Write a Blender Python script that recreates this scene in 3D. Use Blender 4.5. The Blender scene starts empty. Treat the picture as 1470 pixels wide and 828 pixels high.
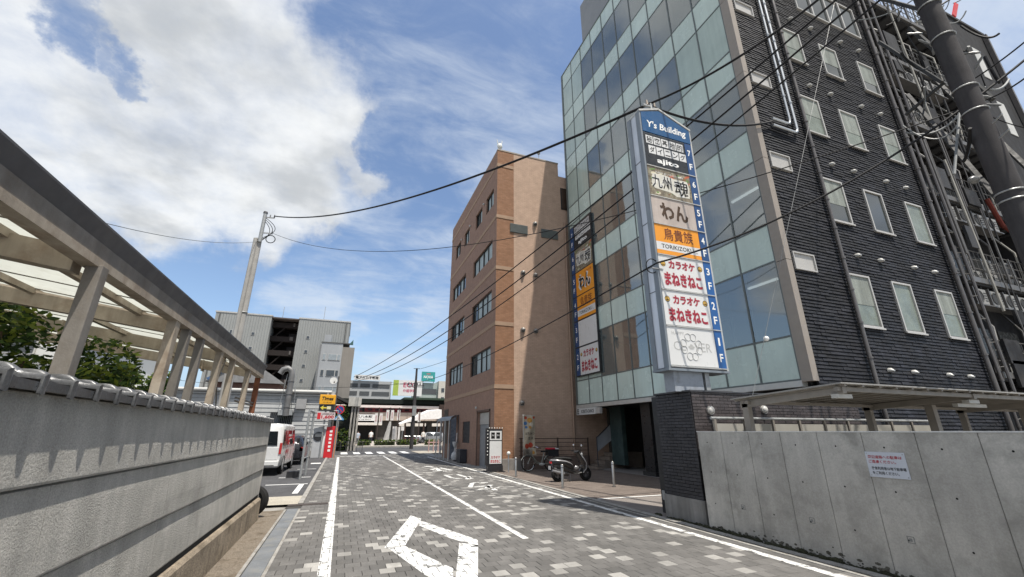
import bpy, math, random
from mathutils import Vector, Matrix
R = math.radians
rnd = random.Random(7)
sc = bpy.context.scene
COL = sc.collection

# ------------------------------------------------------------------ camera
FPX, CX, CY, EYE = 605.0, 735.0, 414.0, 1.65
PITCH = math.atan(205.5 / FPX)
YAW = math.atan(245 / FPX * math.cos(PITCH))
cam = bpy.data.objects.new('camera', bpy.data.cameras.new('camera'))
COL.objects.link(cam)
cam.location = (0, 0, EYE)
cam.rotation_euler = (math.pi / 2 + PITCH, 0, -YAW)
cam.data.sensor_width = 36
cam.data.lens = FPX / 1470 * 36
cam.data.clip_start = 0.05
cam.data.clip_end = 6000
sc.camera = cam

# ------------------------------------------------------------------ light
SUN_TO = Vector((0.142, -0.36, 1.0)).normalized()
sun = bpy.data.objects.new('sun', bpy.data.lights.new('sun', 'SUN'))
COL.objects.link(sun)
sun.rotation_euler = SUN_TO.to_track_quat('Z', 'Y').to_euler()
sun.location = SUN_TO * 60
sun.data.energy = 4.5
sun.data.angle = R(0.55)
sun.data.color = (1.0, 0.94, 0.85)
sc.view_settings.view_transform = 'Standard'
sc.view_settings.look = 'None'
sc.view_settings.exposure = 0.5
sc.view_settings.gamma = 1

def ray(x, y):
    u = (x - CX) / FPX; v = (CY - y) / FPX
    yf = math.cos(PITCH) - v * math.sin(PITCH); z = math.sin(PITCH) + v * math.cos(PITCH)
    c, s = math.cos(YAW), math.sin(YAW)
    return Vector((u * c + yf * s, -u * s + yf * c, z))
def aty(x, y, Y):                       # a measured direction met with the plane at depth Y
    r = ray(x, y); t = Y / r.y
    return Vector((r.x * t, Y, EYE + r.z * t))
def atx(x, y, X):
    r = ray(x, y); t = X / r.x
    return Vector((X, r.y * t, EYE + r.z * t))
def atz(x, y, Z=0.0):
    r = ray(x, y); t = (Z - EYE) / r.z
    return Vector((r.x * t, r.y * t, Z))

# ------------------------------------------------------------------ sky
world = bpy.data.worlds.new('World')
sc.world = world
world.use_nodes = True
wn, wl = world.node_tree.nodes, world.node_tree.links
wn.clear()
def WN(t, **k):
    n = wn.new(t)
    for a, b in k.items(): setattr(n, a, b)
    return n
def wset(s, v):
    if isinstance(v, bpy.types.NodeSocket): wl.new(v, s)
    else: s.default_value = v
def wmath(op, a, b=0.0, c=0.0, clamp=False):
    n = WN('ShaderNodeMath', operation=op, use_clamp=clamp)
    wset(n.inputs[0], a); wset(n.inputs[1], b); wset(n.inputs[2], c)
    return n.outputs[0]
def wmap(v, a, b, lo=0.0, hi=1.0):
    n = WN('ShaderNodeMapRange', interpolation_type='SMOOTHSTEP')
    wset(n.inputs[0], v)
    for i, q in zip((1, 2, 3, 4), (a, b, lo, hi)): n.inputs[i].default_value = q
    return n.outputs[0]
def wnoise(vec, scale, detail, rough, dist=0.0):
    n = WN('ShaderNodeTexNoise')
    wset(n.inputs['Vector'], vec); n.inputs['Scale'].default_value = scale
    n.inputs['Detail'].default_value = detail; n.inputs['Roughness'].default_value = rough
    n.inputs['Distortion'].default_value = dist
    return n.outputs['Fac']
tc = WN('ShaderNodeTexCoord')
sepd = WN('ShaderNodeSeparateXYZ'); wl.new(tc.outputs['Generated'], sepd.inputs[0])
zc = wmath('ADD', wmath('MAXIMUM', sepd.outputs[2], 0.0), 0.22)
comb = WN('ShaderNodeCombineXYZ')
wl.new(wmath('DIVIDE', sepd.outputs[0], zc), comb.inputs[0])
wl.new(wmath('DIVIDE', sepd.outputs[1], zc), comb.inputs[1])
plane = comb.outputs[0]
CLOUD_BANK = [((0, 60), 10), ((30, 130), 11), ((110, 160), 11), ((200, 190), 10), ((270, 90), 11), ((320, 20), 8), ((200, 20), 7), ((300, 200), 10), ((380, 130), 9),
              ((400, 220), 8), ((340, 275), 6.5), ((470, 205), 6), ((530, 225), 3.5), ((400, 300), 5), ((150, 270), 6)]   # seen directions, reach in degrees
CLOUD_GAP = [((125, 40), 1.8, .55), ((165, 85), 1.0, .4), ((560, 200), 2.0, .6)]
CLOUD_ELSEWHERE = [((-1, -.45, .55), 20), ((-1, .1, 1.1), 15), ((.2, -1, .7), 24), ((1, -.5, .9), 22), ((-.3, -.5, 1.4), 20), ((-1, -1.4, .3), 18), ((-.9, .55, .5), 9), ((-1, .38, 1.0), 15), ((-.8, .6, 1.3), 10)]  # unseen clouds added out of view for neutral fill light and pane reflections
THIN_MORE = [((590, 90), 13, .10), ((720, 190), 11, .10), ((480, 370), 11, .13), ((600, 400), 9, .10), ((1450, 200), 14, .16), ((430, 440), 6, .20), ((560, 500), 6, .14)]
THIN_LESS = [((250, 370), 11, .20), ((520, 455), 5, .12), ((40, 290), 6, .15), ((540, 215), 6, .06)]
warpn = WN('ShaderNodeTexNoise'); wl.new(tc.outputs['Generated'], warpn.inputs['Vector'])
warpn.inputs['Scale'].default_value = 5.5; warpn.inputs['Detail'].default_value = 8; warpn.inputs['Roughness'].default_value = .58
wsub = WN('ShaderNodeVectorMath', operation='SUBTRACT'); wl.new(warpn.outputs['Color'], wsub.inputs[0]); wsub.inputs[1].default_value = (.5, .5, .5)
wsc = WN('ShaderNodeVectorMath', operation='SCALE'); wl.new(wsub.outputs[0], wsc.inputs[0]); wsc.inputs['Scale'].default_value = .34
wadd = WN('ShaderNodeVectorMath', operation='ADD'); wl.new(tc.outputs['Generated'], wadd.inputs[0]); wl.new(wsc.outputs[0], wadd.inputs[1])
wnrm = WN('ShaderNodeVectorMath', operation='NORMALIZE'); wl.new(wadd.outputs[0], wnrm.inputs[0])
def blob(px, w, wt=1.0, soft=1.5):
    dp = WN('ShaderNodeVectorMath', operation='DOT_PRODUCT')
    wl.new(wnrm.outputs[0], dp.inputs[0]); dp.inputs[1].default_value = (ray(*px) if len(px) == 2 else Vector(px)).normalized()
    return wmap(dp.outputs['Value'], math.cos(R(w * soft)), math.cos(R(w * .3)), 0, wt)
def fold(lst, op):
    acc = None
    for it in lst:
        m = blob(*it)
        acc = m if acc is None else wmath(op, acc, m)
    return acc
bank = wmath('SUBTRACT', fold(CLOUD_BANK + CLOUD_ELSEWHERE, 'MAXIMUM'), fold(CLOUD_GAP, 'MAXIMUM'))
n1 = wnoise(plane, 1.5, 10, .56, .35)
n2 = wnoise(plane, 5.0, 8, .62, .3)
fbm = wmath('ADD', wmath('MULTIPLY', n1, .62), wmath('MULTIPLY', n2, .50))
big = wmath('ADD', wmath('MULTIPLY', bank, .50), fbm)
cum = wmap(big, .62, 1.16)
mp = WN('ShaderNodeMapping'); wl.new(plane, mp.inputs[0])
mp.inputs['Rotation'].default_value = (0, 0, R(-38)); mp.inputs['Scale'].default_value = (.9, 1.9, 1)
n3 = wnoise(mp.outputs[0], 1.5, 10, .6, .6)
n4 = wnoise(mp.outputs[0], 5.5, 9, .66, .8)
thin = wmap(wmath('ADD', wmath('ADD', wmath('MULTIPLY', n3, .7), wmath('MULTIPLY', n4, .3)), wmath('SUBTRACT', fold(THIN_MORE, 'MAXIMUM'), fold(THIN_LESS, 'MAXIMUM'))), .47, .80, 0, .70)
low = wmap(sepd.outputs[2], .0, .20, .75, 0)
shade = wmap(wmath('ADD', wmath('MULTIPLY', n1, .5), wmath('MULTIPLY', wnoise(plane, 3.2, 6, .55), .6)), .46, .66)
sky = WN('ShaderNodeTexSky', sky_type='NISHITA')
sky.sun_disc = False
sky.sun_elevation = math.asin(SUN_TO.z)
sky.sun_rotation = math.atan2(SUN_TO.x, SUN_TO.y)
sky.air_density = 1.0; sky.dust_density = 1.2; sky.ozone_density = 2.0
def wmix(f, a, b):
    n = WN('ShaderNodeMix', data_type='RGBA')
    wset(n.inputs[0], f); wset(n.inputs[6], a); wset(n.inputs[7], b)
    return n.outputs[2]
ccol = wmix(shade, (5.3, 5.4, 5.45, 1), (3.2, 3.35, 3.5, 1))
c1 = wmix(thin, wmix(low, sky.outputs[0], (2.3, 3.1, 4.3, 1)), (4.1, 4.5, 5.0, 1))
c2 = wmix(cum, c1, ccol)
bg = WN('ShaderNodeBackground'); wl.new(c2, bg.inputs[0]); bg.inputs[1].default_value = 0.13
out = WN('ShaderNodeOutputWorld'); wl.new(bg.outputs[0], out.inputs[0])

# ------------------------------------------------------------------ materials
MATS = {}
def M(name, col, rough=.7, var=.12, scale=3.0, bump=.0, bscale=40, metal=0.0, streak=0.0, spots=0.0, island=0.0, spec=.5, dirt=None, dirtamt=0.0, dirtscale=1.2, trans=0.0, track=0.0):
    """Procedural surface: base colour with world-space mottling, optional vertical streaks, stains and fine relief."""
    if name in MATS: return MATS[name]
    m = bpy.data.materials.new(name); m.use_nodes = True
    n, l = m.node_tree.nodes, m.node_tree.links
    b = n['Principled BSDF']
    b.inputs['Roughness'].default_value = rough; b.inputs['Metallic'].default_value = metal
    b.inputs['Specular IOR Level'].default_value = spec if rough < .6 or spec != .5 else .18
    geo = n.new('ShaderNodeNewGeometry')
    def noise(vec, s, d=4, r=.6):
        t = n.new('ShaderNodeTexNoise'); l.new(vec, t.inputs['Vector'])
        t.inputs['Scale'].default_value = s; t.inputs['Detail'].default_value = d; t.inputs['Roughness'].default_value = r
        return t.outputs['Fac']
    def mathn(op, a, c):
        t = n.new('ShaderNodeMath'); t.operation = op
        for i, q in enumerate((a, c)):
            if isinstance(q, bpy.types.NodeSocket): l.new(q, t.inputs[i])
            else: t.inputs[i].default_value = q
        return t.outputs[0]
    def mapr(v, a, c, lo, hi):
        t = n.new('ShaderNodeMapRange'); l.new(v, t.inputs[0])
        for i, q in zip((1, 2, 3, 4), (a, c, lo, hi)): t.inputs[i].default_value = q
        return t.outputs[0]
    P = geo.outputs['Position']
    val = mapr(noise(P, scale, 5), .3, .7, 1 - var, 1 + var)
    if streak:
        mpg = n.new('ShaderNodeMapping'); l.new(P, mpg.inputs[0]); mpg.inputs['Scale'].default_value = (1, 1, .07)
        val = mathn('MULTIPLY', val, mapr(noise(mpg.outputs[0], 5.0, 5), .35, .65, 1 - streak, 1 + streak * .6))
    if track:
        mpt = n.new('ShaderNodeMapping'); l.new(P, mpt.inputs[0]); mpt.inputs['Scale'].default_value = (1.6, .13, 1)
        val = mathn('MULTIPLY', val, mapr(noise(mpt.outputs[0], 1.3, 6, .7), .38, .66, 1 + track * .5, 1 - track))
    if spots:
        val = mathn('MULTIPLY', val, mapr(noise(P, bscale * 1.3, 2), .35, .65, 1 - spots, 1 + spots))
    if island:
        oi = n.new('ShaderNodeObjectInfo')
        s = mathn('FRACT', mathn('ADD', oi.outputs['Random'], geo.outputs['Random Per Island']), 0)
        val = mathn('MULTIPLY', val, mapr(s, 0, 1, 1 - island, 1 + island))
    sat = n.new('ShaderNodeMix'); sat.data_type = 'RGBA'; sat.blend_type = 'MULTIPLY'; sat.inputs[0].default_value = 1
    sat.inputs[6].default_value = (*col, 1)
    cv = n.new('ShaderNodeCombineColor')
    for i in range(3): l.new(val, cv.inputs[i])
    l.new(cv.outputs[0], sat.inputs[7])
    res = sat.outputs[2]
    if dirt:
        mx = n.new('ShaderNodeMix'); mx.data_type = 'RGBA'
        l.new(mapr(noise(P, dirtscale, 7, .68), .48, .68, 0, dirtamt), mx.inputs[0])
        l.new(res, mx.inputs[6]); mx.inputs[7].default_value = (*dirt, 1); res = mx.outputs[2]
    l.new(res, b.inputs['Base Color'])
    if bump:
        bn = n.new('ShaderNodeBump'); bn.inputs['Strength'].default_value = min(1, bump); bn.inputs['Distance'].default_value = .01 * max(1, bump)
        l.new(noise(P, bscale, 4, .7), bn.inputs['Height']); l.new(bn.outputs[0], b.inputs['Normal'])
    if rough < .95 and metal < .5 and rough > .2:
        l.new(mapr(noise(P, scale * 2.3, 3), .3, .7, max(.03, rough - .12), min(1, rough + .12)), b.inputs['Roughness'])
    if trans:
        tr = n.new('ShaderNodeBsdfTranslucent'); l.new(res, tr.inputs[0])
        ms = n.new('ShaderNodeMixShader'); ms.inputs[0].default_value = trans
        o = n['Material Output']; l.new(b.outputs[0], ms.inputs[1]); l.new(tr.outputs[0], ms.inputs[2]); l.new(ms.outputs[0], o.inputs[0])
    MATS[name] = m
    return m
def mbrick(name, c1, c2, mortar, bw, bh, plane='xz', rough=.75, bump=.5, msize=.006, var=.1, offset=.5):
    """Small tiles too fine to pick apart: brick texture in world space."""
    if name in MATS: return MATS[name]
    m = M(name, c1, rough, var)
    n, l = m.node_tree.nodes, m.node_tree.links
    geo = n.new('ShaderNodeNewGeometry'); sep = n.new('ShaderNodeSeparateXYZ'); cb = n.new('ShaderNodeCombineXYZ')
    l.new(geo.outputs['Position'], sep.inputs[0])
    l.new(sep.outputs[{'x': 0, 'y': 1}[plane[0]]], cb.inputs[0]); l.new(sep.outputs[2], cb.inputs[1])
    t = n.new('ShaderNodeTexBrick'); l.new(cb.outputs[0], t.inputs['Vector'])
    t.inputs['Color1'].default_value = (*c1, 1); t.inputs['Color2'].default_value = (*c2, 1); t.inputs['Mortar'].default_value = (*mortar, 1)
    t.inputs['Scale'].default_value = 1; t.inputs['Brick Width'].default_value = bw; t.inputs['Row Height'].default_value = bh
    t.inputs['Mortar Size'].default_value = msize; t.offset = offset
    mx = [x for x in n if x.type == 'MIX'][0]
    l.new(t.outputs['Color'], mx.inputs[6])
    bn = n.new('ShaderNodeBump'); bn.inputs['Strength'].default_value = bump; bn.inputs['Distance'].default_value = .01; bn.invert = True
    l.new(t.outputs['Fac'], bn.inputs['Height']); l.new(bn.outputs[0], n['Principled BSDF'].inputs['Normal'])
    return m
def mglass(name, col, rough=.06, spec=.9, wav=.02):
    """Window glass with a dark room behind: glossy coat over a deep base, faint ripple."""
    if name in MATS: return MATS[name]
    m = M(name, col, rough, .15, .8, spec=spec)
    n, l = m.node_tree.nodes, m.node_tree.links
    b = n['Principled BSDF']
    for lk in list(b.inputs['Roughness'].links): l.remove(lk)
    b.inputs['Roughness'].default_value = rough; b.inputs['IOR'].default_value = 1.55
    bn = n.new('ShaderNodeBump'); bn.inputs['Strength'].default_value = wav; bn.inputs['Distance'].default_value = .05
    t = n.new('ShaderNodeTexNoise'); t.inputs['Scale'].default_value = .9
    g = n.new('ShaderNodeNewGeometry'); l.new(g.outputs['Position'], t.inputs['Vector'])
    l.new(t.outputs['Fac'], bn.inputs['Height']); l.new(bn.outputs[0], b.inputs['Normal'])
    return m

def mclear(name, tint, gloss=.03):
    """Clear tinted pane: mirror by angle, tinted view of the room behind."""
    m = bpy.data.materials.new(name); m.use_nodes = True
    n, l = m.node_tree.nodes, m.node_tree.links
    n.remove(n['Principled BSDF'])
    tr = n.new('ShaderNodeBsdfTransparent'); tr.inputs[0].default_value = (*tint, 1)
    gl = n.new('ShaderNodeBsdfGlossy'); gl.inputs['Roughness'].default_value = gloss; gl.inputs[0].default_value = (.84, .86, .84, 1)
    fr = n.new('ShaderNodeFresnel'); fr.inputs[0].default_value = 3.0
    g = n.new('ShaderNodeNewGeometry'); t = n.new('ShaderNodeTexNoise'); t.inputs['Scale'].default_value = .8; l.new(g.outputs['Position'], t.inputs['Vector'])
    bn = n.new('ShaderNodeBump'); bn.inputs['Strength'].default_value = .03; bn.inputs['Distance'].default_value = .1
    l.new(t.outputs['Fac'], bn.inputs['Height']); l.new(bn.outputs[0], gl.inputs['Normal'])
    mx = n.new('ShaderNodeMixShader'); l.new(fr.outputs[0], mx.inputs[0]); df = n.new('ShaderNodeBsdfDiffuse'); df.inputs[0].default_value = (.26, .31, .31, 1)
    m2 = n.new('ShaderNodeMixShader'); m2.inputs[0].default_value = .35; l.new(tr.outputs[0], m2.inputs[1]); l.new(df.outputs[0], m2.inputs[2])
    l.new(m2.outputs[0], mx.inputs[1]); l.new(gl.outputs[0], mx.inputs[2])
    l.new(mx.outputs[0], n['Material Output'].inputs[0])
    return m

# ------------------------------------------------------------------ mesh helpers
class MB:
    def __init__(s): s.v = []; s.f = []; s.mi = []; s.cur = 0
    def add(s, vs, fs):
        o = len(s.v); s.v += [tuple(p) for p in vs]
        for f in fs: s.f.append(tuple(i + o for i in f)); s.mi.append(s.cur)
        return s
    def box(s, x0, x1, y0, y1, z0, z1):
        return s.add([(x0, y0, z0), (x1, y0, z0), (x1, y1, z0), (x0, y1, z0), (x0, y0, z1), (x1, y0, z1), (x1, y1, z1), (x0, y1, z1)],
              [(0, 3, 2, 1), (4, 5, 6, 7), (0, 1, 5, 4), (1, 2, 6, 5), (2, 3, 7, 6), (3, 0, 4, 7)])
    def chbox(s, x0, x1, y0, y1, z0, z1, b):           # top edges chamfered
        return s.add([(x0, y0, z0), (x1, y0, z0), (x1, y1, z0), (x0, y1, z0), (x0, y0, z1 - b), (x1, y0, z1 - b), (x1, y1, z1 - b), (x0, y1, z1 - b),
               (x0 + b, y0 + b, z1), (x1 - b, y0 + b, z1), (x1 - b, y1 - b, z1), (x0 + b, y1 - b, z1)],
              [(0, 1, 5, 4), (1, 2, 6, 5), (2, 3, 7, 6), (3, 0, 4, 7), (4, 5, 9, 8), (5, 6, 10, 9), (6, 7, 11, 10), (7, 4, 8, 11), (8, 9, 10, 11)])
    def quad(s, *p): return s.add(p, [tuple(range(len(p)))])
    def bar(s, p, q, w, h, up=(0, 0, 1)):
        p, q, up = Vector(p), Vector(q), Vector(up)
        d = (q - p).normalized(); a = d.cross(up)
        if a.length < 1e-4: a = d.cross(Vector((1, 0, 0)))
        a.normalize(); b = a.cross(d).normalized()
        vs = []
        for e in (p, q):
            for i, j in ((-1, -1), (1, -1), (1, 1), (-1, 1)): vs.append(e + a * (i * w / 2) + b * (j * h / 2))
        return s.add(vs, [(0, 3, 2, 1), (4, 5, 6, 7), (0, 1, 5, 4), (1, 2, 6, 5), (2, 3, 7, 6), (3, 0, 4, 7)])
    def tube(s, pts, r, n=6, cap=True):
        pts = [Vector(p) for p in pts]; rs = r if isinstance(r, (list, tuple)) else [r] * len(pts)
        vs, fs = [], []; a = None
        for i, p in enumerate(pts):
            d = (pts[min(i + 1, len(pts) - 1)] - pts[max(i - 1, 0)])
            if d.length < 1e-9: d = Vector((0, 0, 1))
            d.normalize()
            if a is None:
                a = d.cross(Vector((0, 0, 1)))
                if a.length < .1: a = d.cross(Vector((1, 0, 0)))
            a = (a - d * a.dot(d)); a.normalize(); b = d.cross(a)
            for k in range(n):
                t = 2 * math.pi * k / n
                vs.append(p + (a * math.cos(t) + b * math.sin(t)) * rs[i])
        for i in range(len(pts) - 1):
            for k in range(n):
                k2 = (k + 1) % n
                fs.append((i * n + k, i * n + k2, (i + 1) * n + k2, (i + 1) * n + k))
        if cap: fs.append(tuple(range(n))[::-1]); fs.append(tuple((len(pts) - 1) * n + k for k in range(n)))
        return s.add(vs, fs)
    def cyl(s, p, q, r0, r1=None, n=12): return s.tube([p, q], [r0, r0 if r1 is None else r1], n)
    def ring(s, c, axis, R_, r, n=24, m=8):
        c, ax = Vector(c), Vector(axis).normalized()
        a = ax.cross(Vector((0, 0, 1)))
        if a.length < .1: a = ax.cross(Vector((1, 0, 0)))
        a.normalize(); b = ax.cross(a); vs, fs = [], []
        for i in range(n):
            t = 2 * math.pi * i / n; d = a * math.cos(t) + b * math.sin(t)
            for k in range(m):
                u = 2 * math.pi * k / m
                vs.append(c + d * (R_ + r * math.cos(u)) + ax * (r * math.sin(u)))
        for i in range(n):
            for k in range(m):
                fs.append((i * m + k, ((i + 1) % n) * m + k, ((i + 1) % n) * m + (k + 1) % m, i * m + (k + 1) % m))
        return s.add(vs, fs)
    def ball(s, c, r, n=10, m=6, sq=(1, 1, 1)):
        vs, fs = [], []
        for i in range(m + 1):
            p = math.pi * i / m
            for k in range(n):
                t = 2 * math.pi * k / n
                vs.append((c[0] + r * sq[0] * math.sin(p) * math.cos(t), c[1] + r * sq[1] * math.sin(p) * math.sin(t), c[2] + r * sq[2] * math.cos(p)))
        for i in range(m):
            for k in range(n): fs.append((i * n + k, i * n + (k + 1) % n, (i + 1) * n + (k + 1) % n, (i + 1) * n + k)[::-1])
        return s.add(vs, fs)
    def prism(s, pts, off):                            # flat outline pushed by a vector
        n = len(pts); off = Vector(off); vs = [Vector(p) for p in pts]; vs += [p + off for p in vs]
        return s.add(vs, [tuple(range(n))[::-1], tuple(range(n, 2 * n))] + [(i, (i + 1) % n, n + (i + 1) % n, n + i) for i in range(n)])
    def loft(s, rings, cap=True):
        n = len(rings[0]); vs = [p for r in rings for p in r]; fs = []
        for i in range(len(rings) - 1):
            for k in range(n): fs.append((i * n + k, i * n + (k + 1) % n, (i + 1) * n + (k + 1) % n, (i + 1) * n + k))
        if cap: fs.append(tuple(range(n))[::-1]); fs.append(tuple((len(rings) - 1) * n + k for k in range(n)))
        return s.add(vs, fs)
    def build(s, name, mats, parent=None, smooth=False, kind=None, label=None, bevel=0, cat=None, group=None, loc=None):
        org = Vector((0, 0, 0)); p = parent
        while p is not None: org += Vector(p.location); p = p.parent
        base = Vector(loc) if loc is not None else None
        if base is not None: org = org + base if parent else base
        me = bpy.data.meshes.new(name)
        me.from_pydata([(x - org.x, y - org.y, z - org.z) for x, y, z in s.v], [], s.f)
        if not isinstance(mats, (list, tuple)): mats = [mats]
        for m in mats: me.materials.append(m)
        if len(mats) > 1: me.polygons.foreach_set('material_index', s.mi)
        if smooth: me.polygons.foreach_set('use_smooth', [True] * len(s.f))
        me.update()
        o = bpy.data.objects.new(name, me); COL.objects.link(o)
        if base is not None: o.location = base
        if parent: o.parent = parent
        if smooth == 'auto' or smooth is True:
            try: me.set_sharp_from_angle(angle=R(42))
            except Exception: pass
        if bevel:
            bm = o.modifiers.new('bevel', 'BEVEL'); bm.width = bevel; bm.segments = 2; bm.limit_method = 'ANGLE'; bm.angle_limit = R(40)
        if kind: o['kind'] = kind
        tag(o, label, cat, group)
        return o
def tag(o, label=None, cat=None, group=None):
    if label: o['label'] = label
    if cat: o['category'] = cat
    if group: o['group'] = group
    return o
def thing(name, label, cat, loc, group=None):
    o = bpy.data.objects.new(name, None); COL.objects.link(o)
    o.location = loc; o.empty_display_size = .2
    return tag(o, label, cat, group)
def copy_tree(o, parent=None):
    c = o.copy(); COL.objects.link(c); c.parent = parent
    for ch in list(o.children): copy_tree(ch, c)
    return c
def clone(o, loc, rz=0, label=None, scale=None):
    c = copy_tree(o); c.location = loc; c.rotation_euler = (0, 0, rz)
    if label: c['label'] = label
    if scale: c.scale = scale
    return c
def box(name, m, b, parent=None, **k): return MB().box(*b).build(name, m, parent, **k)

def text(body, mat, parent, c, right, up, w, h, name='lettering', thick=.0, depth=.002, keep=True, label=None, lean=0.0):
    """Lettering as real geometry: glyph outlines of the built-in font, fitted into w x h at centre c."""
    cu = bpy.data.curves.new('t', 'FONT'); cu.body = body; cu.align_x = 'CENTER'; cu.space_line = .82
    cu.offset = thick; cu.extrude = 0; cu.resolution_u = 2
    to = bpy.data.objects.new('t', cu); COL.objects.link(to)
    dg = bpy.context.evaluated_depsgraph_get(); dg.update()
    me = bpy.data.meshes.new_from_object(to.evaluated_get(dg))
    bpy.data.objects.remove(to); bpy.data.curves.remove(cu)
    me.name = name
    if not len(me.vertices): return None
    xs = [v.co.x for v in me.vertices]; ys = [v.co.y for v in me.vertices]
    x0, x1, y0, y1 = min(xs), max(xs), min(ys), max(ys)
    sx = w / max(1e-6, x1 - x0); sy = h / max(1e-6, y1 - y0)
    if not keep: sx = sy = min(sx, sy)
    right, up, c = Vector(right).normalized(), Vector(up).normalized(), Vector(c)
    nrm = right.cross(up)
    org = Vector((0, 0, 0)); p = parent
    while p is not None: org += Vector(p.location); p = p.parent
    for v in me.vertices:
        a = (v.co.x - (x0 + x1) / 2) * sx; b = (v.co.y - (y0 + y1) / 2) * sy
        v.co = c + right * (a + b * lean) + up * b + nrm * depth - org
    me.materials.clear(); me.materials.append(mat)
    o = bpy.data.objects.new(name, me); COL.objects.link(o)
    if parent: o.parent = parent
    if label: o['label'] = label
    return o

ZUP = (0, 0, 1)
white_paint = M('white_paint', (.74, .74, .72), .5, .06, 6)
black_m = M('black_plastic', (.02, .02, .022), .45, .2)
dark_metal = M('dark_metal', (.06, .06, .065), .5, .2, metal=.3)
steel = M('steel', (.42, .43, .44), .38, .15, 6, metal=.7)
galv = M('galvanised', (.33, .34, .34), .5, .2, 12, metal=.35, streak=.15)
chrome = M('chrome', (.7, .7, .7), .15, .05, metal=1)
alu = M('aluminium_frame', (.50, .49, .46), .42, .08, 5, metal=.35)
rubber = M('rubber', (.018, .018, .018), .8, .2, bump=.2)
red_p = M('red_paint', (.55, .02, .025), .4, .08)
dark_glass = mglass('dark_glass', (.012, .015, .018), .05)
letter_black = M('letter_black', (.015, .015, .015), .6, .05)
letter_white = M('letter_white', (.78, .78, .76), .6, .03)
letter_red = M('letter_red', (.42, .03, .04), .6, .05)
cable_m = M('cable_black', (.015, .015, .016), .6, .1)
# ================================================================== ground and road
asphalt = M('asphalt', (.075, .075, .078), .9, .18, 1.5, bump=.5, bscale=160, spots=.35)
asphalt_new = M('asphalt_patch', (.05, .05, .052), .9, .15, 1.5, bump=.5, bscale=160, spots=.3)
concrete = M('concrete_ground', (.27, .26, .24), .85, .15, 2, bump=.4, bscale=90, spots=.2, dirt=(.12, .11, .09), dirtamt=.7)
dirty_conc = M('mossy_concrete', (.20, .17, .135), .95, .3, 3, bump=1.2, bscale=60, spots=.45, dirt=(.06, .045, .03), dirtamt=.9, dirtscale=3)
paver_m = M('paver_dark', (.142, .137, .130), .85, .10, 1.1, bump=.5, bscale=220, spots=.34, island=.17, dirt=(.085, .083, .080), dirtamt=.6, dirtscale=.9, track=.2)
paver_l = M('paver_light', (.32, .31, .29), .85, .08, 2.0, bump=.5, bscale=220, spots=.25, island=.2, dirt=(.17, .165, .155), dirtamt=.65, dirtscale=2, track=.2)
joint_m = M('sand_joint', (.055, .053, .05), .95, .2, 6)
tile_brown = M('brown_paving', (.165, .138, .12), .85, .12, 1.2, bump=.4, bscale=200, spots=.3, island=.12, dirt=(.09, .07, .06), dirtamt=.5)

def sheet(name, m, x0, x1, y0, y1, z, kind='structure', parent=None):
    return MB().quad((x0, y0, z), (x1, y0, z), (x1, y1, z), (x0, y1, z)).build(name, m, parent, kind=kind)
ground = MB().quad((-1500, -1500, -.06), (1500, -1500, -.06), (1500, 1500, -.06), (-1500, 1500, -.06)).build('ground', concrete, kind='structure')
road = sheet('road', joint_m, -.66, 6.05, -4, 35.9, -.012)
YF = 36.0
cross_road = sheet('cross_street', asphalt, -70, 60, YF, 51.5, -.008)

# pavers: 0.2 m square in running bond; the nearest 300 in view singly, the rest as one part
def clip(poly, box):
    x0, x1, y0, y1 = box
    for (ax, lim, sg) in ((0, x0, 1), (0, x1, -1), (1, y0, 1), (1, y1, -1)):
        o = []
        for i in range(len(poly)):
            p, q = poly[i], poly[(i + 1) % len(poly)]
            a, b = sg * (p[ax] - lim), sg * (q[ax] - lim)
            if a >= 0: o.append(p)
            if a * b < 0:
                t = a / (a - b); o.append((p[0] + (q[0] - p[0]) * t, p[1] + (q[1] - p[1]) * t))
        poly = o
        if len(poly) < 3: return []
    return poly
G = .007
cells = []
for r in range(int(39.9 / .2)):
    y = -4 + r * .2; x = -.66 - (.1 if r % 2 else 0)
    while x < 6.05:
        a, b = max(x, -.66), min(x + .2, 6.05)
        if b - a > .03: cells.append((a + G / 2, b - G / 2, y + G / 2, y + .2 - G / 2, r))
        x += .2
def light_here(c):
    x, y = (c[0] + c[1]) / 2, (c[2] + c[3]) / 2
    if c[1] - c[0] < .15: return False
    f = .105 + (.015 if x > 3 else 0)
    if 9.6 < y < 9.9 and 3.0 < x < 5.8 and rnd.random() < .35: return True
    if 11.6 < y < 11.9 and 4.0 < x < 5.9 and rnd.random() < .4: return True
    return rnd.random() < f
cell_is = [light_here(c) for c in cells]
def in_view(x, y):
    dx, dy = x * math.cos(YAW) - y * math.sin(YAW), x * math.sin(YAW) + y * math.cos(YAW)
    zc = dy * math.cos(PITCH) - EYE * math.sin(PITCH)
    if zc < .3: return False
    u = FPX * dx / zc; v = FPX * (dy * math.sin(PITCH) + EYE * math.cos(PITCH)) / zc
    return abs(u) < 735 and v < 412
order = sorted([i for i, c in enumerate(cells) if in_view((c[0] + c[1]) / 2, (c[2] + c[3]) / 2) and c[1] - c[0] > .15],
               key=lambda i: math.hypot((cells[i][0] + cells[i][1]) / 2, (cells[i][2] + cells[i][3]) / 2))
near = set(order[:298])
pv = MB().chbox(-.1 + G / 2, .1 - G / 2, -.1 + G / 2, .1 - G / 2, -.011, 0, .002)
pm = [None, None]
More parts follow.
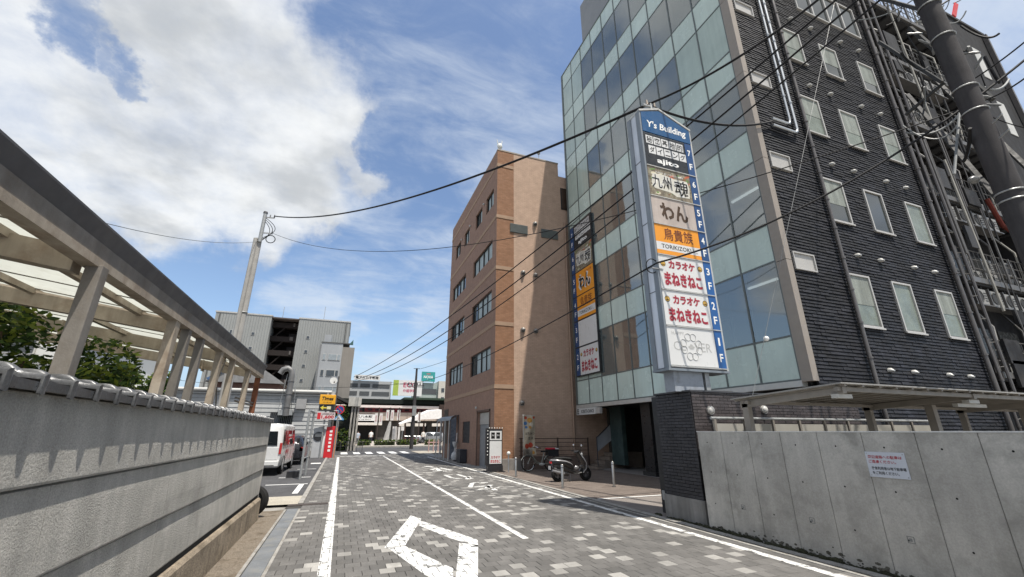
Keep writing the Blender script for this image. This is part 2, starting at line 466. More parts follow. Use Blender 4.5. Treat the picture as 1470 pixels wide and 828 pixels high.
for i in sorted(near):
    c = cells[i]; k = 1 if cell_is[i] else 0
    if pm[k] is None:
        o = pv.build('paver', [paver_m, paver_l][k]); pm[k] = o.data
    else:
        o = bpy.data.objects.new('paver', pm[k]); COL.objects.link(o)
    o.parent = road
    o.location = ((c[0] + c[1]) / 2, (c[2] + c[3]) / 2, rnd.uniform(-.0012, .0008))
rest = MB()
for i, c in enumerate(cells):
    if i in near: continue
    rest.cur = 1 if cell_is[i] else 0
    dz = rnd.uniform(-.0012, .0008)
    if c[3] < 22: rest.chbox(c[0], c[1], c[2], c[3], -.011, dz, .002)
    else: rest.quad((c[0], c[2], dz), (c[1], c[2], dz), (c[1], c[3], dz), (c[0], c[3], dz))
rest.build('pavers', [paver_m, paver_l], road, kind='stuff')

# paint: clipped to each paver so that the joints stay open, worn here and there
def worn_paint():
    m = M('worn_road_paint', (.68, .68, .66), .6, .08, 5, spots=.12, bscale=60, dirt=(.17, .168, .16), dirtamt=1.0, dirtscale=5)
    for nd in m.node_tree.nodes:
        if nd.type == 'MAP_RANGE' and abs(nd.inputs[1].default_value - .48) < 1e-6:
            nd.inputs[1].default_value = .545; nd.inputs[2].default_value = .585
    return m
rp = worn_paint()
def paint(name, polys, parent=road):
    mb = MB()
    for poly in polys:
        ys = [p[1] for p in poly]; xs = [p[0] for p in poly]
        for c in cells:
            if c[3] < min(ys) or c[2] > max(ys) or c[1] < min(xs) or c[0] > max(xs): continue
            q = clip(poly, (c[0] + .001, c[1] - .001, c[2] + .001, c[3] - .001))
            if len(q) >= 3: mb.quad(*[(a, b, .0032) for a, b in q])
    return mb.build(name, rp, parent)
def rectp(x0, x1, y0, y1): return [(x0, y0), (x1, y0), (x1, y1), (x0, y1)]
def strip(a, b, w):
    dx, dy = b[0] - a[0], b[1] - a[1]; L = math.hypot(dx, dy); nx, ny = -dy / L * w / 2, dx / L * w / 2
    return [(a[0] + nx, a[1] + ny), (a[0] - nx, a[1] - ny), (b[0] - nx, b[1] - ny), (b[0] + nx, b[1] + ny)]
paint('left_edge_line', [rectp(-.075, .075, -4, 33)])
paint('centre_line', [rectp(2.95, 3.06, 7.2, 33.6)])
paint('right_edge_line', [rectp(5.72, 5.86, -4, 31.5)])
paint('stop_line', [rectp(.1, 2.9, 33.8, 34.15)])
g2 = lambda x, y: (lambda p: (p.x, p.y))(atz(x, y))
z3 = lambda x, y: g2(400 + x / 4.59, 740 + y / 4.59)
dia = [[z3(870, 0), z3(940, 22), z3(835, 196), z3(695, 214)],
       [z3(930, 34), z3(985, 50), z3(1312, 160), z3(1314, 205), z3(1130, 150), z3(925, 66)],
       [z3(1190, 180), z3(1314, 195), g2(686, 850), g2(652, 850)],
       [z3(720, 214), z3(830, 200), z3(1150, 350), g2(650, 850), g2(630, 840)]]
def ccw(p):
    a = sum(p[i][0] * p[(i + 1) % len(p)][1] - p[(i + 1) % len(p)][0] * p[i][1] for i in range(len(p)))
    return p if a > 0 else p[::-1]
paint('diamond_marking', [ccw(d) for d in dia])
# faded stop lettering for oncoming traffic
zt = lambda x, y: g2(570 + x / 6.68, 660 + y / 6.68)
def strokes(l, w): return [strip(zt(*l[i]), zt(*l[i + 1]), w) for i in range(len(l) - 1)]
paint('stop_lettering', strokes([(700, 262), (720, 225), (760, 218), (870, 218)], .15) + strokes([(735, 262), (860, 250), (910, 272), (945, 292)], .15)
      + strokes([(770, 285), (860, 278), (980, 268)], .13) + strokes([(900, 240), (870, 262), (850, 285)], .15)
      + strokes([(460, 145), (530, 175), (620, 182)], .16) + strokes([(575, 140), (720, 180)], .14) + strokes([(690, 160), (670, 185)], .14)
      + strokes([(330, 95), (400, 75), (520, 100)], .2) + strokes([(270, 60), (350, 72)], .18) + strokes([(340, 108), (480, 110)], .2) + strokes([(380, 85), (420, 112)], .2))

# left border: gutter lids between kerb strips, mossy verge along the wall foot
verge = sheet('verge', dirty_conc, -1.7, -.98, -4, 11.6, -.004)
gut = sheet('gutter', joint_m, -1.0, -.66, -4, 12.1, -.008)
lid_m = M('gutter_lid', (.155, .165, .175), .7, .16, 2.5, bump=.3, bscale=150, spots=.2, dirt=(.23, .22, .19), dirtamt=.5, dirtscale=4)
kerb_m = M('kerb_concrete', (.30, .29, .27), .85, .15, 4, bump=.4, bscale=120, spots=.2, dirt=(.14, .12, .09), dirtamt=.6, dirtscale=5)
lid = None
for k in range(14):
    y0 = -4 + k * 1.12
    if lid is None:
        lid = MB().chbox(-.93, -.705, y0 + .006, y0 + 1.114, -.02, .004, .003).build('gutter_lid', lid_m, gut); base = lid
    else:
        o = base.copy(); COL.objects.link(o); o.parent = gut; o.location = (0, k * 1.12, 0)
for x in (-.985, -.7):
    ks = MB()
    for k in range(26):
        ks.chbox(x, x + .045, -4 + k * .6 + .003, -3.4 + k * .6 - .003, -.02, .012 + rnd.uniform(-.002, .002), .004)
    ks.build('kerb_strip', kerb_m, gut, kind='stuff')
# grate at the end of the gutter, aggregate slab and asphalt forecourt
box('drain_grate', M('rust_grate', (.06, .05, .045), .7, .3, bump=.5), (-.98, -.1, 12.1, 12.35, -.02, .008), gut)
pebble = M('washed_aggregate', (.40, .37, .31), .9, .1, 2, bump=1.5, bscale=70, spots=.5)
sheet('pebble_slab', pebble, -2.4, -.75, 12.4, 13.9, 0)
park = sheet('parking_lot', asphalt, -14, -.72, 13.9, 36, -.002)
sheet('asphalt_verge', asphalt_new, -6, -1.7, 11.6, 13.9, -.006)
kl = MB()
for k in range(36): kl.chbox(-.78, -.66, 12.4 + k * .62, 13.01 + k * .62, -.03, .03, .01)
kl.build('kerb', kerb_m, park, kind='stuff')
lines = MB()
for x0, x1, y0, y1 in ((-2.1, -.85, 16.8, 16.95), (-2.0, -.9, 19.2, 19.35), (-1.7, -.9, 23.2, 23.35), (-1.35, -.85, 26.8, 27.6), (-1.1, -.95, 14.4, 16.9)):
    lines.quad((x0, y0, .004), (x1, y0, .004), (x1, y1, .004), (x0, y1, .004))
lines.build('bay_lines', white_paint, park)

# right border: kerb, slot drain, brown paved forecourt
rk = sheet('right_gutter', joint_m, 6.05, 6.6, -4, 36, -.012)
kk = MB(); k2 = MB()
for k in range(66):
    y0 = -4 + k * .6
    kk.chbox(6.055, 6.12, y0 + .003, y0 + .597, -.03, .006 + rnd.uniform(-.002, .002), .004)
    k2.chbox(6.20, 6.33, y0 + .004, y0 + .596, -.03, .012 + rnd.uniform(-.003, .003), .006)
kk.build('kerb_strip', kerb_m, rk, kind='stuff'); k2.build('kerb_stone', kerb_m, rk, kind='stuff')
box('slot_drain', M('slot_dark', (.012, .012, .012), .9), (6.12, 6.2, -4, 36, -.05, -.008), rk)
moss = M('moss', (.035, .036, .022), .98, .4, 8, bump=1.5, bscale=60, spots=.5)
mo = MB(); ms = rnd
for k in range(520):
    y = ms.uniform(-2, 8.2); w = ms.uniform(.015, .06); x = 6.40 - ms.random() ** 2 * .07
    mo.ball((x, y, ms.uniform(-.02, .01)), w, 5, 3, (1, 1.6, ms.uniform(.5, 1.1)))
mo.build('moss', moss, kind='stuff')
fore = sheet('forecourt', joint_m, 6.35, 13.5, 10.5, 19.4, -.004)
# brown forecourt tiles .2 x .1 herring-free running bond, one part
ft = MB()
for r in range(44):
    y = 10.52 + r * .2
    for c in range(18):
        x = 6.36 + c * .4 - (.2 if r % 2 else 0)
        a, b = max(6.36, x), min(13.3, x + .4)
        if b - a > .05: ft.quad((a + .003, y + .003, .004), (b - .003, y + .003, .004), (b - .003, y + .197, .004), (a + .003, y + .197, .004))
ft.build('tiles', tile_brown, fore, kind='stuff')
sheet('entrance_apron', M('apron_concrete', (.2, .18, .165), .8, .15, 2, bump=.3, spots=.2), 6.35, 13.5, 6.9, 10.5, -.006)
MB().quad((6.4, 10.42, .003), (13, 10.42, .003), (13, 10.56, .003), (6.4, 10.56, .003)).build('bay_line', white_paint, fore)
step_m = M('granite_grey', (.25, .24, .23), .6, .12, 4, bump=.2, spots=.25)
sheet('porch', step_m, 11.3, 20, 7.6, 19.3, .012)
sheet('pavement', concrete, 6.35, 6.9, 17.6, 36, .002)

# far side: pavement, crossing stripes
far_walk = MB().box(-60, 60, 51.7, 110, -.05, .13).build('plaza', M('plaza_paving', (.36, .33, .29), .85, .12, 1, spots=.1), kind='structure')
zb = MB()
for k in range(6):
    x0 = .15 + k * .95
    zb.quad((x0, 37.2, .0), (x0 + .5, 37.2, .0), (x0 + .5, 40.6, .0), (x0, 40.6, .0))
for k in range(6): pass
zb.build('crossing_stripes', white_paint, cross_road)
cr = MB()
for k in range(90): cr.chbox(-50 + k * 1.2, -48.82 + k * 1.2, 51.5, 51.7, -.05, .15, .02)
cr.build('kerb', kerb_m, far_walk, kind='stuff')
near_walk = sheet('corner_pavement', M('tan_paving', (.33, .30, .25), .85, .12, 2, spots=.15), 6.0, 14, 36.0, 41, .01)

# ================================================================== plaster wall with a tiled coping (left)
plaster = M('rough_plaster', (.47, .455, .42), .92, .13, 1.1, bump=1.9, bscale=75, spots=.14, streak=.16, dirt=(.20, .195, .175), dirtamt=.6, dirtscale=1.1)
WX = -1.44; WY0, WY1 = -3.0, 10.55
wall = thing('boundary_wall', 'long grey rough plastered wall in three lapped tiers under a roof tile coping', 'wall', (WX, 4, 0))
NS = 150
def tier(z0, z1, label, seed):
    r = random.Random(seed); mb = MB(); n = NS
    cols = []
    for i in range(n + 1):
        y = WY0 + (WY1 - WY0) * i / n
        cols.append([(WX - .14, y, z0), (WX + .062, y, z0), (WX + .064, y, z0 + .018), (WX + .012, y, z1 - .012), (WX - .02, y, z1 + .004), (WX - .14, y, z1 + .004)])
    for i in range(n):
        a, b = cols[i], cols[i + 1]
        for k in range(6):
            mb.add([a[k], b[k], b[(k + 1) % 6], a[(k + 1) % 6]], [(0, 1, 2, 3)])
    mb.add(cols[0], [(5, 4, 3, 2, 1, 0)]); mb.add(cols[-1], [(0, 1, 2, 3, 4, 5)])
    return mb
# each tier is a row of cast panels, one object per panel
panel_w = 1.83
wob = random.Random(31); ph = [(wob.uniform(.6, 3.2), wob.uniform(0, 6.3), wob.uniform(.4, 1)) for _ in range(9)]
def wv(y, z): return sum(a_ * math.sin(f_ * y + p_ + z * 3 * f_) for f_, p_, a_ in ph) * .0009
for (z0, z1) in ((.46, .915), (.92, 1.385), (1.39, 1.84)):
    y = WY1
    while y > WY0:
        ya, yb = y - panel_w + .002, y - .002
        mb = MB()
        def sec(yy):
            h = z1 - z0
            return [(WX - .14, yy, z0), (WX + .030, yy, z0), (WX + .036, yy, z0 + .014), (WX + .031 + wv(yy, z0), yy, z0 + h * .35), (WX + .020 + wv(yy, z1), yy, z0 + h * .7),
                    (WX + .008, yy, z1 - .012), (WX - .02, yy, z1), (WX - .14, yy, z1)]
        ns_ = 14
        mb.loft([sec(ya + (yb - ya) * i / ns_) for i in range(ns_ + 1)])
        mb.build('plaster_panel', plaster, wall)
        y -= panel_w
foot_m = M('footing_concrete', (.30, .25, .19), .95, .22, 2.5, bump=1.3, bscale=55, spots=.35, streak=.15, dirt=(.10, .08, .055), dirtamt=.8, dirtscale=2.2)
fm = MB()
fs = lambda yy: [(WX - .14, yy, -.05), (WX + .095, yy, -.05), (WX + .085, yy, .36), (WX + .055, yy, .395), (WX - .14, yy, .395)]
fm.loft([fs(WY0), fs(WY1 + .02)]); fm.build('footing', foot_m, wall)
box('shadow_groove', M('groove_dark', (.03, .03, .03), .9), (WX - .14, WX + .02, WY0, WY1, .396, .459), wall)  # recess under the lowest tier, its shade put into the near-black colour
box('end_cap', plaster, (WX - .142, WX + .03, WY1 + .001, WY1 + .06, .4, 1.84), wall)
# coping: interlocking glazed pantiles, one object each
tile_m = M('smoked_roof_tile', (.09, .092, .095), .36, .25, 5, bump=.15, bscale=60, spots=.15, spec=.8, metal=.35, dirt=(.05, .05, .05), dirtamt=.3, dirtscale=6)
TP = .256
def tile_mesh():
    mb = MB()
    ogee = [(-.17, .050), (-.135, .050), (-.10, .046), (-.07, .034), (-.045, .016), (-.02, .004), (.01, .0), (.035, -.003), (.052, -.004)]
    th = .014
    def ring(y, lift, out, drop):
        top = [(x + (out if x > -.02 else 0), y, z + lift) for x, z in ogee]
        xe = ogee[-1][0] + out
        return top + [(xe, y, -drop), (xe - .014, y, -drop)] + [(x - .012 + (out if x > -.02 else 0), y, z + lift - th) for x, z in ogee[::-1]]
    rs = [ring(0, -.004, 0, .048), ring(-.10, .0, 0, .048), ring(-.19, .005, 0, .048), ring(-.222, .008, .002, .048), ring(-.230, .024, .012, .064), ring(-.246, .034, .018, .068),
          ring(-.266, .032, .018, .068), ring(-.276, .020, .014, .062)]
    mb.loft(rs)
    return mb
t0 = None; ty = WY1 + .12; k = 0
TZ = 1.882
while ty > WY0:
    if t0 is None: t0 = tile_mesh().build('roof_tile', tile_m, None, smooth=True); o = t0
    else: o = bpy.data.objects.new('roof_tile', t0.data); COL.objects.link(o)
    o.parent = wall; o.location = (WX - wall.location.x + .018, ty - wall.location.y, TZ + rnd.uniform(-.003, .003))
    o.rotation_euler = (rnd.uniform(-.008, .008), 0, rnd.uniform(-.010, .010))
    ty -= TP; k += 1
bk = MB()
bs = lambda yy: [(WX - .30, yy, 1.74), (WX - .10, yy, 1.82), (WX - .10, yy, 1.90), (WX - .14, yy, 1.925), (WX - .30, yy, 1.84)]
bk.loft([bs(WY0), bs(WY1 + .08)]); bk.build('back_coping', tile_m, wall)
box('eave_board', plaster, (WX - .12, WX + .02, WY0, WY1 + .04, 1.842, 1.868), wall)

# round black wheel/pipe behind the wall end and white parking van come later

# ================================================================== bicycle shelter behind the wall
beige_steel = M('weathered_beige_steel', (.36, .31, .25), .7, .16, 2.5, bump=.25, bscale=40, streak=.22, dirt=(.17, .11, .07), dirtamt=.55, dirtscale=3)
grey_steel = M('weathered_grey_steel', (.185, .17, .152), .65, .16, 2.5, bump=.25, bscale=40, streak=.2, dirt=(.12, .09, .06), dirtamt=.4, dirtscale=3)
fascia_m = M('fascia_dark', (.075, .075, .08), .5, .14, 3, streak=.12, dirt=(.13, .12, .11), dirtamt=.4)
poly = M('ribbed_plastic_roof', (.50, .51, .455), .5, .08, 1.2, streak=0, dirt=(.33, .31, .25), dirtamt=.5, dirtscale=1.5, trans=.85)
shel = thing('bicycle_shelter', 'long steel bicycle shelter with ribbed translucent roof and dark gutter behind the tiled wall', 'shelter', (-2.5, 5, 0))
SX, SY0, SY1 = -2.1, -4, 13.15
gm = MB()                                  # gutter: dark upper channel over lighter beam
gm.prism([(SX + .02, SY0, 3.32), (SX + .02, SY0, 3.338), (SX - .12, SY0, 3.338), (SX - .12, SY0, 3.19), (SX - .03, SY0, 3.19)], (0, SY1 - SY0, 0))
gm.build('gutter', fascia_m, shel)
MB().box(SX - .12, SX - .015, SY0, SY1 - .1, 3.06, 3.188).build('fascia', grey_steel, shel)
MB().box(SX - .13, SX - .0, SY0, SY1 - .15, 2.985, 3.058).build('eave_beam', beige_steel, shel)
SL = .15
def shz(x): return 3.12 + (SX - x) * SL
ribs = []
ys_r = [12.25 - 2.6 * k for k in range(7)]
for y in ys_r:
    mb = MB()
    mb.prism([(SX - .17, y - .07, shz(SX - .17) - .22), (SX - .17, y - .07, shz(SX - .17) - .02), (-9.2, y - .07, shz(-9.2) - .02), (-9.2, y - .07, shz(-9.2) - .24)], (0, .14, 0))
    mb.build('rafter', beige_steel, shel)
    for x in (-3.3, -4.8, -6.3, -7.8):
        MB().box(x - .012, x + .012, y - .105, y + .105, shz(x) - .27, shz(x) - .012).build('stiffener', beige_steel, shel)
for x in (-2.75, -3.9, -5.1, -6.4, -7.7, -9.0):
    mb = MB(); mb.prism([(x - .035, SY0, shz(x) - .07), (x + .035, SY0, shz(x) - .07), (x + .035, SY0, shz(x)), (x - .035, SY0, shz(x))], (0, SY1 - SY0 - .2, 0))
    mb.build('purlin', beige_steel, shel)
# ribbed sheets, one per bay
def rsheet(y0, y1):
    mb = MB(); n = max(4, int((y1 - y0) / .038)); xs = (SX - .10, -5.6, -9.4)
    rows = []
    for i in range(n + 1):
        y = y0 + (y1 - y0) * i / n; dz = .010 * math.cos(i * math.pi)
        rows.append([(x, y, shz(x) + .03 + dz) for x in xs])
    for i in range(n):
        for k in range(2): mb.quad(rows[i][k], rows[i][k + 1], rows[i + 1][k + 1], rows[i + 1][k])
    return mb
y = SY0
while y < SY1 - .3:
    rsheet(y + .01, min(y + .73, SY1)).build('roof_sheet', poly, shel)
    y += .73
for y in [SY0 + .73 * k for k in range(1, 24)]:
    MB().prism([(SX - .13, y - .012, shz(SX) + .02), (-9.4, y - .012, shz(-9.4) + .015), (-9.4, y - .012, shz(-9.4) + .005), (SX - .13, y - .012, shz(SX) + .01)], (0, .024, 0)).build('sheet_joint', grey_steel, shel)
def post(x, y, w, d, m, rust=False, z1=3.0):
    mb = MB(); mb.box(x - w / 2, x + w / 2, y - d / 2, y + d / 2, 0, z1)
    o = mb.build('post', m, shel, bevel=.006); return o
post(SX - .03, 4.45, .12, .11, grey_steel)
for y, w_, m in ((6.45, .15, beige_steel), (6.95, .11, grey_steel), (7.6, .10, grey_steel), (8.75, .13, beige_steel), (9.75, .09, beige_steel), (11.3, .12, beige_steel)):
    post(SX - .06, y, .10, w_, m)
for y in (4.38, 7.0, 9.9, 12.6):
    post(-8.6, y, .15, .15, beige_steel, z1=shz(-8.6) - .28)
rust_m = M('rusty_steel', (.17, .07, .04), .85, .35, 4, bump=.5)
post(SX - .12, 12.95, .12, .1, rust_m)
rail = MB()
for z in (2.28, 2.35): rail.tube([(SX - .12, 10.9, z), (SX - .12, 12.95, z)], .02, 6)
rail = [rail]
for p_, q_, r_ in (((SX - .12, 10.9, 2.28), (SX - .12, 12.95, 2.28), .02), ((SX - .12, 10.9, 2.35), (SX - .12, 12.95, 2.35), .02), ((SX - .12, 8.9, 2.95), (SX - .12, 9.5, 2.1), .012), ((SX - .12, 8.9, 2.1), (SX - .12, 9.5, 2.95), .012)):
    MB().tube([p_, q_], r_, 6).build('brace', grey_steel, shel)
# ================================================================== glass and dark brick building
GX, GY0, GY1 = 10.9, 7.35, 19.3
spand = M('frosted_spandrel_glass', (.50, .60, .55), .22, .07, .7, spec=.6, island=.05, streak=.06)
spand_b = M('frosted_vision_glass', (.38, .47, .43), .16, .12, .6, spec=.8, streak=.08)
vision = mclear('blue_vision_glass', (.45, .54, .58))
blind_w = M('window_blind', (.42, .44, .42), .8, .05)
mull = M('mullion_grey', (.13, .145, .14), .45, .08, 4, metal=.3)
edge_m = M('taupe_edge_panel', (.27, .235, .20), .5, .06, 3)
darkbrick = M('dark_split_brick', (.013, .014, .019), .6, .35, .9, bump=1.3, bscale=70, spots=.35, island=.45, spec=.35, streak=.3, dirt=(.022, .022, .024), dirtamt=.4, dirtscale=.7)
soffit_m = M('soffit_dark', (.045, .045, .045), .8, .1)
tower = thing('glass_fronted_building', 'tall building with pale green glass curtain wall and dark brick side wall', 'building', (15, 13, 0))
TOP = 2.9 + 3.3 * 6 + 1.15
box('core', M('core_grey', (.10, .10, .105), .9), (GX + 4.2, 19.5, GY0 + .12, GY1, 2.9, TOP - .05), tower)
box('side_backing', M('core_grey', (.10, .10, .105), .9), (GX + .14, GX + 4.19, GY0 + .08, GY0 + .2, 2.9, TOP - .05), tower)
box('far_backing', M('core_grey', (.10, .10, .105), .9), (GX + .14, GX + 4.19, GY1 - .1, GY1, 2.9, TOP - .05), tower)
ceil_m = M('room_ceiling', (.50, .50, .49), .9, .03)
lamp_e = bpy.data.materials.new('strip_lamp_lit'); lamp_e.use_nodes = True
lamp_e.node_tree.nodes['Principled BSDF'].inputs['Emission Color'].default_value = (1, .98, .92, 1); lamp_e.node_tree.nodes['Principled BSDF'].inputs['Emission Strength'].default_value = .7
for k in range(7):
    z = 2.92 + 3.3 * k
    MB().box(GX + .12, GX + 4.19, GY0 + .21, GY1 - .11, z + .02, z + 1.08).build('floor_slab', ceil_m, tower)
    if k == 6: break
    for y in (8.6, 10.9, 13.2, 15.5, 17.6):
        for x in (1.3, 3.1):
            if k < 2 and y < 10: MB().box(GX + x, GX + x + .09, y, y + 1.1, z + 3.255, z + 3.30).build('strip_lamp', lamp_e, tower)
    for y in (10.4, 14.6): MB().box(GX + 1.2, GX + 4.19, y, y + .08, z + 1.09, z + 3.31).build('partition', ceil_m, tower)
ncol = 10; pw = (GY1 - .12 - (GY0 + .27)) / ncol
rowz = []
for k in range(7):
    z = 2.92 + 3.3 * k
    rowz.append((z, z + 1.15, 's'))
    if k < 6: rowz.append((z + 1.15, z + 3.3, 'v'))
pr = random.Random(5)
for c in range(ncol):                                  # c = 0 nearest the camera
    ya = GY0 + .27 + c * pw; yb = ya + pw
    for ri, (za, zb_, kd) in enumerate(rowz):
        m = spand if kd == 's' else vision
        lev = ri // 2
        if kd == 'v' and c >= 8: m = spand_b
        if kd == 'v' and c in (0, 1) and lev == 3: m = spand_b
        t = pr.uniform(-.004, .004); t2 = pr.uniform(-.004, .004)
        x = GX
        mb = MB()
        mb.add([(x + t, ya + .02, za + .02), (x + t2, yb - .02, za + .02), (x - t, yb - .02, zb_ - .02), (x - t2, ya + .02, zb_ - .02),
                (x + .03, ya + .02, za + .02), (x + .03, yb - .02, za + .02), (x + .03, yb - .02, zb_ - .02), (x + .03, ya + .02, zb_ - .02)],
               [(0, 3, 2, 1), (0, 1, 5, 4), (1, 2, 6, 5), (2, 3, 7, 6), (3, 0, 4, 7)])
        pn_ = mb.build('window_pane' if kd == 'v' else 'spandrel_panel', m, tower)
        if m is vision and pr.random() < .22:
            h_ = pr.choice((.5, .9, 1.4, 2.0))
            MB().box(GX + .07, GX + .08, ya + .05, yb - .05, zb_ - .03 - h_, zb_ - .03).build('blind', blind_w, pn_)
for c in range(ncol + 1):
    y = GY0 + .27 + c * pw
    MB().box(GX - .022, GX + .1, y - .024, y + .024, 2.9, TOP).build('mullion', mull, tower)
for ri, (za, zb_, kd) in enumerate(rowz):
    MB().box(GX - .014, GX + .1, GY0 + .27, GY1 - .12, za - .025, za + .025).build('transom', mull, tower)
MB().box(GX - .03, GX + .14, GY0 + .25, GY1, TOP - .02, TOP + .06).build('coping', mull, tower)
# top parapet over the brick side
MB().box(GX + .0, 19.5, GY0 - .05, GY0 + .12, TOP + .0, TOP + .12).build('coping', mull, tower)
# corner edge panels (stacked, with joints)
for k in range(7):
    z0 = 2.86 + 3.3 * k; z1 = min(z0 + 3.285, TOP)
    MB().box(GX - .05, GX + .17, GY0 - .06, GY0 + .24, z0, z1).build('corner_panel', edge_m, tower)
MB().box(GX - .035, GX + .13, GY1 - .12, GY1 + .02, 2.9, TOP).build('edge_trim', mull, tower)
MB().box(GX - .05, GX + .16, GY0 + .242, GY1, 2.74, 2.895).build('sill_beam', alu, tower)
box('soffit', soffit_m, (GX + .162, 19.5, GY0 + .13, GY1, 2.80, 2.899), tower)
# curtain wall interior lamps seen through the glass: thin ceiling lights behind are omitted; rooftop plant room
box('plant_room', M('plant_room_grey', (.26, .27, .28), .6, .05, 1), (GX + .25, 16, 13.6, 16.9, TOP + .06, TOP + 3.6), tower)

# dark brick side wall: split-faced bricks laid in running bond, left out where windows sit
BR_H, BR_L = .098, .36
wins = []
zr = [(4.46, 6.08), (7.80, 9.36), (11.12, 12.67), (14.30, 15.78)]
xr = [(13.36, 14.32), (15.38, 16.36), (17.62, 18.62)]
for z in zr:
    for x in xr: wins.append((x[0], x[1], z[0], z[1], 'tall'))
wins.append((14.75, 18.6, 17.35, 19.0, 'wide'))
for z in ((5.90, 6.43), (9.21, 9.76), (12.43, 12.92), (15.65, 16.13), (18.9, 19.4)): wins.append((11.17, 12.04, z[0], z[1], 'small'))
for z in (20.6,):
    for x in xr: wins.append((x[0], x[1], z, z + 1.55, 'tall'))
bm = MB(); z = .05; row = 0; br = random.Random(3)
X0, X1 = GX + .175, 19.42
while z < TOP - .05:
    z2 = z + BR_H
    holes = sorted([(w[0] - .0, w[1] + .0) for w in wins if w[2] < z2 - .03 and w[3] > z + .03])
    spans = []; a = X0
    for h in holes: spans.append((a, h[0])); a = h[1]
    spans.append((a, X1))
    for (s0, s1) in spans:
        x = X0 - (BR_L / 2 if row % 2 else 0)
        while x < s1:
            p, q = max(x, s0), min(x + BR_L, s1)
            if q - p > .02:
                d = br.uniform(0, .012); e = .010
                yf = GY0 - .02 - d
                bm.add([(p + .003, GY0 + .02, z + .004), (q - .003, GY0 + .02, z + .004), (q - .003, GY0 + .02, z2 - .004), (p + .003, GY0 + .02, z2 - .004),
                        (p + .005, yf - .012, z + .006), (q - .005, yf - .012 + br.uniform(-.004, .004), z + .006), (q - .005, yf + .006, z2 - .012), (p + .005, yf + .006, z2 - .012)],
                       [(4, 5, 6, 7), (0, 1, 5, 4), (1, 2, 6, 5), (2, 3, 7, 6), (3, 0, 4, 7)])
            x += BR_L
    z = z2; row += 1
bm.build('bricks', darkbrick, tower, kind='stuff')
bw = MB()
ys_ = GY0 + .022
# backing wall with window niches behind the bricks
bw.quad((X0, ys_, 0), (X1, ys_, 0), (X1, ys_, TOP), (X0, ys_, TOP))
bw.build('backing', M('mortar_black', (.012, .012, .014), .9), tower)
wframe = M('white_window_frame', (.42, .41, .39), .4, .06, 5, spec=.5)
wglass = M('obscured_glass', (.17, .195, .165), .32, .18, 1.6, spec=.4, dirt=(.25, .29, .26), dirtamt=.6, dirtscale=2.2)
wglass_d = mglass('window_glass_dark', (.03, .035, .032), .05, .9)
paper_m = M('frosted_white_glass', (.40, .39, .37), .5, .05)
wr = random.Random(2)
for (x0, x1, z0, z1, kd) in wins:
    f = .055 if kd != 'small' else .035
    mb = MB(); ya, yb = GY0 - .075, GY0 + .02
    mb.box(x0, x0 + f, ya, yb, z0, z1); mb.box(x1 - f, x1, ya, yb, z0, z1)
    mb.box(x0 + f, x1 - f, ya, yb, z0, z0 + f); mb.box(x0 + f, x1 - f, ya, yb, z1 - f, z1)
    fr = mb.build('window_frame', wframe, tower)
    g = {'tall': wglass, 'small': paper_m, 'wide': wglass_d}[kd]
    if kd == 'tall' and wr.random() < .35: g = wglass_d
    if kd == 'small': g = paper_m
    if kd == 'wide':
        n = 4
        for k in range(1, n): MB().box(x0 + (x1 - x0) * k / n - .04, x0 + (x1 - x0) * k / n + .04, ya - .002, yb, z0 + f, z1 - f).build('mullion', wframe, fr)
        for k in range(n): MB().box(x0 + (x1 - x0) * k / n + .045, x0 + (x1 - x0) * (k + 1) / n - .045, ya + .05, yb + .001, z0 + f, z1 - f).build('pane', g, fr)
    else:
        MB().box(x0 + f, x1 - f, ya + .045, yb + .001, z0 + f, z1 - f).build('pane', g, fr)
        if kd == 'tall':
            zm = z0 + (z1 - z0) * wr.choice((.42, .5, .36))
            MB().box(x0 + f, x1 - f, ya + .03, ya + .044, z0 + f, z0 + f + .035).build('sash_rail', M('sash_grey', (.12, .12, .115), .5), fr)
            MB().box(x0 + f, x0 + f + .03, ya + .028, ya + .044, z0 + f, z1 - f).build('sash_rail', M('sash_grey', (.12, .12, .115), .5), fr)
            if wr.random() < .6: MB().box(x0 + f + .03, x1 - f, ya + .036, ya + .0445, zm, z1 - f).build('curtain', M('curtain_pale', (.24, .26, .235), .6, .12, 3, streak=.25), fr)
            MB().box(x0 - .03, x1 + .03, ya - .035, ya - .001, z0 - .035, z0 + .012).build('sill', wframe, fr)
# ring decal in one upstairs window
for r_ in (.15, .10): MB().ring((16.0, GY0 - .034, 11.95), (0, 1, 0), r_, .006, 24, 4).build('decal_ring', letter_black, tower)
# round vent hoods
hood_m = M('vent_hood_white', (.42, .42, .40), .4, .08, 6, metal=.2)
hd = None
for z in (3.25, 6.72, 9.98, 13.25, 16.45):
    for x in (14.08, 15.18, 16.9, 18.02):
        if z > 16: x += .0
        mb = MB()
        n = 8; ring1 = [(.085 * math.cos(math.pi * i / n), 0, .085 * math.sin(math.pi * i / n)) for i in range(n + 1)]
        ring1 = [(a, 0, b) for a, _, b in ring1] + [(-.075, 0, -.03), (.075, 0, -.03)]
        ring2 = [(a * .95, -.07, b * .95) for a, _, b in ring1]
        ring3 = [(a * .55, -.125, b * .35 - (.0 if b > 0 else .0)) for a, _, b in ring1]
        if hd is None:
            mb.loft([[(p[0], p[1], p[2]) for p in r] for r in (ring1, ring2, ring3)])
            hd = mb.build('vent_hood', hood_m, None, smooth=True); o = hd
        else:
            o = bpy.data.objects.new('vent_hood', hd.data); COL.objects.link(o)
        o.parent = tower; o.location = (x - 15, GY0 - .028 - 13, z)
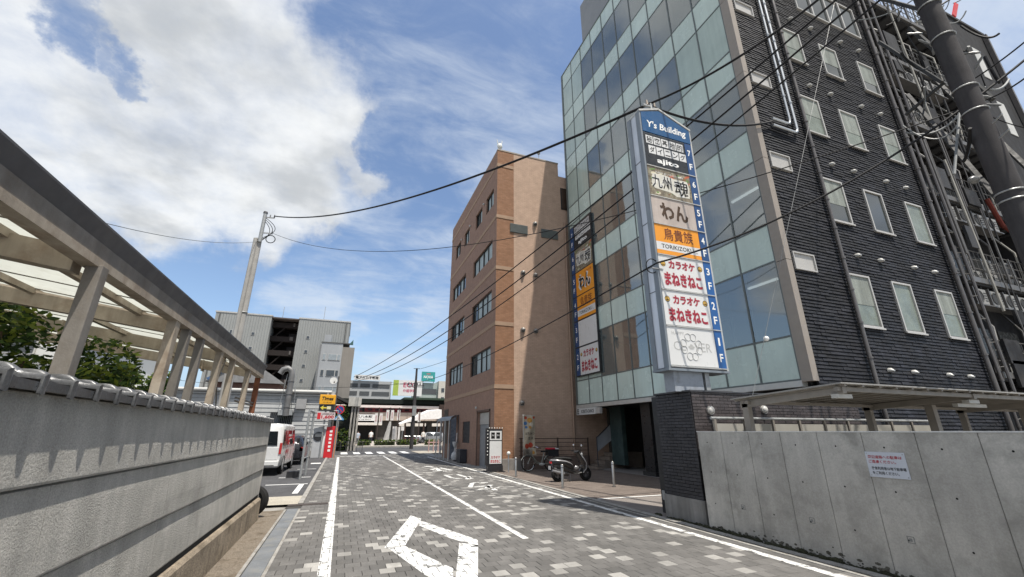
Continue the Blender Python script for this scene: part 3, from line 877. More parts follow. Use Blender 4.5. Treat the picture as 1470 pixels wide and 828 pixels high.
# pipes on the brick side
dp = M('downpipe_grey', (.13, .12, .115), .4, .1, 5, metal=.3)
def pipe_run(name, pts, r, m, parent, clamps=()):
    o = MB().tube(pts, r, 10).build(name, m, parent, smooth=True)
    for (p, q) in clamps:
        MB().cyl(p, q, r * 1.35, None, 10).build('clamp', m, o)
    return o
def vclamps(x, y, zs): return [((x, y, z - .025), (x, y, z + .025)) for z in zs]
pipe_run('downpipe', [(13.22, GY0 - .12, .1), (13.22, GY0 - .12, TOP)], .055, dp, tower, vclamps(13.22, GY0 - .12, [1.6 + .98 * k for k in range(22)]))
for x, zb_, zx in ((12.52, 12.1, 11.45), (12.78, 11.85, 11.4)):
    pass
silver = M('conduit_silver', (.5, .52, .53), .3, .08, 6, metal=.6)
pipe_run('conduit', [(12.43, GY0 - .12, TOP), (12.43, GY0 - .12, 11.25), (12.39, GY0 - .12, 11.1), (12.25, GY0 - .12, 11.05), (11.6, GY0 - .12, 11.05)], .04, silver, tower, vclamps(12.43, GY0 - .12, [12.2 + .9 * k for k in range(13)]))
pipe_run('conduit', [(12.68, GY0 - .12, TOP), (12.68, GY0 - .12, 10.95), (12.63, GY0 - .12, 10.82), (12.5, GY0 - .12, 10.78), (11.55, GY0 - .12, 10.78)], .045, silver, tower, vclamps(12.68, GY0 - .12, [12.0 + .9 * k for k in range(13)]))
pipe_run('downpipe', [(19.1, GY0 - .14, .1), (19.1, GY0 - .14, TOP)], .07, dp, tower, vclamps(19.1, GY0 - .14, [1.2 + 1.4 * k for k in range(16)]))
pipe_run('downpipe', [(19.42, GY0 - .2, .1), (19.42, GY0 - .2, TOP)], .045, dp, tower, vclamps(19.42, GY0 - .2, [1.8 + 1.4 * k for k in range(16)]))

# ground floor: recessed dark entrance
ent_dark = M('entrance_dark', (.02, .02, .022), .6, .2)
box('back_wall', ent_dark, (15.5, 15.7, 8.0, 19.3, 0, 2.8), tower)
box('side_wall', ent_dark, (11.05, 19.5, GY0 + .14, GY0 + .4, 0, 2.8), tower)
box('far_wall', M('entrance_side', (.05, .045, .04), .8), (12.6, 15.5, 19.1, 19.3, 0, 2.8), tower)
MB().chbox(11.5, 12.0, 14.5, 15.1, 0, 2.8, .002).build('column', M('black_stone', (.02, .02, .021), .35, .2, 3), tower)
MB().box(11.42, 12.08, 14.42, 15.18, .012, .16).build('column_base', M('black_stone_base', (.03, .03, .03), .5), tower)
green_stone = M('green_stone', (.035, .06, .058), .5, .2, 3, dirt=(.10, .15, .14), dirtamt=.4)
MB().box(12.2, 12.42, 17.5, 18.45, .2, 2.8).build('pillar', green_stone, tower)
MB().box(11.3, 11.36, 12.6, 13.0, .05, 2.8).build('door_frame', dark_metal, tower)
MB().box(11.3, 11.36, 10.4, 10.6, .05, 2.8).build('door_frame', dark_metal, tower)
MB().box(12.6, 12.64, 11.0, 14.0, .05, 2.7).build('glass_door', dark_glass, tower)
post_r = M('poster_pink', (.35, .12, .10), .5, .5, 6)
pw_ = thing('flower_poster', 'dark poster with pink and cream blossoms on the entrance wall', 'poster', (12.58, 13.6, 1.9))
box('poster_sheet', M('poster_black', (.015, .015, .015), .5), (12.575, 12.592, 13.25, 13.9, 1.45, 2.25), pw_)
for k in range(11):
    yy, zz = 13.32 + .5 * pr.random(), 1.52 + .66 * pr.random()
    MB().cyl((12.574, yy, zz), (12.566 - .0007 * k, yy, zz), .065, None, 10).build('blossom', [post_r, M('poster_cream', (.55, .45, .35), .5, .3, 9)][k % 2], pw_)
# steps up to the side door
stp = thing('entrance_steps', 'tan concrete steps with handrail and white panel beside the green pillar', 'steps', (11.9, 19.0, 0))
stone_t = M('tan_step', (.23, .19, .155), .8, .15, 3, bump=.3, spots=.2)
for k in range(4):
    box('step', stone_t, (11.55 + .28 * k, 11.55 + .28 * (k + 1) - .003, 18.55, 19.5, 0, .17 * (k + 1)), stp)
box('landing', stone_t, (12.67, 14, 18.55, 19.28, 0, .70), stp)
MB().box(11.2, 11.547, 18.2, 19.5, .012, .1).build('step', stone_t, stp)
hp = MB(); hp.prism([(11.45, 18.52, .75), (12.25, 18.52, 1.25), (12.25, 18.52, 2.0), (11.45, 18.52, 1.35)], (0, .03, 0)); hp.build('rail_panel', M('pale_panel', (.33, .34, .36), .5), stp)
MB().tube([(11.42, 18.5, .1), (11.42, 18.5, 1.42)], .025, 8).build('rail_post', dark_metal, stp)
MB().tube([(11.42, 18.5, 1.38), (12.3, 18.5, 2.05)], .025, 8).build('handrail', dark_metal, stp)

# small projecting name board under the glass
nb = thing('name_board', 'small white horizontal name board with black letters under the glass wall', 'sign', (10.8, 18.2, 2.6))
box('board_box', M('sign_white', (.55, .55, .53), .5, .05), (10.74, 10.84, 17.35, 19.1, 2.42, 2.72), nb)
box('frame', alu, (10.75, 10.88, 17.0, 17.345, 2.44, 2.7), nb)
text('KOBUTA DANCE', letter_black, nb, (10.739, 18.05, 2.57), (0, -1, 0), ZUP, 1.15, .16, thick=.02)
for k in range(3):
    for j in range(2): MB().box(10.735, 10.739, 18.86 + j * .1, 18.94 + j * .1, 2.45 + k * .09, 2.51 + k * .09).build('emblem_square', letter_black, nb)

# ------------------------------------------------------------------ tenant signs
navy = M('sign_navy', (.012, .055, .165), .35, .06, 2, spec=.6)
blue = M('sign_blue', (.012, .085, .27), .35, .06, 2, spec=.6)
s_white = M('sign_face_white', (.62, .62, .61), .35, .04, 1.5)
s_orange = M('sign_face_orange', (.72, .28, .02), .4, .06, 1.5)
s_black = M('sign_face_black', (.02, .022, .024), .35, .1)
s_beige = M('sign_face_beige', (.42, .36, .32), .45, .10, 2.5, streak=.15)
s_food = M('sign_face_food', (.16, .13, .09), .4, .5, 7, dirt=(.42, .40, .28), dirtamt=.8, dirtscale=9)
brown_ink = M('brown_ink', (.07, .045, .03), .6, .3, 9)
gold = M('bell_gold', (.55, .33, .06), .4, .15, 20)
grey_ink = M('grey_ink', (.40, .40, .39), .6, .1)
red_ink = M('red_ink', (.30, .012, .03), .5, .05)
pink_ink = M('outline_pink', (.55, .28, .27), .5, .05)
def sign_face(kind, par, o, rt, up, w, h):
    """one tenant panel: o = lower left corner, rt/up unit vectors, w x h; every mark is cut geometry on the board"""
    o, rt, up = Vector(o), Vector(rt), Vector(up); nrm = rt.cross(up)
    face = {'ajito': s_black, 'kyushu': s_food, 'brush': s_beige, 'brush2': s_orange, 'tori': s_orange, 'cat': s_white, 'karaoke': s_white, 'clover': s_white}[kind]
    def P(a, b, d=0.0): return o + rt * (a * w) + up * (b * h) + nrm * d
    mb = MB(); mb.prism([P(0, 0, -.02), P(1, 0, -.02), P(1, 1, -.02), P(0, 1, -.02)], nrm * .022)
    pn = mb.build('tenant_panel', face, par)
    T = lambda s, m, a, b, ww, hh, th=.0, d=.004, **k: text(s, m, pn, P(a, b), rt, up, ww * w, hh * h, thick=th, depth=d, **k)
    def rect(m, a0, b0, a1, b1, d=.003, nm='print'): MB().quad(P(a0, b0, d), P(a1, b0, d), P(a1, b1, d), P(a0, b1, d)).build(nm, m, pn)
    if kind == 'ajito':
        for k, ch in enumerate('秘密基地的'):
            a = .05 + k * .185; rect(s_white, a, .68, a + .165, .93, nm='character_tile'); T(ch, letter_black, a + .083, .805, .13, .2, .01, .006)
        for k, ch in enumerate('ダイニング'):
            a = .09 + k * .185; rect(s_white, a, .37, a + .165, .62, nm='character_tile'); T(ch, letter_black, a + .083, .495, .12, .17, .01, .006)
        T('ajito', letter_white, .52, .17, .52, .2, .03)
    elif kind == 'kyushu':
        rg = random.Random(11)
        fm_ = [M('food_green', (.12, .22, .05), .5, .3, 9), M('food_red', (.42, .10, .04), .5, .3, 9), M('food_cream', (.55, .50, .36), .5, .2, 9), M('food_brown', (.22, .11, .04), .5, .3, 9)]
        for k in range(46):
            a, b, r_ = rg.uniform(.05, .95), rg.uniform(.08, .92), rg.uniform(.03, .085)
            if .25 < a < .9 and .3 < b < .75 and rg.random() < .6: continue
            c_ = P(a, b); t_ = rg.uniform(0, 3.14)
            pts = [c_ + rt * (r_ * w * math.cos(t)) + up * (r_ * w * .55 * math.sin(t + t_)) + nrm * (.0028 + .00004 * k) for t in [2 * math.pi * i / 9 for i in range(9)]]
            MB().quad(*pts).build('food_print', fm_[k % 4 if a > .4 else (k % 2) * 2], pn)
        MB().quad(*[P(a_, b_, .0052) for a_, b_ in ((.06, .42), (.12, .24), (.5, .2), (.62, .1), (.93, .14), (.96, .5), (.92, .74), (.6, .72), (.4, .78), (.1, .76))]).build('white_patch', M('patch_cream', (.56, .54, .47), .5, .15, 9), pn)
        for s_, a, b, ww, hh in (('九州', .30, .50, .46, .46), ('魂', .76, .42, .34, .56)):
            T(s_, s_white, a, b, ww * 1.04, hh * 1.04, .05, .006); T(s_, letter_black, a, b, ww, hh, .006, .009)
        T('九州うまいもんと焼酎', letter_white, .5, .83, .66, .07, .0, .006)
    elif kind in ('brush', 'brush2'):
        ink = brown_ink if kind == 'brush' else letter_black
        if kind == 'brush2': T('わん', s_white, .5, .5, .72, .7, .09, .004)
        T('わん', ink, .5, .5, .62, .62, .035, .007, lean=-.18)
        if kind == 'brush2': T('くいもの屋', letter_red, .7, .86, .4, .09, .0, .006)
    elif kind == 'tori':
        rect(s_white, 0, .13, 1, .40); T('鳥貴族', red_ink if False else M('dark_red_ink', (.12, .02, .01), .5), .52, .70, .66, .42, .004, .006)
        T('TORIKIZOKU', letter_black, .47, .265, .72, .14, .004, .006); T('INC.', letter_black, .90, .20, .06, .035, .0, .006)
    elif kind == 'karaoke':
        T('カラオケ', pink_ink, .5, .745, .60, .27, .05, .004); T('カラオケ', red_ink, .5, .745, .57, .25, .035, .007)
        T('まねきねこ', pink_ink, .5, .30, .84, .42, .05, .004); T('まねきねこ', red_ink, .5, .30, .81, .39, .035, .007)
        for a in (.09, .91):
            pts = [P(a, .74) + rt * (.055 * w * math.cos(t)) + up * (.055 * w * math.sin(t)) + nrm * .004 for t in [2 * math.pi * i / 14 for i in range(14)]]
            MB().quad(*pts).build('bell_print', letter_black, pn)
            pts = [P(a, .74) + rt * (.046 * w * math.cos(t)) + up * (.046 * w * math.sin(t)) + nrm * .006 for t in [2 * math.pi * i / 14 for i in range(14)]]
            MB().quad(*pts).build('bell_print', gold, pn)
            rect(letter_black, a - .03, .70, a + .03, .72, .008, 'bell_slot')
    elif kind == 'clover':
        T('HAPPY', grey_ink, .22, .83, .26, .09, .0, .004); T('CL   VER', grey_ink, .5, .50, .80, .24, .0, .004)
        for t in (math.pi / 2, 0, -math.pi / 2, math.pi):
            cc = P(.47, .5) + rt * (.16 * w * math.cos(t)) + up * (.16 * w * math.sin(t))
            for sgn in (-1, 1):
                c2_ = cc + rt * (.055 * w * -math.sin(t) * sgn) + up * (.055 * w * math.cos(t) * sgn)
                MB().ring(c2_ + nrm * .004, nrm, .062 * w, .006 * 1.2, 18, 4).build('clover_print', grey_ink, pn)
        T('♣', grey_ink, .47, .5, .13, .13, .0, .005)
    return pn

pyl = thing('pylon_sign', 'tall sign tower with blue gabled header and seven floor panels on the dark brick pier', 'sign', (6.9, 7.25, 2.45))
PX0, PX1, PY, PZ0, PZ1 = 6.15, 7.77, 7.0, 2.92, 9.38
pale = M('sign_casing', (.58, .61, .66), .45, .06, 2, metal=.2, streak=.12)
pale_d = M('sign_casing_grey', (.20, .225, .25), .45, .06, 2, metal=.2, streak=.12)
apx = (6.78, 9.66)
mb = MB()
mb.prism([(PX0 + .02, PY + .02, PZ0), (PX1 - .02, PY + .02, PZ0), (PX1 - .02, PY + .02, 9.25), (apx[0], PY + .02, apx[1] - .04), (PX0 + .02, PY + .02, 9.42)], (0, .43, 0))
mb.build('casing', pale, pyl)
mb = MB(); mb.box(PX0 - .0, PX0 + .05, PY, PY + .15, PZ0 - .02, 9.45); mb.build('frame_post', pale_d, pyl)
mb = MB(); mb.box(PX0 - .0, PX0 + .05, PY + .36, PY + .50, PZ0 - .02, 9.45); mb.build('frame_post', pale_d, pyl)
MB().box(PX1 - .045, PX1, PY, PY + .46, PZ0 - .02, 9.27).build('frame_post', alu, pyl)
for z in (4.6, 6.3, 8.0): MB().box(PX0 + .012, PX0 + .019, PY + .152, PY + .358, z, z + .012).build('panel_joint', dark_metal, pyl)
MB().box(PX0 - .02, PX1 + .02, PY - .01, PY + .50, PZ0 - .07, PZ0 - .021).build('bottom_plate', pale_d, pyl)
MB().box(PX0 + .18, PX0 + .95, PY + .1, PY + .40, 2.44, PZ0 - .071).build('neck', M('neck_grey', (.30, .33, .37), .6, .15, 5, dirt=(.12, .12, .12), dirtamt=.6, dirtscale=5), pyl)
MB().box(PX0 + 1.02, PX0 + 1.14, PY + .1, PY + .3, 2.44, PZ0 - .071).build('neck_post', galv, pyl)
hz = 8.80
mb = MB(); mb.prism([(PX0 + .05, PY - .012, hz + .02), (PX1 - .047, PY - .012, hz + .02), (PX1 - .047, PY - .012, 9.22), (apx[0], PY - .012, apx[1] - .07), (PX0 + .05, PY - .012, 9.40)], (0, .03, 0))
hdp = mb.build('header_panel', M('header_blue', (.012, .075, .19), .35, .05, 2), pyl)
for a, b in (((PX0, 9.44), apx), (apx, (PX1, 9.26))): MB().bar((a[0], PY + .22, a[1]), (b[0], PY + .22, b[1]), .48, .05, (0, 0, 1)).build('roof_trim', alu, pyl)
text("Y's Building", letter_white, hdp, ((PX0 + PX1) / 2, PY - .013, 9.06), (1, 0, 0), ZUP, 1.25, .27, thick=.02, depth=.003, lean=.12)
zz = [8.80, 7.82, 6.98, 6.24, 5.46, 4.62, 3.80, 2.94]
kinds = ['ajito', 'kyushu', 'brush', 'tori', 'karaoke', 'karaoke', 'clover']
xs_ = PX1 - .27
for k in range(7):
    z1, z0 = zz[k], zz[k + 1]
    sign_face(kinds[k], pyl, (PX0 + .055, PY - .0, z0 + .025), (1, 0, 0), (0, 0, 1), xs_ - PX0 - .06, z1 - z0 - .04)
    fs_ = MB().box(xs_ + .005, PX1 - .047, PY - .004, PY + .02, z0 + .012, z1 - .012).build('floor_strip', blue if k > 3 else navy, pyl)
    text(str(7 - k), letter_white, fs_, ((xs_ + PX1 - .04) / 2, PY - .005, z0 + (z1 - z0) * .70), (1, 0, 0), ZUP, .10 if k < 6 else .05, .18, thick=.02)
    text('F', letter_white, fs_, ((xs_ + PX1 - .04) / 2, PY - .005, z0 + (z1 - z0) * .28), (1, 0, 0), ZUP, .10, .18, thick=.02)
    MB().box(PX0 + .05, PX1 - .045, PY - .02, PY + .018, z0 - .012, z0 + .010).build('divider', alu, pyl)
# bracket and insulator on top
MB().tube([(6.75, 7.2, 9.6), (6.75, 7.2, 10.0)], .04, 8).build('mast', galv, pyl)
for dx in (-.12, .12): MB().cyl((6.75 + dx, 7.2, 9.92), (6.75 + dx, 7.2, 10.08), .04, .025, 8).build('insulator', M('porcelain_brown', (.20, .15, .11), .4), pyl)
MB().bar((6.5, 7.2, 9.9), (7.0, 7.2, 9.9), .05, .05).build('cross_bar', galv, pyl)

# vertical sign on the glass front
vs = thing('wall_sign', 'tall vertical tenant sign with black, orange and white panels on the glass front', 'sign', (10.85, 17.9, 8.4))
VY0, VY1 = 16.78, 18.98
box('backing', s_black, (10.78, 10.87, VY0, VY1, 4.24, 12.5), vs)
for k, (a, b, kd) in enumerate(((11.05, 12.44, 'ajito'), (9.72, 11.0, 'kyushu'), (8.40, 9.66, 'brush2'), (7.1, 8.34, 'tori'), (5.74, 7.02, 'cat'), (4.30, 5.66, 'karaoke'))):
    sign_face(kd, vs, (10.775, 18.55, a), (0, -1, 0), (0, 0, 1), 1.72, b - a)
    st = MB().box(10.77, 10.779, 18.58, 18.94, a, b).build('floor_strip', navy, vs)
    text(str(7 - k), letter_white, st, (10.769, 18.76, a + (b - a) * .68), (0, -1, 0), ZUP, .15, .26, thick=.01)
    text('F', letter_white, st, (10.769, 18.76, a + (b - a) * .28), (0, -1, 0), ZUP, .15, .26, thick=.01)

# ================================================================== tan brick-tiled building
tanA = mbrick('tan_mosaic_street', (.29, .185, .14), (.27, .17, .13), (.22, .14, .10), .24, .075, 'yz', .8, .3)
tanB = mbrick('tan_mosaic_side', (.47, .33, .25), (.43, .305, .23), (.34, .25, .18), .24, .075, 'xz', .8, .3)
orangeB = mbrick('orange_brick_strip', (.30, .165, .10), (.245, .13, .075), (.20, .12, .08), .22, .075, 'xz', .8, .4)
band_m = M('pale_band', (.34, .235, .165), .8, .08, 3, bump=.2)
AX, AY0, AY1, BX1 = 6.62, 19.6, 30.7, 17.5
tan = thing('tan_building', 'five storey tan and brown tiled building with a slanted view of its side wall', 'building', (9, 25, 0))
ROOF = 17.2
WA = [(20.2, 21.6, 13.95, 15.0), (22.43, 23.86, 13.95, 15.0), (25.38, 26.7, 13.95, 15.0), (27.75, 29.2, 13.95, 15.0)]
for z0, z1 in ((10.72, 11.8), (7.72, 8.86), (4.62, 5.82)): WA += [(20.3, 24.1, z0, z1), (25.9, 29.6, z0, z1)]
OPEN = WA + [(20.3, 22.3, .0, 2.6), (23.8, 25.4, 1.05, 2.2)]
def wall_with_holes(mk, x, y0, y1, z0, z1, holes, th):
    ys = sorted({y0, y1} | {h[0] for h in holes} | {h[1] for h in holes}); zs = sorted({z0, z1} | {h[2] for h in holes} | {h[3] for h in holes})
    mb = MB()
    def solid(i, k):
        if i < 0 or k < 0 or i >= len(ys) - 1 or k >= len(zs) - 1: return False
        yc, zc_ = (ys[i] + ys[i + 1]) / 2, (zs[k] + zs[k + 1]) / 2
        return not any(h[0] < yc < h[1] and h[2] < zc_ < h[3] for h in holes)
    for i in range(len(ys) - 1):
        for k in range(len(zs) - 1):
            if not solid(i, k): continue
            a, b, c, d = ys[i], ys[i + 1], zs[k], zs[k + 1]
            mb.quad((x, a, c), (x, a, d), (x, b, d), (x, b, c))
            if not solid(i - 1, k): mb.quad((x, a, c), (x + th, a, c), (x + th, a, d), (x, a, d))
            if not solid(i + 1, k): mb.quad((x, b, c), (x, b, d), (x + th, b, d), (x + th, b, c))
            if not solid(i, k - 1): mb.quad((x, a, c), (x, b, c), (x + th, b, c), (x + th, a, c))
            if not solid(i, k + 1): mb.quad((x, a, d), (x + th, a, d), (x + th, b, d), (x, b, d))
    return mb
wall_with_holes(None, AX, AY0 + .001, AY1, 0, ROOF, OPEN, .28).build('street_wall', tanA, tan)
box('inner_core', M('room_dark', (.03, .03, .03), .9), (AX + .3, BX1, AY0 + .1, AY1 - .02, 0, 16.2), tan)
MB().box(AX + .004, 7.62, AY0 - .0, AY0 + .14, .0, ROOF).build('corner_strip', orangeB, tan)
MB().box(7.622, 10.52, AY0 + .004, AY0 + .14, 0, ROOF).build('side_wall', tanB, tan)
MB().box(10.522, BX1, AY0 + .004, AY0 + .14, 0, 16.35).build('side_wall', tanB, tan)
MB().box(AX + .0, AX + .2, AY0 + .02, AY1, ROOF + .001, ROOF + .07).build('coping', edge_m, tan)
MB().box(AX - .01, 10.54, AY0 - .02, AY0 + .18, ROOF + .0, ROOF + .08).build('coping', edge_m, tan)
for z in (3.72, 6.84, 9.87, 12.9, 16.2):
    MB().box(AX - .022, AX + .01, AY0 - .024, AY1, z - .10, z + .10).build('pale_band', band_m, tan)
    MB().box(AX + .011, 7.60, AY0 - .024, AY0 + .01, z - .10, z + .10).build('pale_band', band_m, tan)
bronze = M('bronze_frame', (.035, .03, .028), .4, .1, metal=.5)
tglass = mglass('office_glass', (.07, .085, .085), .05, .8)
blind = M('pale_blind', (.36, .42, .43), .6, .08, 4)
wr2 = random.Random(9)
for (y0, y1, z0, z1) in WA:
    xf = AX + .08
    mb = MB(); f = .06
    mb.box(xf, xf + .1, y0, y0 + f, z0, z1); mb.box(xf, xf + .1, y1 - f, y1, z0, z1); mb.box(xf, xf + .1, y0 + f, y1 - f, z0, z0 + f); mb.box(xf, xf + .1, y0 + f, y1 - f, z1 - f, z1)
    fr = mb.build('window', bronze, tan)
    n = 4 if y1 - y0 > 3 else 2
    for k in range(n):
        a, b = y0 + f + (y1 - y0 - 2 * f) * k / n, y0 + f + (y1 - y0 - 2 * f) * (k + 1) / n
        if k: MB().box(xf - .005, xf + .06, a - .03, a + .03, z0 + f, z1 - f).build('mullion', bronze, fr)
        xp = xf + .05 + (k % 2) * .02
        MB().box(xp, xp + .01, a + .03, b - .03, z0 + f, z1 - f).build('pane', blind if wr2.random() < .7 else tglass, fr)
hood_s = M('vent_hood_steel', (.30, .29, .27), .4, .15, 8, metal=.5)
# side wall louvres, small window, domed vents
louv = M('louvre_steel', (.16, .17, .16), .35, .1, 4, metal=.5)
for x0, x1 in ((7.40, 8.44), (9.28, 10.32)):
    fr = MB().box(x0, x1, AY0 - .05, AY0 + .0, 12.05, 12.58).build('louvre', louv, tan)
    for k in range(8): MB().box(x0 + .02, x1 - .02, AY0 - .064, AY0 - .051, 12.08 + k * .062, 12.12 + k * .062).build('slat', louv, fr)
mb = MB(); mb.box(10.62, 11.4, AY0 - .03, AY0 + .0, 14.1, 15.55); f_ = mb.build('window', bronze, tan)
MB().box(10.68, 11.34, AY0 - .045, AY0 - .031, 14.16, 15.48).build('pane', M('brown_glass', (.06, .04, .03), .2), f_)
for x, z in ((8.9, 12.8), (8.14, 9.74), (8.87, 9.7), (8.11, 6.6), (8.83, 6.6), (8.02, 2.97)):
    vd_ = MB().ball((x, AY0 - .06, z + .02), .12, 14, 8, (1, 1.05, .85)).build('vent_dome', hood_s, tan, smooth=True)
    MB().cyl((x, AY0 - .0, z), (x, AY0 - .05, z), .135, None, 16).build('flange', hood_s, vd_)
    MB().cyl((x, AY0 - .10, z - .06), (x, AY0 - .10, z - .09), .08, None, 12).build('vent_mouth', black_m, vd_)
for y, z in ((22.0, 14.9), (25.1, 14.9), (27.4, 14.9), (22.5, 2.85)):
    MB().ball((AX - .05, y, z), .07, 8, 6).build('vent_dome', hood_m, tan, smooth=True)
pipe_run('downpipe', [(10.78, AY0 - .1, 0), (10.78, AY0 - .1, 13.2)], .055, M('tan_pipe', (.30, .20, .14), .5, .1), tan, vclamps(10.78, AY0 - .1, [1 + 1.6 * k for k in range(8)]))
MB().box(AX - .012, 7.9, AY0 - .34, AY0 - .026, 0, .47).build('plinth', M('plinth_grey', (.22, .205, .19), .85, .15, 3, bump=.3), tan)
# shutter door, dark window
MB().box(AX + .12, AX + .15, 20.32, 22.28, 2.0, 2.58).build('shutter_box', alu, tan)
sh = MB().box(AX + .14, AX + .16, 20.32, 22.28, 0, 1.99).build('shutter_door', M('door_grey', (.20, .21, .22), .5, .1), tan)
for k in range(8): MB().box(AX + .105, AX + .119, 20.34, 22.26, 2.03 + k * .066, 2.08 + k * .066).build('slat', alu, tan)
MB().box(AX - .03, AX + .1, 20.18, 20.298, 0, 2.7).build('door_jamb', M('jamb_brown', (.10, .065, .05), .6), tan)
MB().box(AX - .03, AX + .1, 22.302, 22.42, 0, 2.7).build('door_jamb', M('jamb_brown', (.10, .065, .05), .6), tan)
MB().box(AX - .03, AX + .1, 20.18, 22.42, 2.602, 2.70).build('door_lintel', M('jamb_brown', (.10, .065, .05), .6), tan)
MB().box(AX + .05, AX + .07, 23.8, 25.4, 1.05, 2.2).build('dark_window', black_m, tan)
MB().box(AX - .02, AX + .02, 29.3, 30.5, .9, 3.1).build('dark_window', bronze, tan)
# curved grey entrance hood beside the tan building
hm = M('hood_grey', (.16, .175, .19), .45, .1, 3)
hood = thing('curved_shelter', 'curved grey entrance hood with white posts against the tan building', 'shelter', (6.2, 28, 0))
for y in (26.3, 28.3, 30.2):
    pass
mb = MB(); prof = [(AX - .01, 1.0), (AX - .01, 2.62), (AX - .25, 2.60), (AX - .45, 2.50), (AX - .55, 2.3), (AX - .56, 1.0), (AX - .53, 1.0), (AX - .52, 2.28), (AX - .43, 2.46), (AX - .25, 2.56), (AX - .04, 2.58), (AX - .04, 1.0)]
mb.prism([(x, 26.3, z) for x, z in prof], (0, .04, 0)); mb.build('end_frame', dark_metal, hood)
mb = MB(); arc = [(AX - .02, 2.60), (AX - .25, 2.58), (AX - .44, 2.48), (AX - .54, 2.3)]
for i in range(3):
    (xa, za), (xb, zb_) = arc[i], arc[i + 1]
    mb.quad((xa, 26.34, za), (xb, 26.34, zb_), (xb, 30.3, zb_), (xa, 30.3, za))
mb.build('curved_roof', hm, hood, smooth=True)
MB().quad((AX - .15, 26.33, .1), (AX - .5, 26.33, .1), (AX - .5, 26.33, 2.35), (AX - .15, 26.33, 2.55)).build('end_panel', M('blue_grey_panel', (.12, .14, .17), .25), hood)
for y in (26.5, 27.7, 29.0, 30.2): MB().box(AX - .56, AX - .50, y, y + .07, 0, 2.3).build('post', M('white_post', (.5, .5, .48), .5), hood)
# rooftop aerial bowl
ant = thing('rooftop_aerial', 'small white wireless aerial on the roof corner of the tan building', 'antenna', (6.8, 19.8, ROOF + .07))
MB().cyl((6.8, 19.8, ROOF + .07), (6.8, 19.8, ROOF + .75), .03, None, 8).build('mast', galv, ant)
MB().ball((6.8, 19.75, ROOF + .42), .17, 10, 6, (1, .6, 1.2)).build('drum', M('aerial_white', (.6, .62, .6), .4), ant, smooth=True)
for dx in (-.12, .1): MB().cyl((6.8 + dx, 19.75, ROOF + .55), (6.8 + dx * 1.5, 19.75, ROOF + .85), .035, .02, 8).build('rod', M('aerial_white', (.6, .62, .6), .4), ant)
lamp = thing('rooftop_lamp', 'tiny beacon lamp on the roof edge of the tan building', 'lamp', (9.3, 21.2, ROOF))
MB().cyl((9.3, 19.7, ROOF + .08), (9.3, 19.7, ROOF + .5), .02, None, 6).build('stem', galv, lamp)
MB().ball((9.3, 19.7, ROOF + .55), .1, 8, 6).build('bulb', hood_m, lamp, smooth=True)

# railing with horizontal bars along the forecourt back
rl = thing('bar_railing', 'brown metal railing with horizontal bars behind the parked bicycle', 'railing', (9.6, 19.3, 0))
rm = M('railing_brown', (.07, .05, .042), .6, .15)
for k in range(5): MB().tube([(7.75, 19.3, .62 + k * .18), (11.45, 19.3, .62 + k * .18)], .02 if k == 4 else .013, 6).build('bar', rm, rl)
for x in (7.85, 9.75, 11.4): MB().box(x - .025, x + .025, 19.27, 19.33, 0, 1.38).build('post', rm, rl)
box('low_wall', M('low_wall_brown', (.16, .12, .10), .85, .1, 3, bump=.3), (7.92, 11.5, 19.35, 19.55, 0, .55), rl)
# ================================================================== pier, concrete wall, bicycle roof (right foreground)
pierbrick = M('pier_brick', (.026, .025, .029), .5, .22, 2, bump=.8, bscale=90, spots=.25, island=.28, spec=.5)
pierbrick_b = M('pier_brick_lit', (.060, .050, .050), .5, .22, 2, bump=.8, bscale=90, spots=.25, island=.28)  # lighter copy of the pier brick: sunlight on the side put into the colour
pier = thing('brick_pier', 'dark grey brick pier on a concrete foot, carrying the tall sign tower', 'pier', (7.2, 7.4, 0))
box('core', M('pier_core', (.012, .012, .013), .9), (6.515, 7.6, 6.895, 7.96, .42, 2.42), pier)
box('foot', M('pier_foot', (.24, .235, .225), .9, .12, 3, bump=.5, streak=.25, dirt=(.09, .085, .07), dirtamt=.6), (6.48, 7.6, 6.865, 7.98, -.03, .42), pier)
def bricks_x(x, y0, y1, z0, z1, L, H, mb, sgn=-1):
    r = random.Random(4); row = 0; z = z0
    while z < z1 - .01:
        y = y0 - (L / 2 if row % 2 else 0); z2 = min(z + H, z1)
        while y < y1:
            p, q = max(y, y0), min(y + L, y1)
            if q - p > .015:
                d = r.uniform(.010, .015)
                mb.add([(x, p + .002, z + .003), (x, q - .002, z + .003), (x, q - .002, z2 - .003), (x, p + .002, z2 - .003),
                        (x - d, p + .004, z + .005), (x - d, q - .004, z + .005), (x - d, q - .004, z2 - .005), (x - d, p + .004, z2 - .005)],
                       [(4, 7, 6, 5), (0, 4, 5, 1), (1, 5, 6, 2), (2, 6, 7, 3), (3, 7, 4, 0)])
            y += L
        z = z2; row += 1
def bricks_y(y, x0, x1, z0, z1, L, H, mb):
    r = random.Random(4); row = 0; z = z0
    while z < z1 - .01:
        x = x0 - (L / 2 if row % 2 else 0); z2 = min(z + H, z1)
        while x < x1:
            p, q = max(x, x0), min(x + L, x1)
            if q - p > .015:
                d = r.uniform(.010, .015)
                mb.add([(p + .002, y, z + .003), (q - .002, y, z + .003), (q - .002, y, z2 - .003), (p + .002, y, z2 - .003),
                        (p + .004, y - d, z + .005), (q - .004, y - d, z + .005), (q - .004, y - d, z2 - .005), (p + .004, y - d, z2 - .005)],
                       [(4, 5, 6, 7), (0, 1, 5, 4), (1, 2, 6, 5), (2, 3, 7, 6), (3, 0, 4, 7)])
            x += L
        z = z2; row += 1
mb = MB(); bricks_x(6.515, 6.9, 7.955, .425, 2.42, .21, .062, mb); mb.build('bricks', pierbrick, pier, kind='stuff')
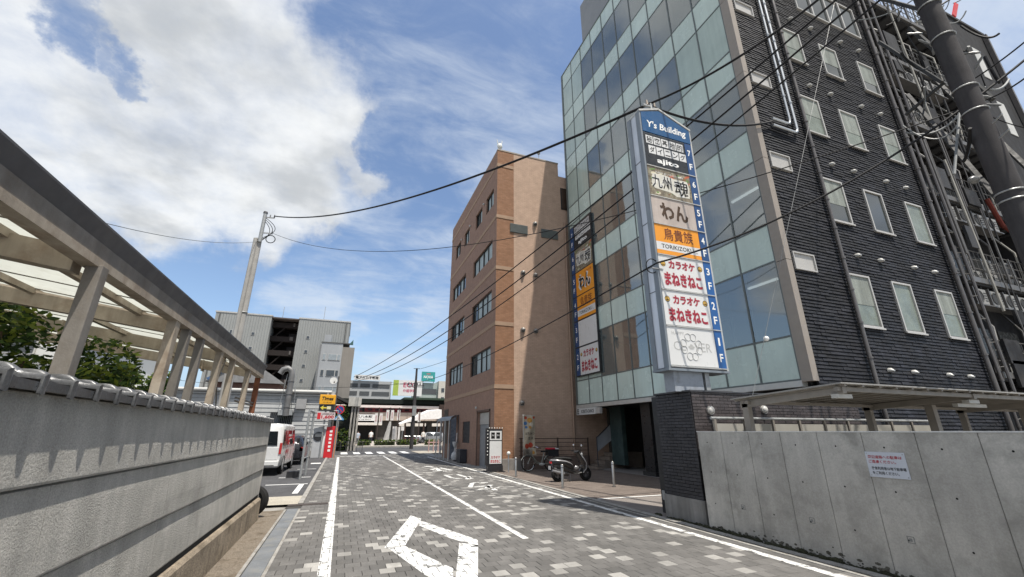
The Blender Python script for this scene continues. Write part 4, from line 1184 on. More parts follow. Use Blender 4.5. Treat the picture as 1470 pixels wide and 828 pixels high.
mb = MB(); bricks_y(6.895, 6.52, 11.6, 1.2, 2.42, .21, .062, mb); mb.build('side_bricks', pierbrick_b, pier, kind='stuff')
box('garden_wall', M('pier_core', (.012, .012, .013), .9), (7.602, 11.6, 6.896, 7.2, 0, 2.42), pier)
MB().box(6.48, 7.63, 6.86, 7.99, 2.421, 2.455).build('cap', dark_metal, pier)
MB().box(7.631, 11.65, 6.86, 7.2, 2.421, 2.445).build('cap', dark_metal, pier)
box('dark_gate_post', M('gate_black', (.012, .012, .013), .5), (6.60, 6.72, 8.0, 8.22, 0.02, 2.4), pier)
box('gate_latch', galv, (6.56, 6.6, 8.05, 8.14, .28, .46), pier)
dome_l = M('lamp_cover', (.5, .49, .46), .4, .05)
for x, y, z, nm in ((6.95, 6.86, 2.06, 'round bulkhead lamp on the brick wall nearest the pier corner'), (8.45, 6.86, 2.10, 'round bulkhead lamp on the brick wall under the bicycle roof')):
    wlp = thing('wall_lamp', nm, 'lamp', (x, y, z), 'round lamps on the brick wall')
    MB().cyl((x, y + .035, z), (x, y - .02, z), .085, None, 18).build('ring', alu, wlp, smooth=True)
    MB().ball((x, y - .02, z), .07, 14, 8, (1, .6, 1)).build('cover', dome_l, wlp, smooth=True)

conc_wall = M('fair_faced_concrete', (.44, .425, .39), .75, .16, .8, bump=.35, bscale=45, streak=.12, spots=.08, dirt=(.25, .243, .22), dirtamt=.8, dirtscale=2.2)
cw = thing('concrete_wall', 'grey fair faced concrete wall with panel grooves and tie holes at the right', 'wall', (6.5, 2, 0))
CXW = 6.42
joints = [6.76, 6.19, 5.61, 5.03, 4.45, 3.86, 3.27, 2.70]
while joints[-1] > -6: joints.append(joints[-1] - .585)
for i in range(len(joints) - 1):
    a, b = joints[i + 1], joints[i]
    mb = MB(); mb.prism([(CXW + .006, b - .003, -.05), (CXW, b - .010, -.05), (CXW, a + .010, -.05), (CXW + .006, a + .003, -.05), (CXW + .2, a + .003, -.05), (CXW + .2, b - .003, -.05)], (0, 0, 1.69))
    mb.build('wall_panel', conc_wall, cw)
box('joint_core', M('joint_dark', (.14, .14, .135), .9), (CXW + .012, CXW + .19, -6, 6.755, -.05, 1.63), cw)
MB().box(CXW - .008, CXW + .21, -6, 6.765, 1.641, 1.656).build('cap', M('cap_flash', (.62, .62, .60), .6), cw)
grime = M('wall_grime', (.10, .095, .08), .95, .35, 6, bump=.8, bscale=80, spots=.5)
gr_ = random.Random(14); mb = MB()
for k in range(420):
    y = gr_.uniform(.5, 6.7); z = -.01 + abs(gr_.gauss(0, .045)); w = gr_.uniform(.008, .035)
    mb.ball((CXW - .001, y, z), w, 6, 3, (.10, 1.3, gr_.uniform(.4, .9)))
mb.build('foot_grime', grime, cw, kind='stuff')
hole_m = M('tie_hole', (.02, .02, .02), .9)
for i in range(len(joints) - 1):
    a, b = joints[i + 1], joints[i]; yc = (a + b) / 2
    if yc < 1: break
    for z in (1.46, .95, .43, .05):
        MB().cyl((CXW - .0015, yc + .06, z), (CXW + .004, yc + .06, z), .011, None, 10).build('tie_hole', hole_m, cw)
box_m = M('box_out', (.22, .225, .22), .85, .1, 8)
for (px, py) in ((1067, 728), (1166, 747), (1308, 775)):
    p = atx(px, py, CXW)
    mb = MB()
    for (y0, y1, z0, z1) in ((-.035, .035, .03, .037), (-.035, .035, -.037, -.03), (-.037, -.030, -.037, .037), (.030, .037, -.037, .037)):
        mb.box(CXW - .003, CXW + .002, p.y + y0, p.y + y1, p.z + z0, p.z + z1)
    mb.box(CXW - .002, CXW + .002, p.y - .012, p.y + .018, p.z - .018, p.z + .014)
    mb.build('drain_patch', box_m, cw)
ns = thing('parking_notice', 'white notice with red and black Japanese lettering on the concrete wall', 'sign', (CXW, 3.64, 1.25))
SY_0, SY_1, SZ0, SZ1 = 3.425, 3.862, 1.105, 1.405
MB().box(CXW - .008, CXW - .001, SY_0, SY_1, SZ0, SZ1).build('board', M('notice_white', (.52, .55, .60), .35, .03), ns)
for ln, z, m, w, a in (('周辺道路への駐車は', 1.345, letter_red, .375, 3.648), ('ご遠慮ください。', 1.29, letter_red, .30, 3.685), ('庁舎利用者は地下駐車場', 1.212, letter_black, .375, 3.632), ('をご利用ください。', 1.157, letter_black, .29, 3.675)):
    text(ln, m, ns, (CXW - .009, a, z), (0, -1, 0), ZUP, w, .038, thick=.012, depth=.0015)
for y in (SY_0 + .02, SY_1 - .02):
    for z in (SZ0 + .02, SZ1 - .02): MB().cyl((CXW - .011, y, z), (CXW - .007, y, z), .006, None, 8).build('screw', galv, ns)

# bicycle roof behind the wall
roofm = M('roof_sheet_grey', (.30, .29, .27), .5, .1, 2, metal=.2, dirt=(.12, .11, .10), dirtamt=.5)
taupe = M('taupe_steel', (.22, .20, .175), .55, .1, 3, streak=.1)
br_ = thing('flat_bicycle_roof', 'low flat metal bicycle roof on taupe beams behind the concrete wall', 'shelter', (10, 5, 0))
mb = MB()
zr0, zr1 = 2.24, 2.345
mb.prism([(6.8, 6.2, zr0), (6.8, 4.18, zr1), (6.8, 4.18, zr1 - .02), (6.8, 6.2, zr0 - .02)], (15.5, 0, 0)); mb.build('roof_sheet', roofm, br_)
for k in range(38): 
    x = 6.9 + k * .41
    MB().prism([(x, 6.2, zr0 - .021), (x, 4.2, zr1 - .021), (x, 4.2, zr1 - .05), (x, 6.2, zr0 - .05)], (.05, 0, 0)).build('rib', taupe, br_)
for x in (6.92, 10.4, 13.9, 17.4, 20.9):
    mb = MB(); mb.prism([(x, 6.1, zr0 - .055), (x, 4.25, zr1 - .055), (x, 4.25, zr1 - .15), (x, 6.1, zr0 - .17)], (.08, 0, 0)); mb.build('beam', taupe, br_)
    MB().box(x + .0, x + .1, 5.95, 6.07, 0, zr0 - .1).build('post', taupe, br_)
    MB().box(x - .03, x + .3, 4.32, 4.42, zr1 - .215, zr1 - .155).build('bracket', M('bracket_pale', (.42, .41, .38), .5), br_)
    if x > 7: MB().box(x + .25, x + .38, 5.0, 5.13, 0, zr1 - .2).build('post', taupe, br_)
for y in (5.9, 4.3): MB().box(6.85, 22.2, y - .03, y + .03, (zr0 if y > 5 else zr1) - .12 + (.012 if y > 5 else 0), (zr0 if y > 5 else zr1) - .056).build('purlin', taupe, br_)
lt = thing('tube_lamp', 'pair of unlit strip lamps under the flat bicycle roof', 'lamp', (12, 5, 2.1))
for x in (10.9, 14.4, 17.9): MB().box(x, x + 1.0, 4.72, 4.80, 2.10, 2.16).build('strip', M('strip_white', (.5, .5, .48), .4), lt)
fn = thing('mesh_fence', 'low pale panel fence with tube rail between the concrete wall and the brick wall', 'fence', (9.5, 6.6, 0))
for k in range(9):
    x = 6.72 + k * .78
    MB().box(x, x + .05, 6.58, 6.63, 0, 1.90).build('post', taupe, fn)
    MB().box(x + .06, x + .75, 6.60, 6.61, .4, 1.80).build('panel', M('fence_panel', (.33, .32, .29), .6, .08), fn)
MB().tube([(6.66, 6.6, 1.90), (13.8, 6.6, 1.90)], .028, 8).build('rail', galv, fn)

# ================================================================== balcony building
bal = thing('balcony_building', 'dark old apartment block with crowded metal balconies right of the brick side wall', 'building', (25, 9, 0))
bd = M('balcony_dark', (.022, .022, .024), .7, .25, 1.5, bump=.3, streak=.2, dirt=(.07, .065, .06), dirtamt=.5)
bd2 = M('balcony_panel', (.05, .05, .052), .65, .15, 1.5, streak=.15)
wl_ = M('wall_old_grey', (.036, .036, .038), .8, .15, 1.2, streak=.2)
rust2 = M('rust_pipe', (.11, .025, .018), .8, .3, 3)
box('rear_wall', bd, (19.5, 27.0, 8.7, 9.0, 0, 22.6), bal)
box('side_block', wl_, (27.0, 31.4, 7.3, 9.0, 0, 22.9), bal)
MB().box(26.95, 31.5, 7.22, 9.0, 22.9, 23.05).build('coping', bd2, bal)
MB().box(31.2, 31.36, 7.1, 7.28, 0, 22.8).build('downpipe', dp, bal)
for z in (19.2, 15.6, 12.0, 8.4): MB().box(29.2, 29.9, 7.27, 7.298, z, z + 2.0).build('white_panel', M('white_wall_panel', (.5, .5, .48), .6, .08), bal)
slabs = [0.2, 3.45, 6.80, 10.15, 13.45, 16.9, 20.3]
railm = M('rail_grey', (.14, .135, .13), .5, .15, metal=.4)
acm = M('ac_casing', (.27, .265, .25), .5, .12, 3, dirt=(.13, .12, .10), dirtamt=.5, dirtscale=3)
acg = M('ac_grille', (.05, .05, .05), .6)
fl = ['ground', 'lowest', 'second', 'third', 'fourth', 'fifth', 'top']
def ac_unit(x, y, z, label, sc_=1.0):
    t = thing('air_conditioner', label, 'air conditioner', (x, y, z), 'outdoor air conditioner units of the balcony building')
    w, d, h = .8 * sc_, .3, .58 * sc_
    MB().box(x, x + w, y, y + d, z, z + h).build('casing', acm, t)
    MB().ring((x + w * .38, y - .008, z + h * .5), (0, 1, 0), h * .38, .012, 18, 4).build('fan_ring', acg, t)
    mb = MB(); mb.cyl((x + w * .38, y - .001, z + h * .5), (x + w * .38, y - .006, z + h * .5), h * .34, None, 16); mb.build('fan', acg, t)
    for k in range(4): MB().box(x + w * .74, x + w * .96, y - .006, y - .001, z + h * (.2 + .17 * k), z + h * (.27 + .17 * k)).build('vent_slot', acg, t)
nth = ['leftmost', 'second from the left', 'third from the left', 'fourth from the left', 'fifth from the left']
br3 = random.Random(21)
for i, z in enumerate(slabs):
    MB().box(19.62, 26.9, 7.25, 8.7, z - .22, z).build('balcony_slab', bd2, bal)
    MB().box(19.60, 26.92, 7.17, 7.245, z - .16, z + .04).build('slab_edge', railm, bal)
    for k in range(9): MB().box(19.9 + k * .8, 19.98 + k * .8, 7.3, 8.6, z - .32, z - .222).build('joist', bd, bal)
    if i == 0: continue
    # railing: rails and bars
    for zz_ in (1.1, .75, .4): MB().tube([(19.65, 7.2, z + zz_), (26.9, 7.2, z + zz_)], .016, 5).build('rail', railm, bal)
    mb = MB()
    for k in range(26): mb.box(19.65 + k * .288, 19.665 + k * .288, 7.19, 7.21, z + .04, z + 1.1)
    mb.build('balusters', railm, bal, kind='stuff')
    for x in (19.65, 21.4, 23.2, 25.0, 26.85): MB().box(x - .03, x + .03, 7.17, 7.23, z - .2, z + 1.14).build('rail_post', railm, bal)
    # doors behind
    for x in (20.2, 22.4, 24.6): MB().box(x, x + 1.5, 8.66, 8.695, z + .1, z + 2.1).build('balcony_door', M('balcony_door_glass', (.10, .10, .095), .25, .2), bal)
    for k in range(5):
        if br3.random() < .18: continue
        if br3.random() < .45: ac_unit(19.9 + k * 1.32 + br3.uniform(-.1, .1), 7.5 + br3.uniform(0, .2), z + .72, 'grey air conditioner stacked above another on the %s balcony, %s' % (fl[i], nth[k]), .95)
        ac_unit(19.85 + k * 1.32 + br3.uniform(-.1, .1), 7.42 + br3.uniform(0, .25), z + .01, 'grey air conditioner standing on the %s balcony, %s' % (fl[i], nth[k]), br3.uniform(.9, 1.15))
    if i in (2, 3, 5):
        for k in range(4):
            x = 20.0 + k * .98
            MB().box(x - .05, x, 7.22, 7.6, z - .95, z - .33).build('hanger', railm, bal)
            ac_unit(x + .03, 7.25, z - .93, 'grey air conditioner hung in the rack under the %s balcony, %s' % (fl[i], nth[k]), .95)
        MB().box(19.9, 23.95, 7.22, 7.62, z - .99, z - .951).build('rack_tray', railm, bal)
    # odd boxes and crates
    for k in range(3):
        MB().tube([(20.4 + k * 1.9 + br3.uniform(-.3, .3), 7.3, z + .1), (20.5 + k * 1.9, 7.28, z + 1.6), (20.6 + k * 1.9, 7.9, z + 2.9)], .035, 6).build('refrigerant_pipe', [acm, railm, M('pipe_wrap', (.32, .31, .28), .7)][k], bal, smooth=True)
        x = 20 + br3.random() * 5.5; h = br3.uniform(.3, .9)
        MB().box(x, x + br3.uniform(.3, .7), 7.75, 8.2, z + .005, z + h).build('storage_box', [acm, bd2, M('faded_cloth', (.30, .29, .27), .9)][k], bal)
for k in range(16):
    x = 19.9 + br3.random() * 6.6; z0 = br3.uniform(0, 14); y = 7.05 + br3.uniform(0, .1)
    MB().tube([(x, y, z0), (x + br3.uniform(-.1, .1), y, z0 + br3.uniform(3, 7))], br3.uniform(.02, .05), 6).build('service_pipe', [dp, railm, bd2, M('pipe_wrap', (.32, .31, .28), .7)][k % 4], bal, smooth=True)
for k in range(12):
    x = 19.8 + br3.random() * 3; z0 = 2 + br3.random() * 17
    MB().box(x, x + br3.uniform(.4, 1.0), 7.08, 7.165, z0, z0 + br3.uniform(.5, 1.1)).build('equipment_cage', [bd, bd2, bd][k % 3], bal)
duct = M('duct_galv', (.17, .17, .17), .55, .2, 2, metal=.3)
o = MB().tube([(24.4, 7.0, 3.2), (24.4, 7.0, 8.4)], .22, 12).build('duct', duct, bal, smooth=True)
for z in (3.6, 5.6, 7.6): MB().cyl((24.4, 7.0, z - .05), (24.4, 7.0, z + .05), .25, None, 12).build('band', duct, o)
MB().tube([(22.6, 6.9, 10.3), (23.0, 6.9, 9.2), (25.2, 6.9, 8.6)], .08, 8).build('rust_pipe', rust2, bal)
for x in (19.8, 26.6): MB().tube([(x, 7.1, 0), (x, 7.1, 22)], .05, 8).build('downpipe', dp, bal)
# ladder-like brackets up the joint of the buildings
for k in range(24): MB().tube([(19.42, 7.15, 2 + k * .8), (19.8, 7.1, 2.05 + k * .8)], .012, 4).build('tie', railm, bal)

# ================================================================== large utility pole, cross arms and cables
def wire(A, B, sag, r, n=26, m=None):
    A, B = Vector(A), Vector(B)
    return MB().tube([A.lerp(B, i / n) - Vector((0, 0, sag * 4 * (i / n) * (1 - i / n))) for i in range(n + 1)], r, 5)
pole_c = M('pole_concrete_dark', (.055, .052, .053), .85, .18, 2, bump=.4, bscale=70, streak=.25, dirt=(.05, .045, .045), dirtamt=.6)
BPX, BPY = 9.65, 2.68
bp = thing('utility_pole', 'thick dark concrete utility pole with steel arms and tangled cables at upper right', 'utility pole', (BPX, BPY, 0))
MB().tube([(BPX, BPY, 0), (BPX, BPY, 13.5)], [.18, .145], 20).build('pole_shaft', pole_c, bp, smooth=True)
for z in (5.15, 5.3, 6.9, 7.4, 8.6, 9.4): MB().ring((BPX, BPY, z), (0, 0, 1), .17, .014, 24, 5).build('steel_band', galv, bp)
def Q(px, py, Y): return aty(px, py, Y)
arm_m = M('arm_steel', (.04, .04, .039), .6, .25, 4)
for a, b, w in (((1303, 136, 4.4), (1445, 300, 2.75), .065), ((1340, 112, 3.9), (1478, 244, 2.6), .06), ((1306, 40, 3.7), (1425, 143, 2.9), .075), ((1262, 60, 4.2), (1352, 118, 3.4), .06),
                ((1236, -10, 4.2), (1345, 20, 3.0), .07), ((1300, 165, 4.2), (1356, 118, 3.4), .05)):
    MB().bar(Q(*a), Q(*b), w, w).build('steel_arm', arm_m, bp)
porc = M('porcelain', (.16, .16, .155), .35, .2)
irs = random.Random(8)
for (px, py, Y) in ((1312, 48, 3.6), (1326, 60, 3.5), (1340, 70, 3.4), (1356, 84, 3.3), (1385, 96, 3.0), (1398, 118, 2.9), (1412, 138, 2.9), (1290, 22, 3.9), (1275, 12, 4.0), (1424, 150, 2.8), (1405, 90, 2.8), (1392, 76, 2.8)):
    c = Q(px, py, Y); d = Vector((irs.uniform(-.1, .1), irs.uniform(-.12, .12), .09))
    MB().tube([c - d, c - d * .3, c, c + d * .4, c + d], [.015, .032, .018, .028, .012], 8).build('insulator', porc, bp, smooth=True)
for k in range(34):       # looping jumper cables
    px, py = irs.uniform(1255, 1440), irs.uniform(0, 190); Y = irs.uniform(2.6, 3.9)
    if (px - 1255) / 185 * 190 < py - 70 or (px - 1255) / 185 * 190 > py + 150: continue
    a = Q(px, py, Y); b = a + Vector((irs.uniform(-.8, 1.1), irs.uniform(-.6, .6), irs.uniform(-1.0, .5)))
    md = (a + b) / 2 + Vector((irs.uniform(-.2, .2), 0, -irs.uniform(.1, .6)))
    pts = [(a * (1 - t) ** 2 + md * 2 * t * (1 - t) + b * t * t) for t in [i / 10 for i in range(11)]]
    MB().tube(pts, irs.choice((.008, .012, .018, .028)), 5).build('jumper_cable', [cable_m, cable_m, M('cable_grey', (.16, .17, .17), .5)][k % 3], bp)
for (a, b, s, r) in (((1222, 28, 5.5), (1310, 0, 3.5), .2, .016), ((1300, 190, 4), (1400, 120, 3), .45, .02), ((1296, 180, 4), (1390, 130, 3), .7, .014), ((1370, 250, 3), (1380, 130, 3), .0, .02)):
    wire(Q(*a), Q(*b), s, r).build('jumper_cable', M('cable_grey', (.16, .17, .17), .5), bp)
for z in (4.6, 4.9, 6.2, 6.5): MB().bar((BPX - .15, BPY - .18, z), (BPX - .3, BPY - .35, z), .02, .02).build('step_bolt', galv, bp)
c = Q(1398, 258, 2.9)
MB().ball(c, .09, 10, 6, (1.2, .8, .7)).build('junction_cap', porc, bp, smooth=True)

# left utility pole
pole_l = M('pole_concrete', (.36, .35, .33), .8, .12, 2, bump=.3, streak=.12)
LPX, LPY = -6.86, 31.0
lpz = aty(381, 308, LPY).z
lp_ = thing('utility_pole', 'pale concrete utility pole rising left behind the bicycle shelter', 'utility pole', (LPX, LPY, 0))
MB().tube([(LPX, LPY, 0), (LPX, LPY, lpz - 1.9)], [.26, .21], 14).build('pole_shaft', pole_l, lp_, smooth=True)
MB().tube([(LPX + .12, LPY - .2, lpz - 2.2), (LPX + .12, LPY - .2, lpz)], [.13, .12], 12).build('top_tube', galv, lp_, smooth=True)
MB().tube([(LPX - .13, LPY - .28, 2), (LPX - .13, LPY - .28, lpz - 2.0)], [.13, .12], 10).build('side_conduit', pole_l, lp_, smooth=True)
MB().ring((LPX, LPY, 9.0), (0, 0, 1), .25, .03, 18, 5).build('steel_band', galv, lp_)
MB().cyl((LPX + .12, LPY - .2, lpz), (LPX + .12, LPY - .2, lpz + .12), .15, .13, 12).build('cap', dark_metal, lp_)
for z in (-.3, -1.5): MB().bar((LPX, LPY - .2, lpz + z), (LPX + .7, LPY - .2, lpz + z + .05), .07, .07).build('bracket_arm', galv, lp_)
for (dx, z) in ((.7, -.2), (.75, -1.45), (.45, -.25)): MB().cyl((LPX + dx, LPY - .2, lpz + z - .05), (LPX + dx, LPY - .2, lpz + z + .2), .05, .03, 8).build('insulator', porc, lp_)
for k in range(3):
    pts = [(LPX + .15 + .75 * math.sin(t * 3.1) * (1 - .2 * k), LPY - .2, lpz - .3 - 1.6 * t - .12 * k) for t in [i / 12 for i in range(13)]]
    MB().tube(pts, .022, 5).build('jumper_cable', cable_m, lp_)
MB().ring((LPX + .75, LPY - .25, lpz - 1.9), (0, 1, 0), .28, .03, 18, 5).build('cable_coil', cable_m, lp_)

# overhead cables: each its own thing
MT = Vector((6.75, 7.2, 10.02))
def owire(label, A, B, sag, r, m=cable_m, n=30):
    o = wire(A, B, sag, r, n).build('overhead_cable', m, cat='cable', label=label, group='overhead cables')
    return o
top_l = Vector((LPX + .7, LPY - .2, lpz - .1))
owire('thick black cable from the left pole to the mast on the sign tower', top_l, MT, 1.2, .04)
owire('thin cable from the left pole passing just under the thick one', (LPX + .75, LPY - .2, lpz - 1.4), Q(1400, 150, 3.0), 2.2, .014)
owire('thick black cable rising from the sign mast to the top of the large pole', MT, (BPX, BPY, 11.6), .45, .03)
stn = aty(508, 541, 46)
owire('upper of the black cables crossing the tan building up to the large pole', stn, (BPX, BPY, 11.2), 1.0, .026)
owire('middle black cable crossing the tan building up to the large pole', stn + Vector((.2, 0, -.25)), (BPX - .1, BPY, 10.7), 1.4, .026)
owire('lowest black cable crossing the glass wall beneath the sign mast', stn + Vector((.1, 0, -.4)), (BPX - .2, BPY, 10.2), 1.7, .022)
owire('thick black cable slanting across the brick side wall from the sign tower', (6.15, 7.0, aty(935, 376, 7.0).z), Q(1500, 62, 1.9), .55, .022)
owire('thin cable sloping down to the left from the loop on the sign tower', (6.15, 7.0, aty(935, 376, 7.0).z), aty(560, 548, 60), 1.2, .018)
owire('wavy black cable from the sign mast to the silver conduits', MT - Vector((0, 0, .1)), (11.55, 7.22, 10.9), .35, .035)
owire('faint wire running left from the pale utility pole', (LPX, LPY, lpz - 2.1), aty(120, 312, 16), .4, .014, M('cable_grey', (.16, .17, .17), .5))
owire('upper black wire leaving the frame at far right', Q(1400, 112, 2.7), Q(1490, 44, 1.8), .03, .014)
owire('forked lower wire leaving the frame at far right', Q(1395, 150, 2.7), Q(1500, 88, 1.8), .1, .014)
owire('thin steel guy wire with white ball in front of the brick wall', (7.05, 6.0, 2.1), aty(1207, -40, 5.2), 0, .0045, M('cable_grey', (.16, .17, .17), .5))
c = aty(1100, 486, 5.93)
gb = MB().ball(c, .052, 12, 8).build('guy_ball', M('ball_white', (.7, .7, .68), .4), None, smooth=True, cat='cable ball', label='small white ball threaded on the steel guy wire')
MB().ring((6.05, 7.05, aty(935, 380, 7).z), (0, 1, .2), .16, .012, 20, 5).build('cable_loop', cable_m, pyl)
MB().bar((6.0, 7.0, aty(935, 384, 7).z), (6.3, 7.0, aty(935, 384, 7).z), .03, .03).build('cable_bracket', galv, pyl)
tg = thing('warning_tag', 'small red warning tag on a cable at the top right', 'tag', Q(1373, 12, 2.6))
MB().prism([Q(1368, 20, 2.6), Q(1373, 24, 2.6), Q(1376, 6, 2.6), Q(1371, 3, 2.6)], (0, .02, 0)).build('tag_plate', red_p, tg)
owire('black cable passing behind the red tag at the top edge', Q(1325, 22, 2.9), Q(1400, -25, 2.4), .02, .02)
# ================================================================== street furniture on the right
def bollard(x, y, h, label):
    t = thing('bollard', label, 'bollard', (x, y, 0), 'steel bollards along the forecourt')
    st_ = M('brushed_steel', (.42, .41, .39), .3, .1, 8, metal=.8)
    MB().tube([(x, y, 0), (x, y, h - .012), (x, y, h)], [.042, .042, .032], 16).build('tube', st_, t, smooth=True)
    MB().cyl((x, y, h - .1), (x, y, h - .08), .0435, None, 16).build('band', dark_metal, t)
    MB().cyl((x, y, 0), (x, y, .02), .06, .055, 16).build('base_ring', dark_metal, t)
bollard(6.53, 16.6, .70, 'steel bollard beside the black advertising board and the bicycle')
bollard(6.55, 12.72, .68, 'steel bollard in front of the rear wheel of the scooter')
bollard(8.25, 12.5, .74, 'steel bollard standing alone near the dark entrance')
t = thing('garden_light', 'short post with a white globe beside the advertising board', 'lamp post', (6.86, 18.3, 0))
MB().cyl((6.86, 18.3, 0), (6.86, 18.3, .68), .03, None, 10).build('stem', steel, t)
MB().ball((6.86, 18.3, .76), .085, 12, 8).build('globe', M('globe_white', (.6, .6, .57), .3), t, smooth=True)

sb = thing('advertising_board', 'upright black bordered advertising board with white panels and red lettering by the road', 'sign', (6.35, 18.6, 0))
SX0, SX1, SYY = 6.05, 6.68, 18.6
box('board_box', black_m, (SX0, SX1, SYY, SYY + .22, .28, 1.76), sb)
MB().box(SX0 - .1, SX0 - .003, SYY + .02, SYY + .2, .28, 1.80).build('side_panel', black_m, sb)
box('base', black_m, (SX0 - .02, SX1 + .02, SYY - .02, SYY + .26, .05, .277), sb)
for x in (SX0 - .06, SX1 - .02): box('foot', dark_metal, (x, x + .08, SYY - .22, SYY + .45, 0, .049), sb)
MB().box(SX0 + .04, SX1 - .04, SYY - .012, SYY - .001, 1.30, 1.68).build('upper_panel', s_white, sb)
MB().box(SX0 + .04, SX1 - .04, SYY - .012, SYY - .001, .34, 1.26).build('lower_panel', s_white, sb)
for x in (SX0 + .10, SX0 + .34): MB().box(x, x + .17, SYY - .016, SYY - .0121, 1.36, 1.62).build('menu_card', letter_black, sb)
for x in (SX0 + .10, SX0 + .34): text('90 60', letter_white, sb, (x + .085, SYY - .017, 1.5), (1, 0, 0), ZUP, .12, .07, depth=.001)
text('カラオケ', letter_red, sb, ((SX0 + SX1) / 2, SYY - .013, .60), (1, 0, 0), ZUP, .42, .11, thick=.03)
text('まねきねこ', letter_red, sb, ((SX0 + SX1) / 2, SYY - .013, .44), (1, 0, 0), ZUP, .46, .13, thick=.03)
bulb = M('bulb_white', (.7, .7, .66), .3)
for k in range(8): MB().ball((SX0 - .05, SYY + .01, .7 + k * .14), .026, 8, 5).build('bulb', bulb, sb)
for k in range(6): MB().ball((SX0 + .02 + k * .12, SYY + .01, 1.80), .026, 8, 5).build('bulb', bulb, sb)
bnm = thing('dark_bin', 'dark box shaped bin standing against the tan street wall', 'bin', (6.6, 24.6, 0))
MB().chbox(6.22, 6.6, 24.2, 25.0, .06, .66, .02).build('body', M('bin_blue_black', (.03, .033, .04), .5, .2), bnm)
MB().chbox(6.20, 6.605, 24.18, 25.02, .661, .72, .02).build('lid', M('bin_blue_black', (.03, .033, .04), .5, .2), bnm)
MB().box(6.24, 6.58, 24.22, 24.98, 0, .059).build('base', black_m, bnm)
wb = thing('furled_banner', 'furled white cloth banner leaning beside the curved shelter', 'banner', (6.3, 26.0, 0))
MB().cyl((6.42, 25.95, 0), (6.44, 25.95, 1.58), .018, None, 8).build('pole', white_paint, wb)
mb = MB(); rg = random.Random(4)
rings = []
for i in range(10):
    z = .1 + i * .11; r_ = .08 + .05 * math.sin(i * .9) + (.06 if i < 4 else 0)
    rings.append([(6.34 + (r_ + rg.uniform(-.02, .02)) * math.cos(2 * math.pi * k / 10) * 1.1, 25.95 + (r_ + rg.uniform(-.02, .02)) * math.sin(2 * math.pi * k / 10), z) for k in range(10)])
mb.loft(rings); mb.build('cloth', M('white_cloth', (.52, .53, .53), .9, .1, 4), wb, smooth=True)
MB().cyl((6.42, 25.95, 0), (6.42, 25.95, .08), .16, .12, 12).build('base_weight', black_m, wb)

# colourful advertising flag
nf = thing('advertising_flag', 'tall narrow cream flag with red and blue food pictures behind the bicycle', 'flag', (7.85, 18.9, 0))
MB().cyl((7.8, 18.9, 0), (7.8, 18.9, 2.42), .014, None, 8).build('pole', M('pole_white', (.5, .5, .48), .5), nf)
MB().cyl((7.76, 18.9, 2.38), (8.42, 18.9, 2.36), .01, None, 6).build('cross_rod', M('pole_white', (.5, .5, .48), .5), nf)
def flagpt(u, v): return Vector((7.82 + u * .58 + .05 * math.sin(v * 7) * v, 18.9 + .05 * math.sin(u * 6 + v * 5), 2.36 - v * 1.72))
mb = MB(); NU, NV = 8, 22
for i in range(NU):
    for j in range(NV):
        mb.quad(flagpt(i / NU, (j + 1) / NV), flagpt((i + 1) / NU, (j + 1) / NV), flagpt((i + 1) / NU, j / NV), flagpt(i / NU, j / NV))
mb.build('cloth', M('flag_cream', (.42, .36, .27), .9, .1, 3), nf, smooth=True)
fc = [M('flag_red', (.45, .07, .04), .8), M('flag_blue', (.07, .16, .32), .8), M('flag_ochre', (.42, .22, .06), .8, .3, 20), M('flag_pale', (.52, .47, .38), .8)]
fr_ = random.Random(12)
for (u, v, r_, c) in ((.5, .12, .2, 2), (.62, .24, .2, 3), (.15, .2, .14, 1), (.2, .06, .12, 0), (.85, .05, .1, 0), (.5, .30, .12, 2), (.3, .78, .2, 0), (.65, .75, .2, 0), (.5, .88, .2, 3), (.75, .93, .14, 2), (.2, .3, .1, 1)):
    pts = [flagpt(u + r_ * math.cos(t), v + r_ * .34 * math.sin(t)) + Vector((0, -.012, 0)) for t in [2 * math.pi * i / 10 for i in range(10)]]
    MB().quad(*pts).build('food_print', fc[c], nf)
text('はちみつ', letter_black, nf, flagpt(.5, .46) + Vector((0, -.02, 0)), (1, 0, 0), ZUP, .44, .12, thick=.01)
text('かき氷', letter_black, nf, flagpt(.5, .58) + Vector((0, -.02, 0)), (1, 0, 0), ZUP, .40, .13, thick=.01)

# ---- scooter
sc_t = thing('scooter', 'parked silver and black motor scooter with a white headlamp on the forecourt', 'scooter', (7.75, 14.35, 0))
silver_p = M('scooter_silver', (.24, .24, .25), .28, .05, metal=.3, spec=.8)
sblack = M('scooter_black', (.012, .012, .013), .3, .1, spec=.7)
def L(x, y, z): return (7.75 + x, 14.35 + y, z)
for x, nm in ((-.55, 'rear'), (.56, 'front')):
    w_ = MB().ring(L(x, 0, .235), (0, 1, 0), .175, .06, 28, 10).build('tyre', rubber, sc_t, smooth=True)
    MB().cyl(L(x, -.035, .235), L(x, .035, .235), .12, None, 20).build('rim', dark_metal, w_)
    for k in range(3):
        t = k * 2.094 + .4
        MB().bar(L(x, -.04, .235), L(x + .12 * math.cos(t), -.04, .235 + .12 * math.sin(t)), .03, .012, (0, 1, 0)).build('spoke', silver_p, w_)
def sec_y(x, zc_, hw, hh, n=12, p=2.6):
    o = []
    for k in range(n):
        t = 2 * math.pi * k / n; c, s_ = math.cos(t), math.sin(t)
        o.append(L(x, hw * math.copysign(abs(c) ** (2 / p), c), zc_ + hh * math.copysign(abs(s_) ** (2 / p), s_)))
    return o
MB().loft([sec_y(-.80, .66, .05, .03), sec_y(-.72, .64, .11, .07), sec_y(-.5, .62, .155, .105), sec_y(-.25, .58, .16, .13), sec_y(-.05, .50, .14, .14), sec_y(.04, .42, .10, .10)]).build('rear_body', sblack, sc_t, smooth=True)
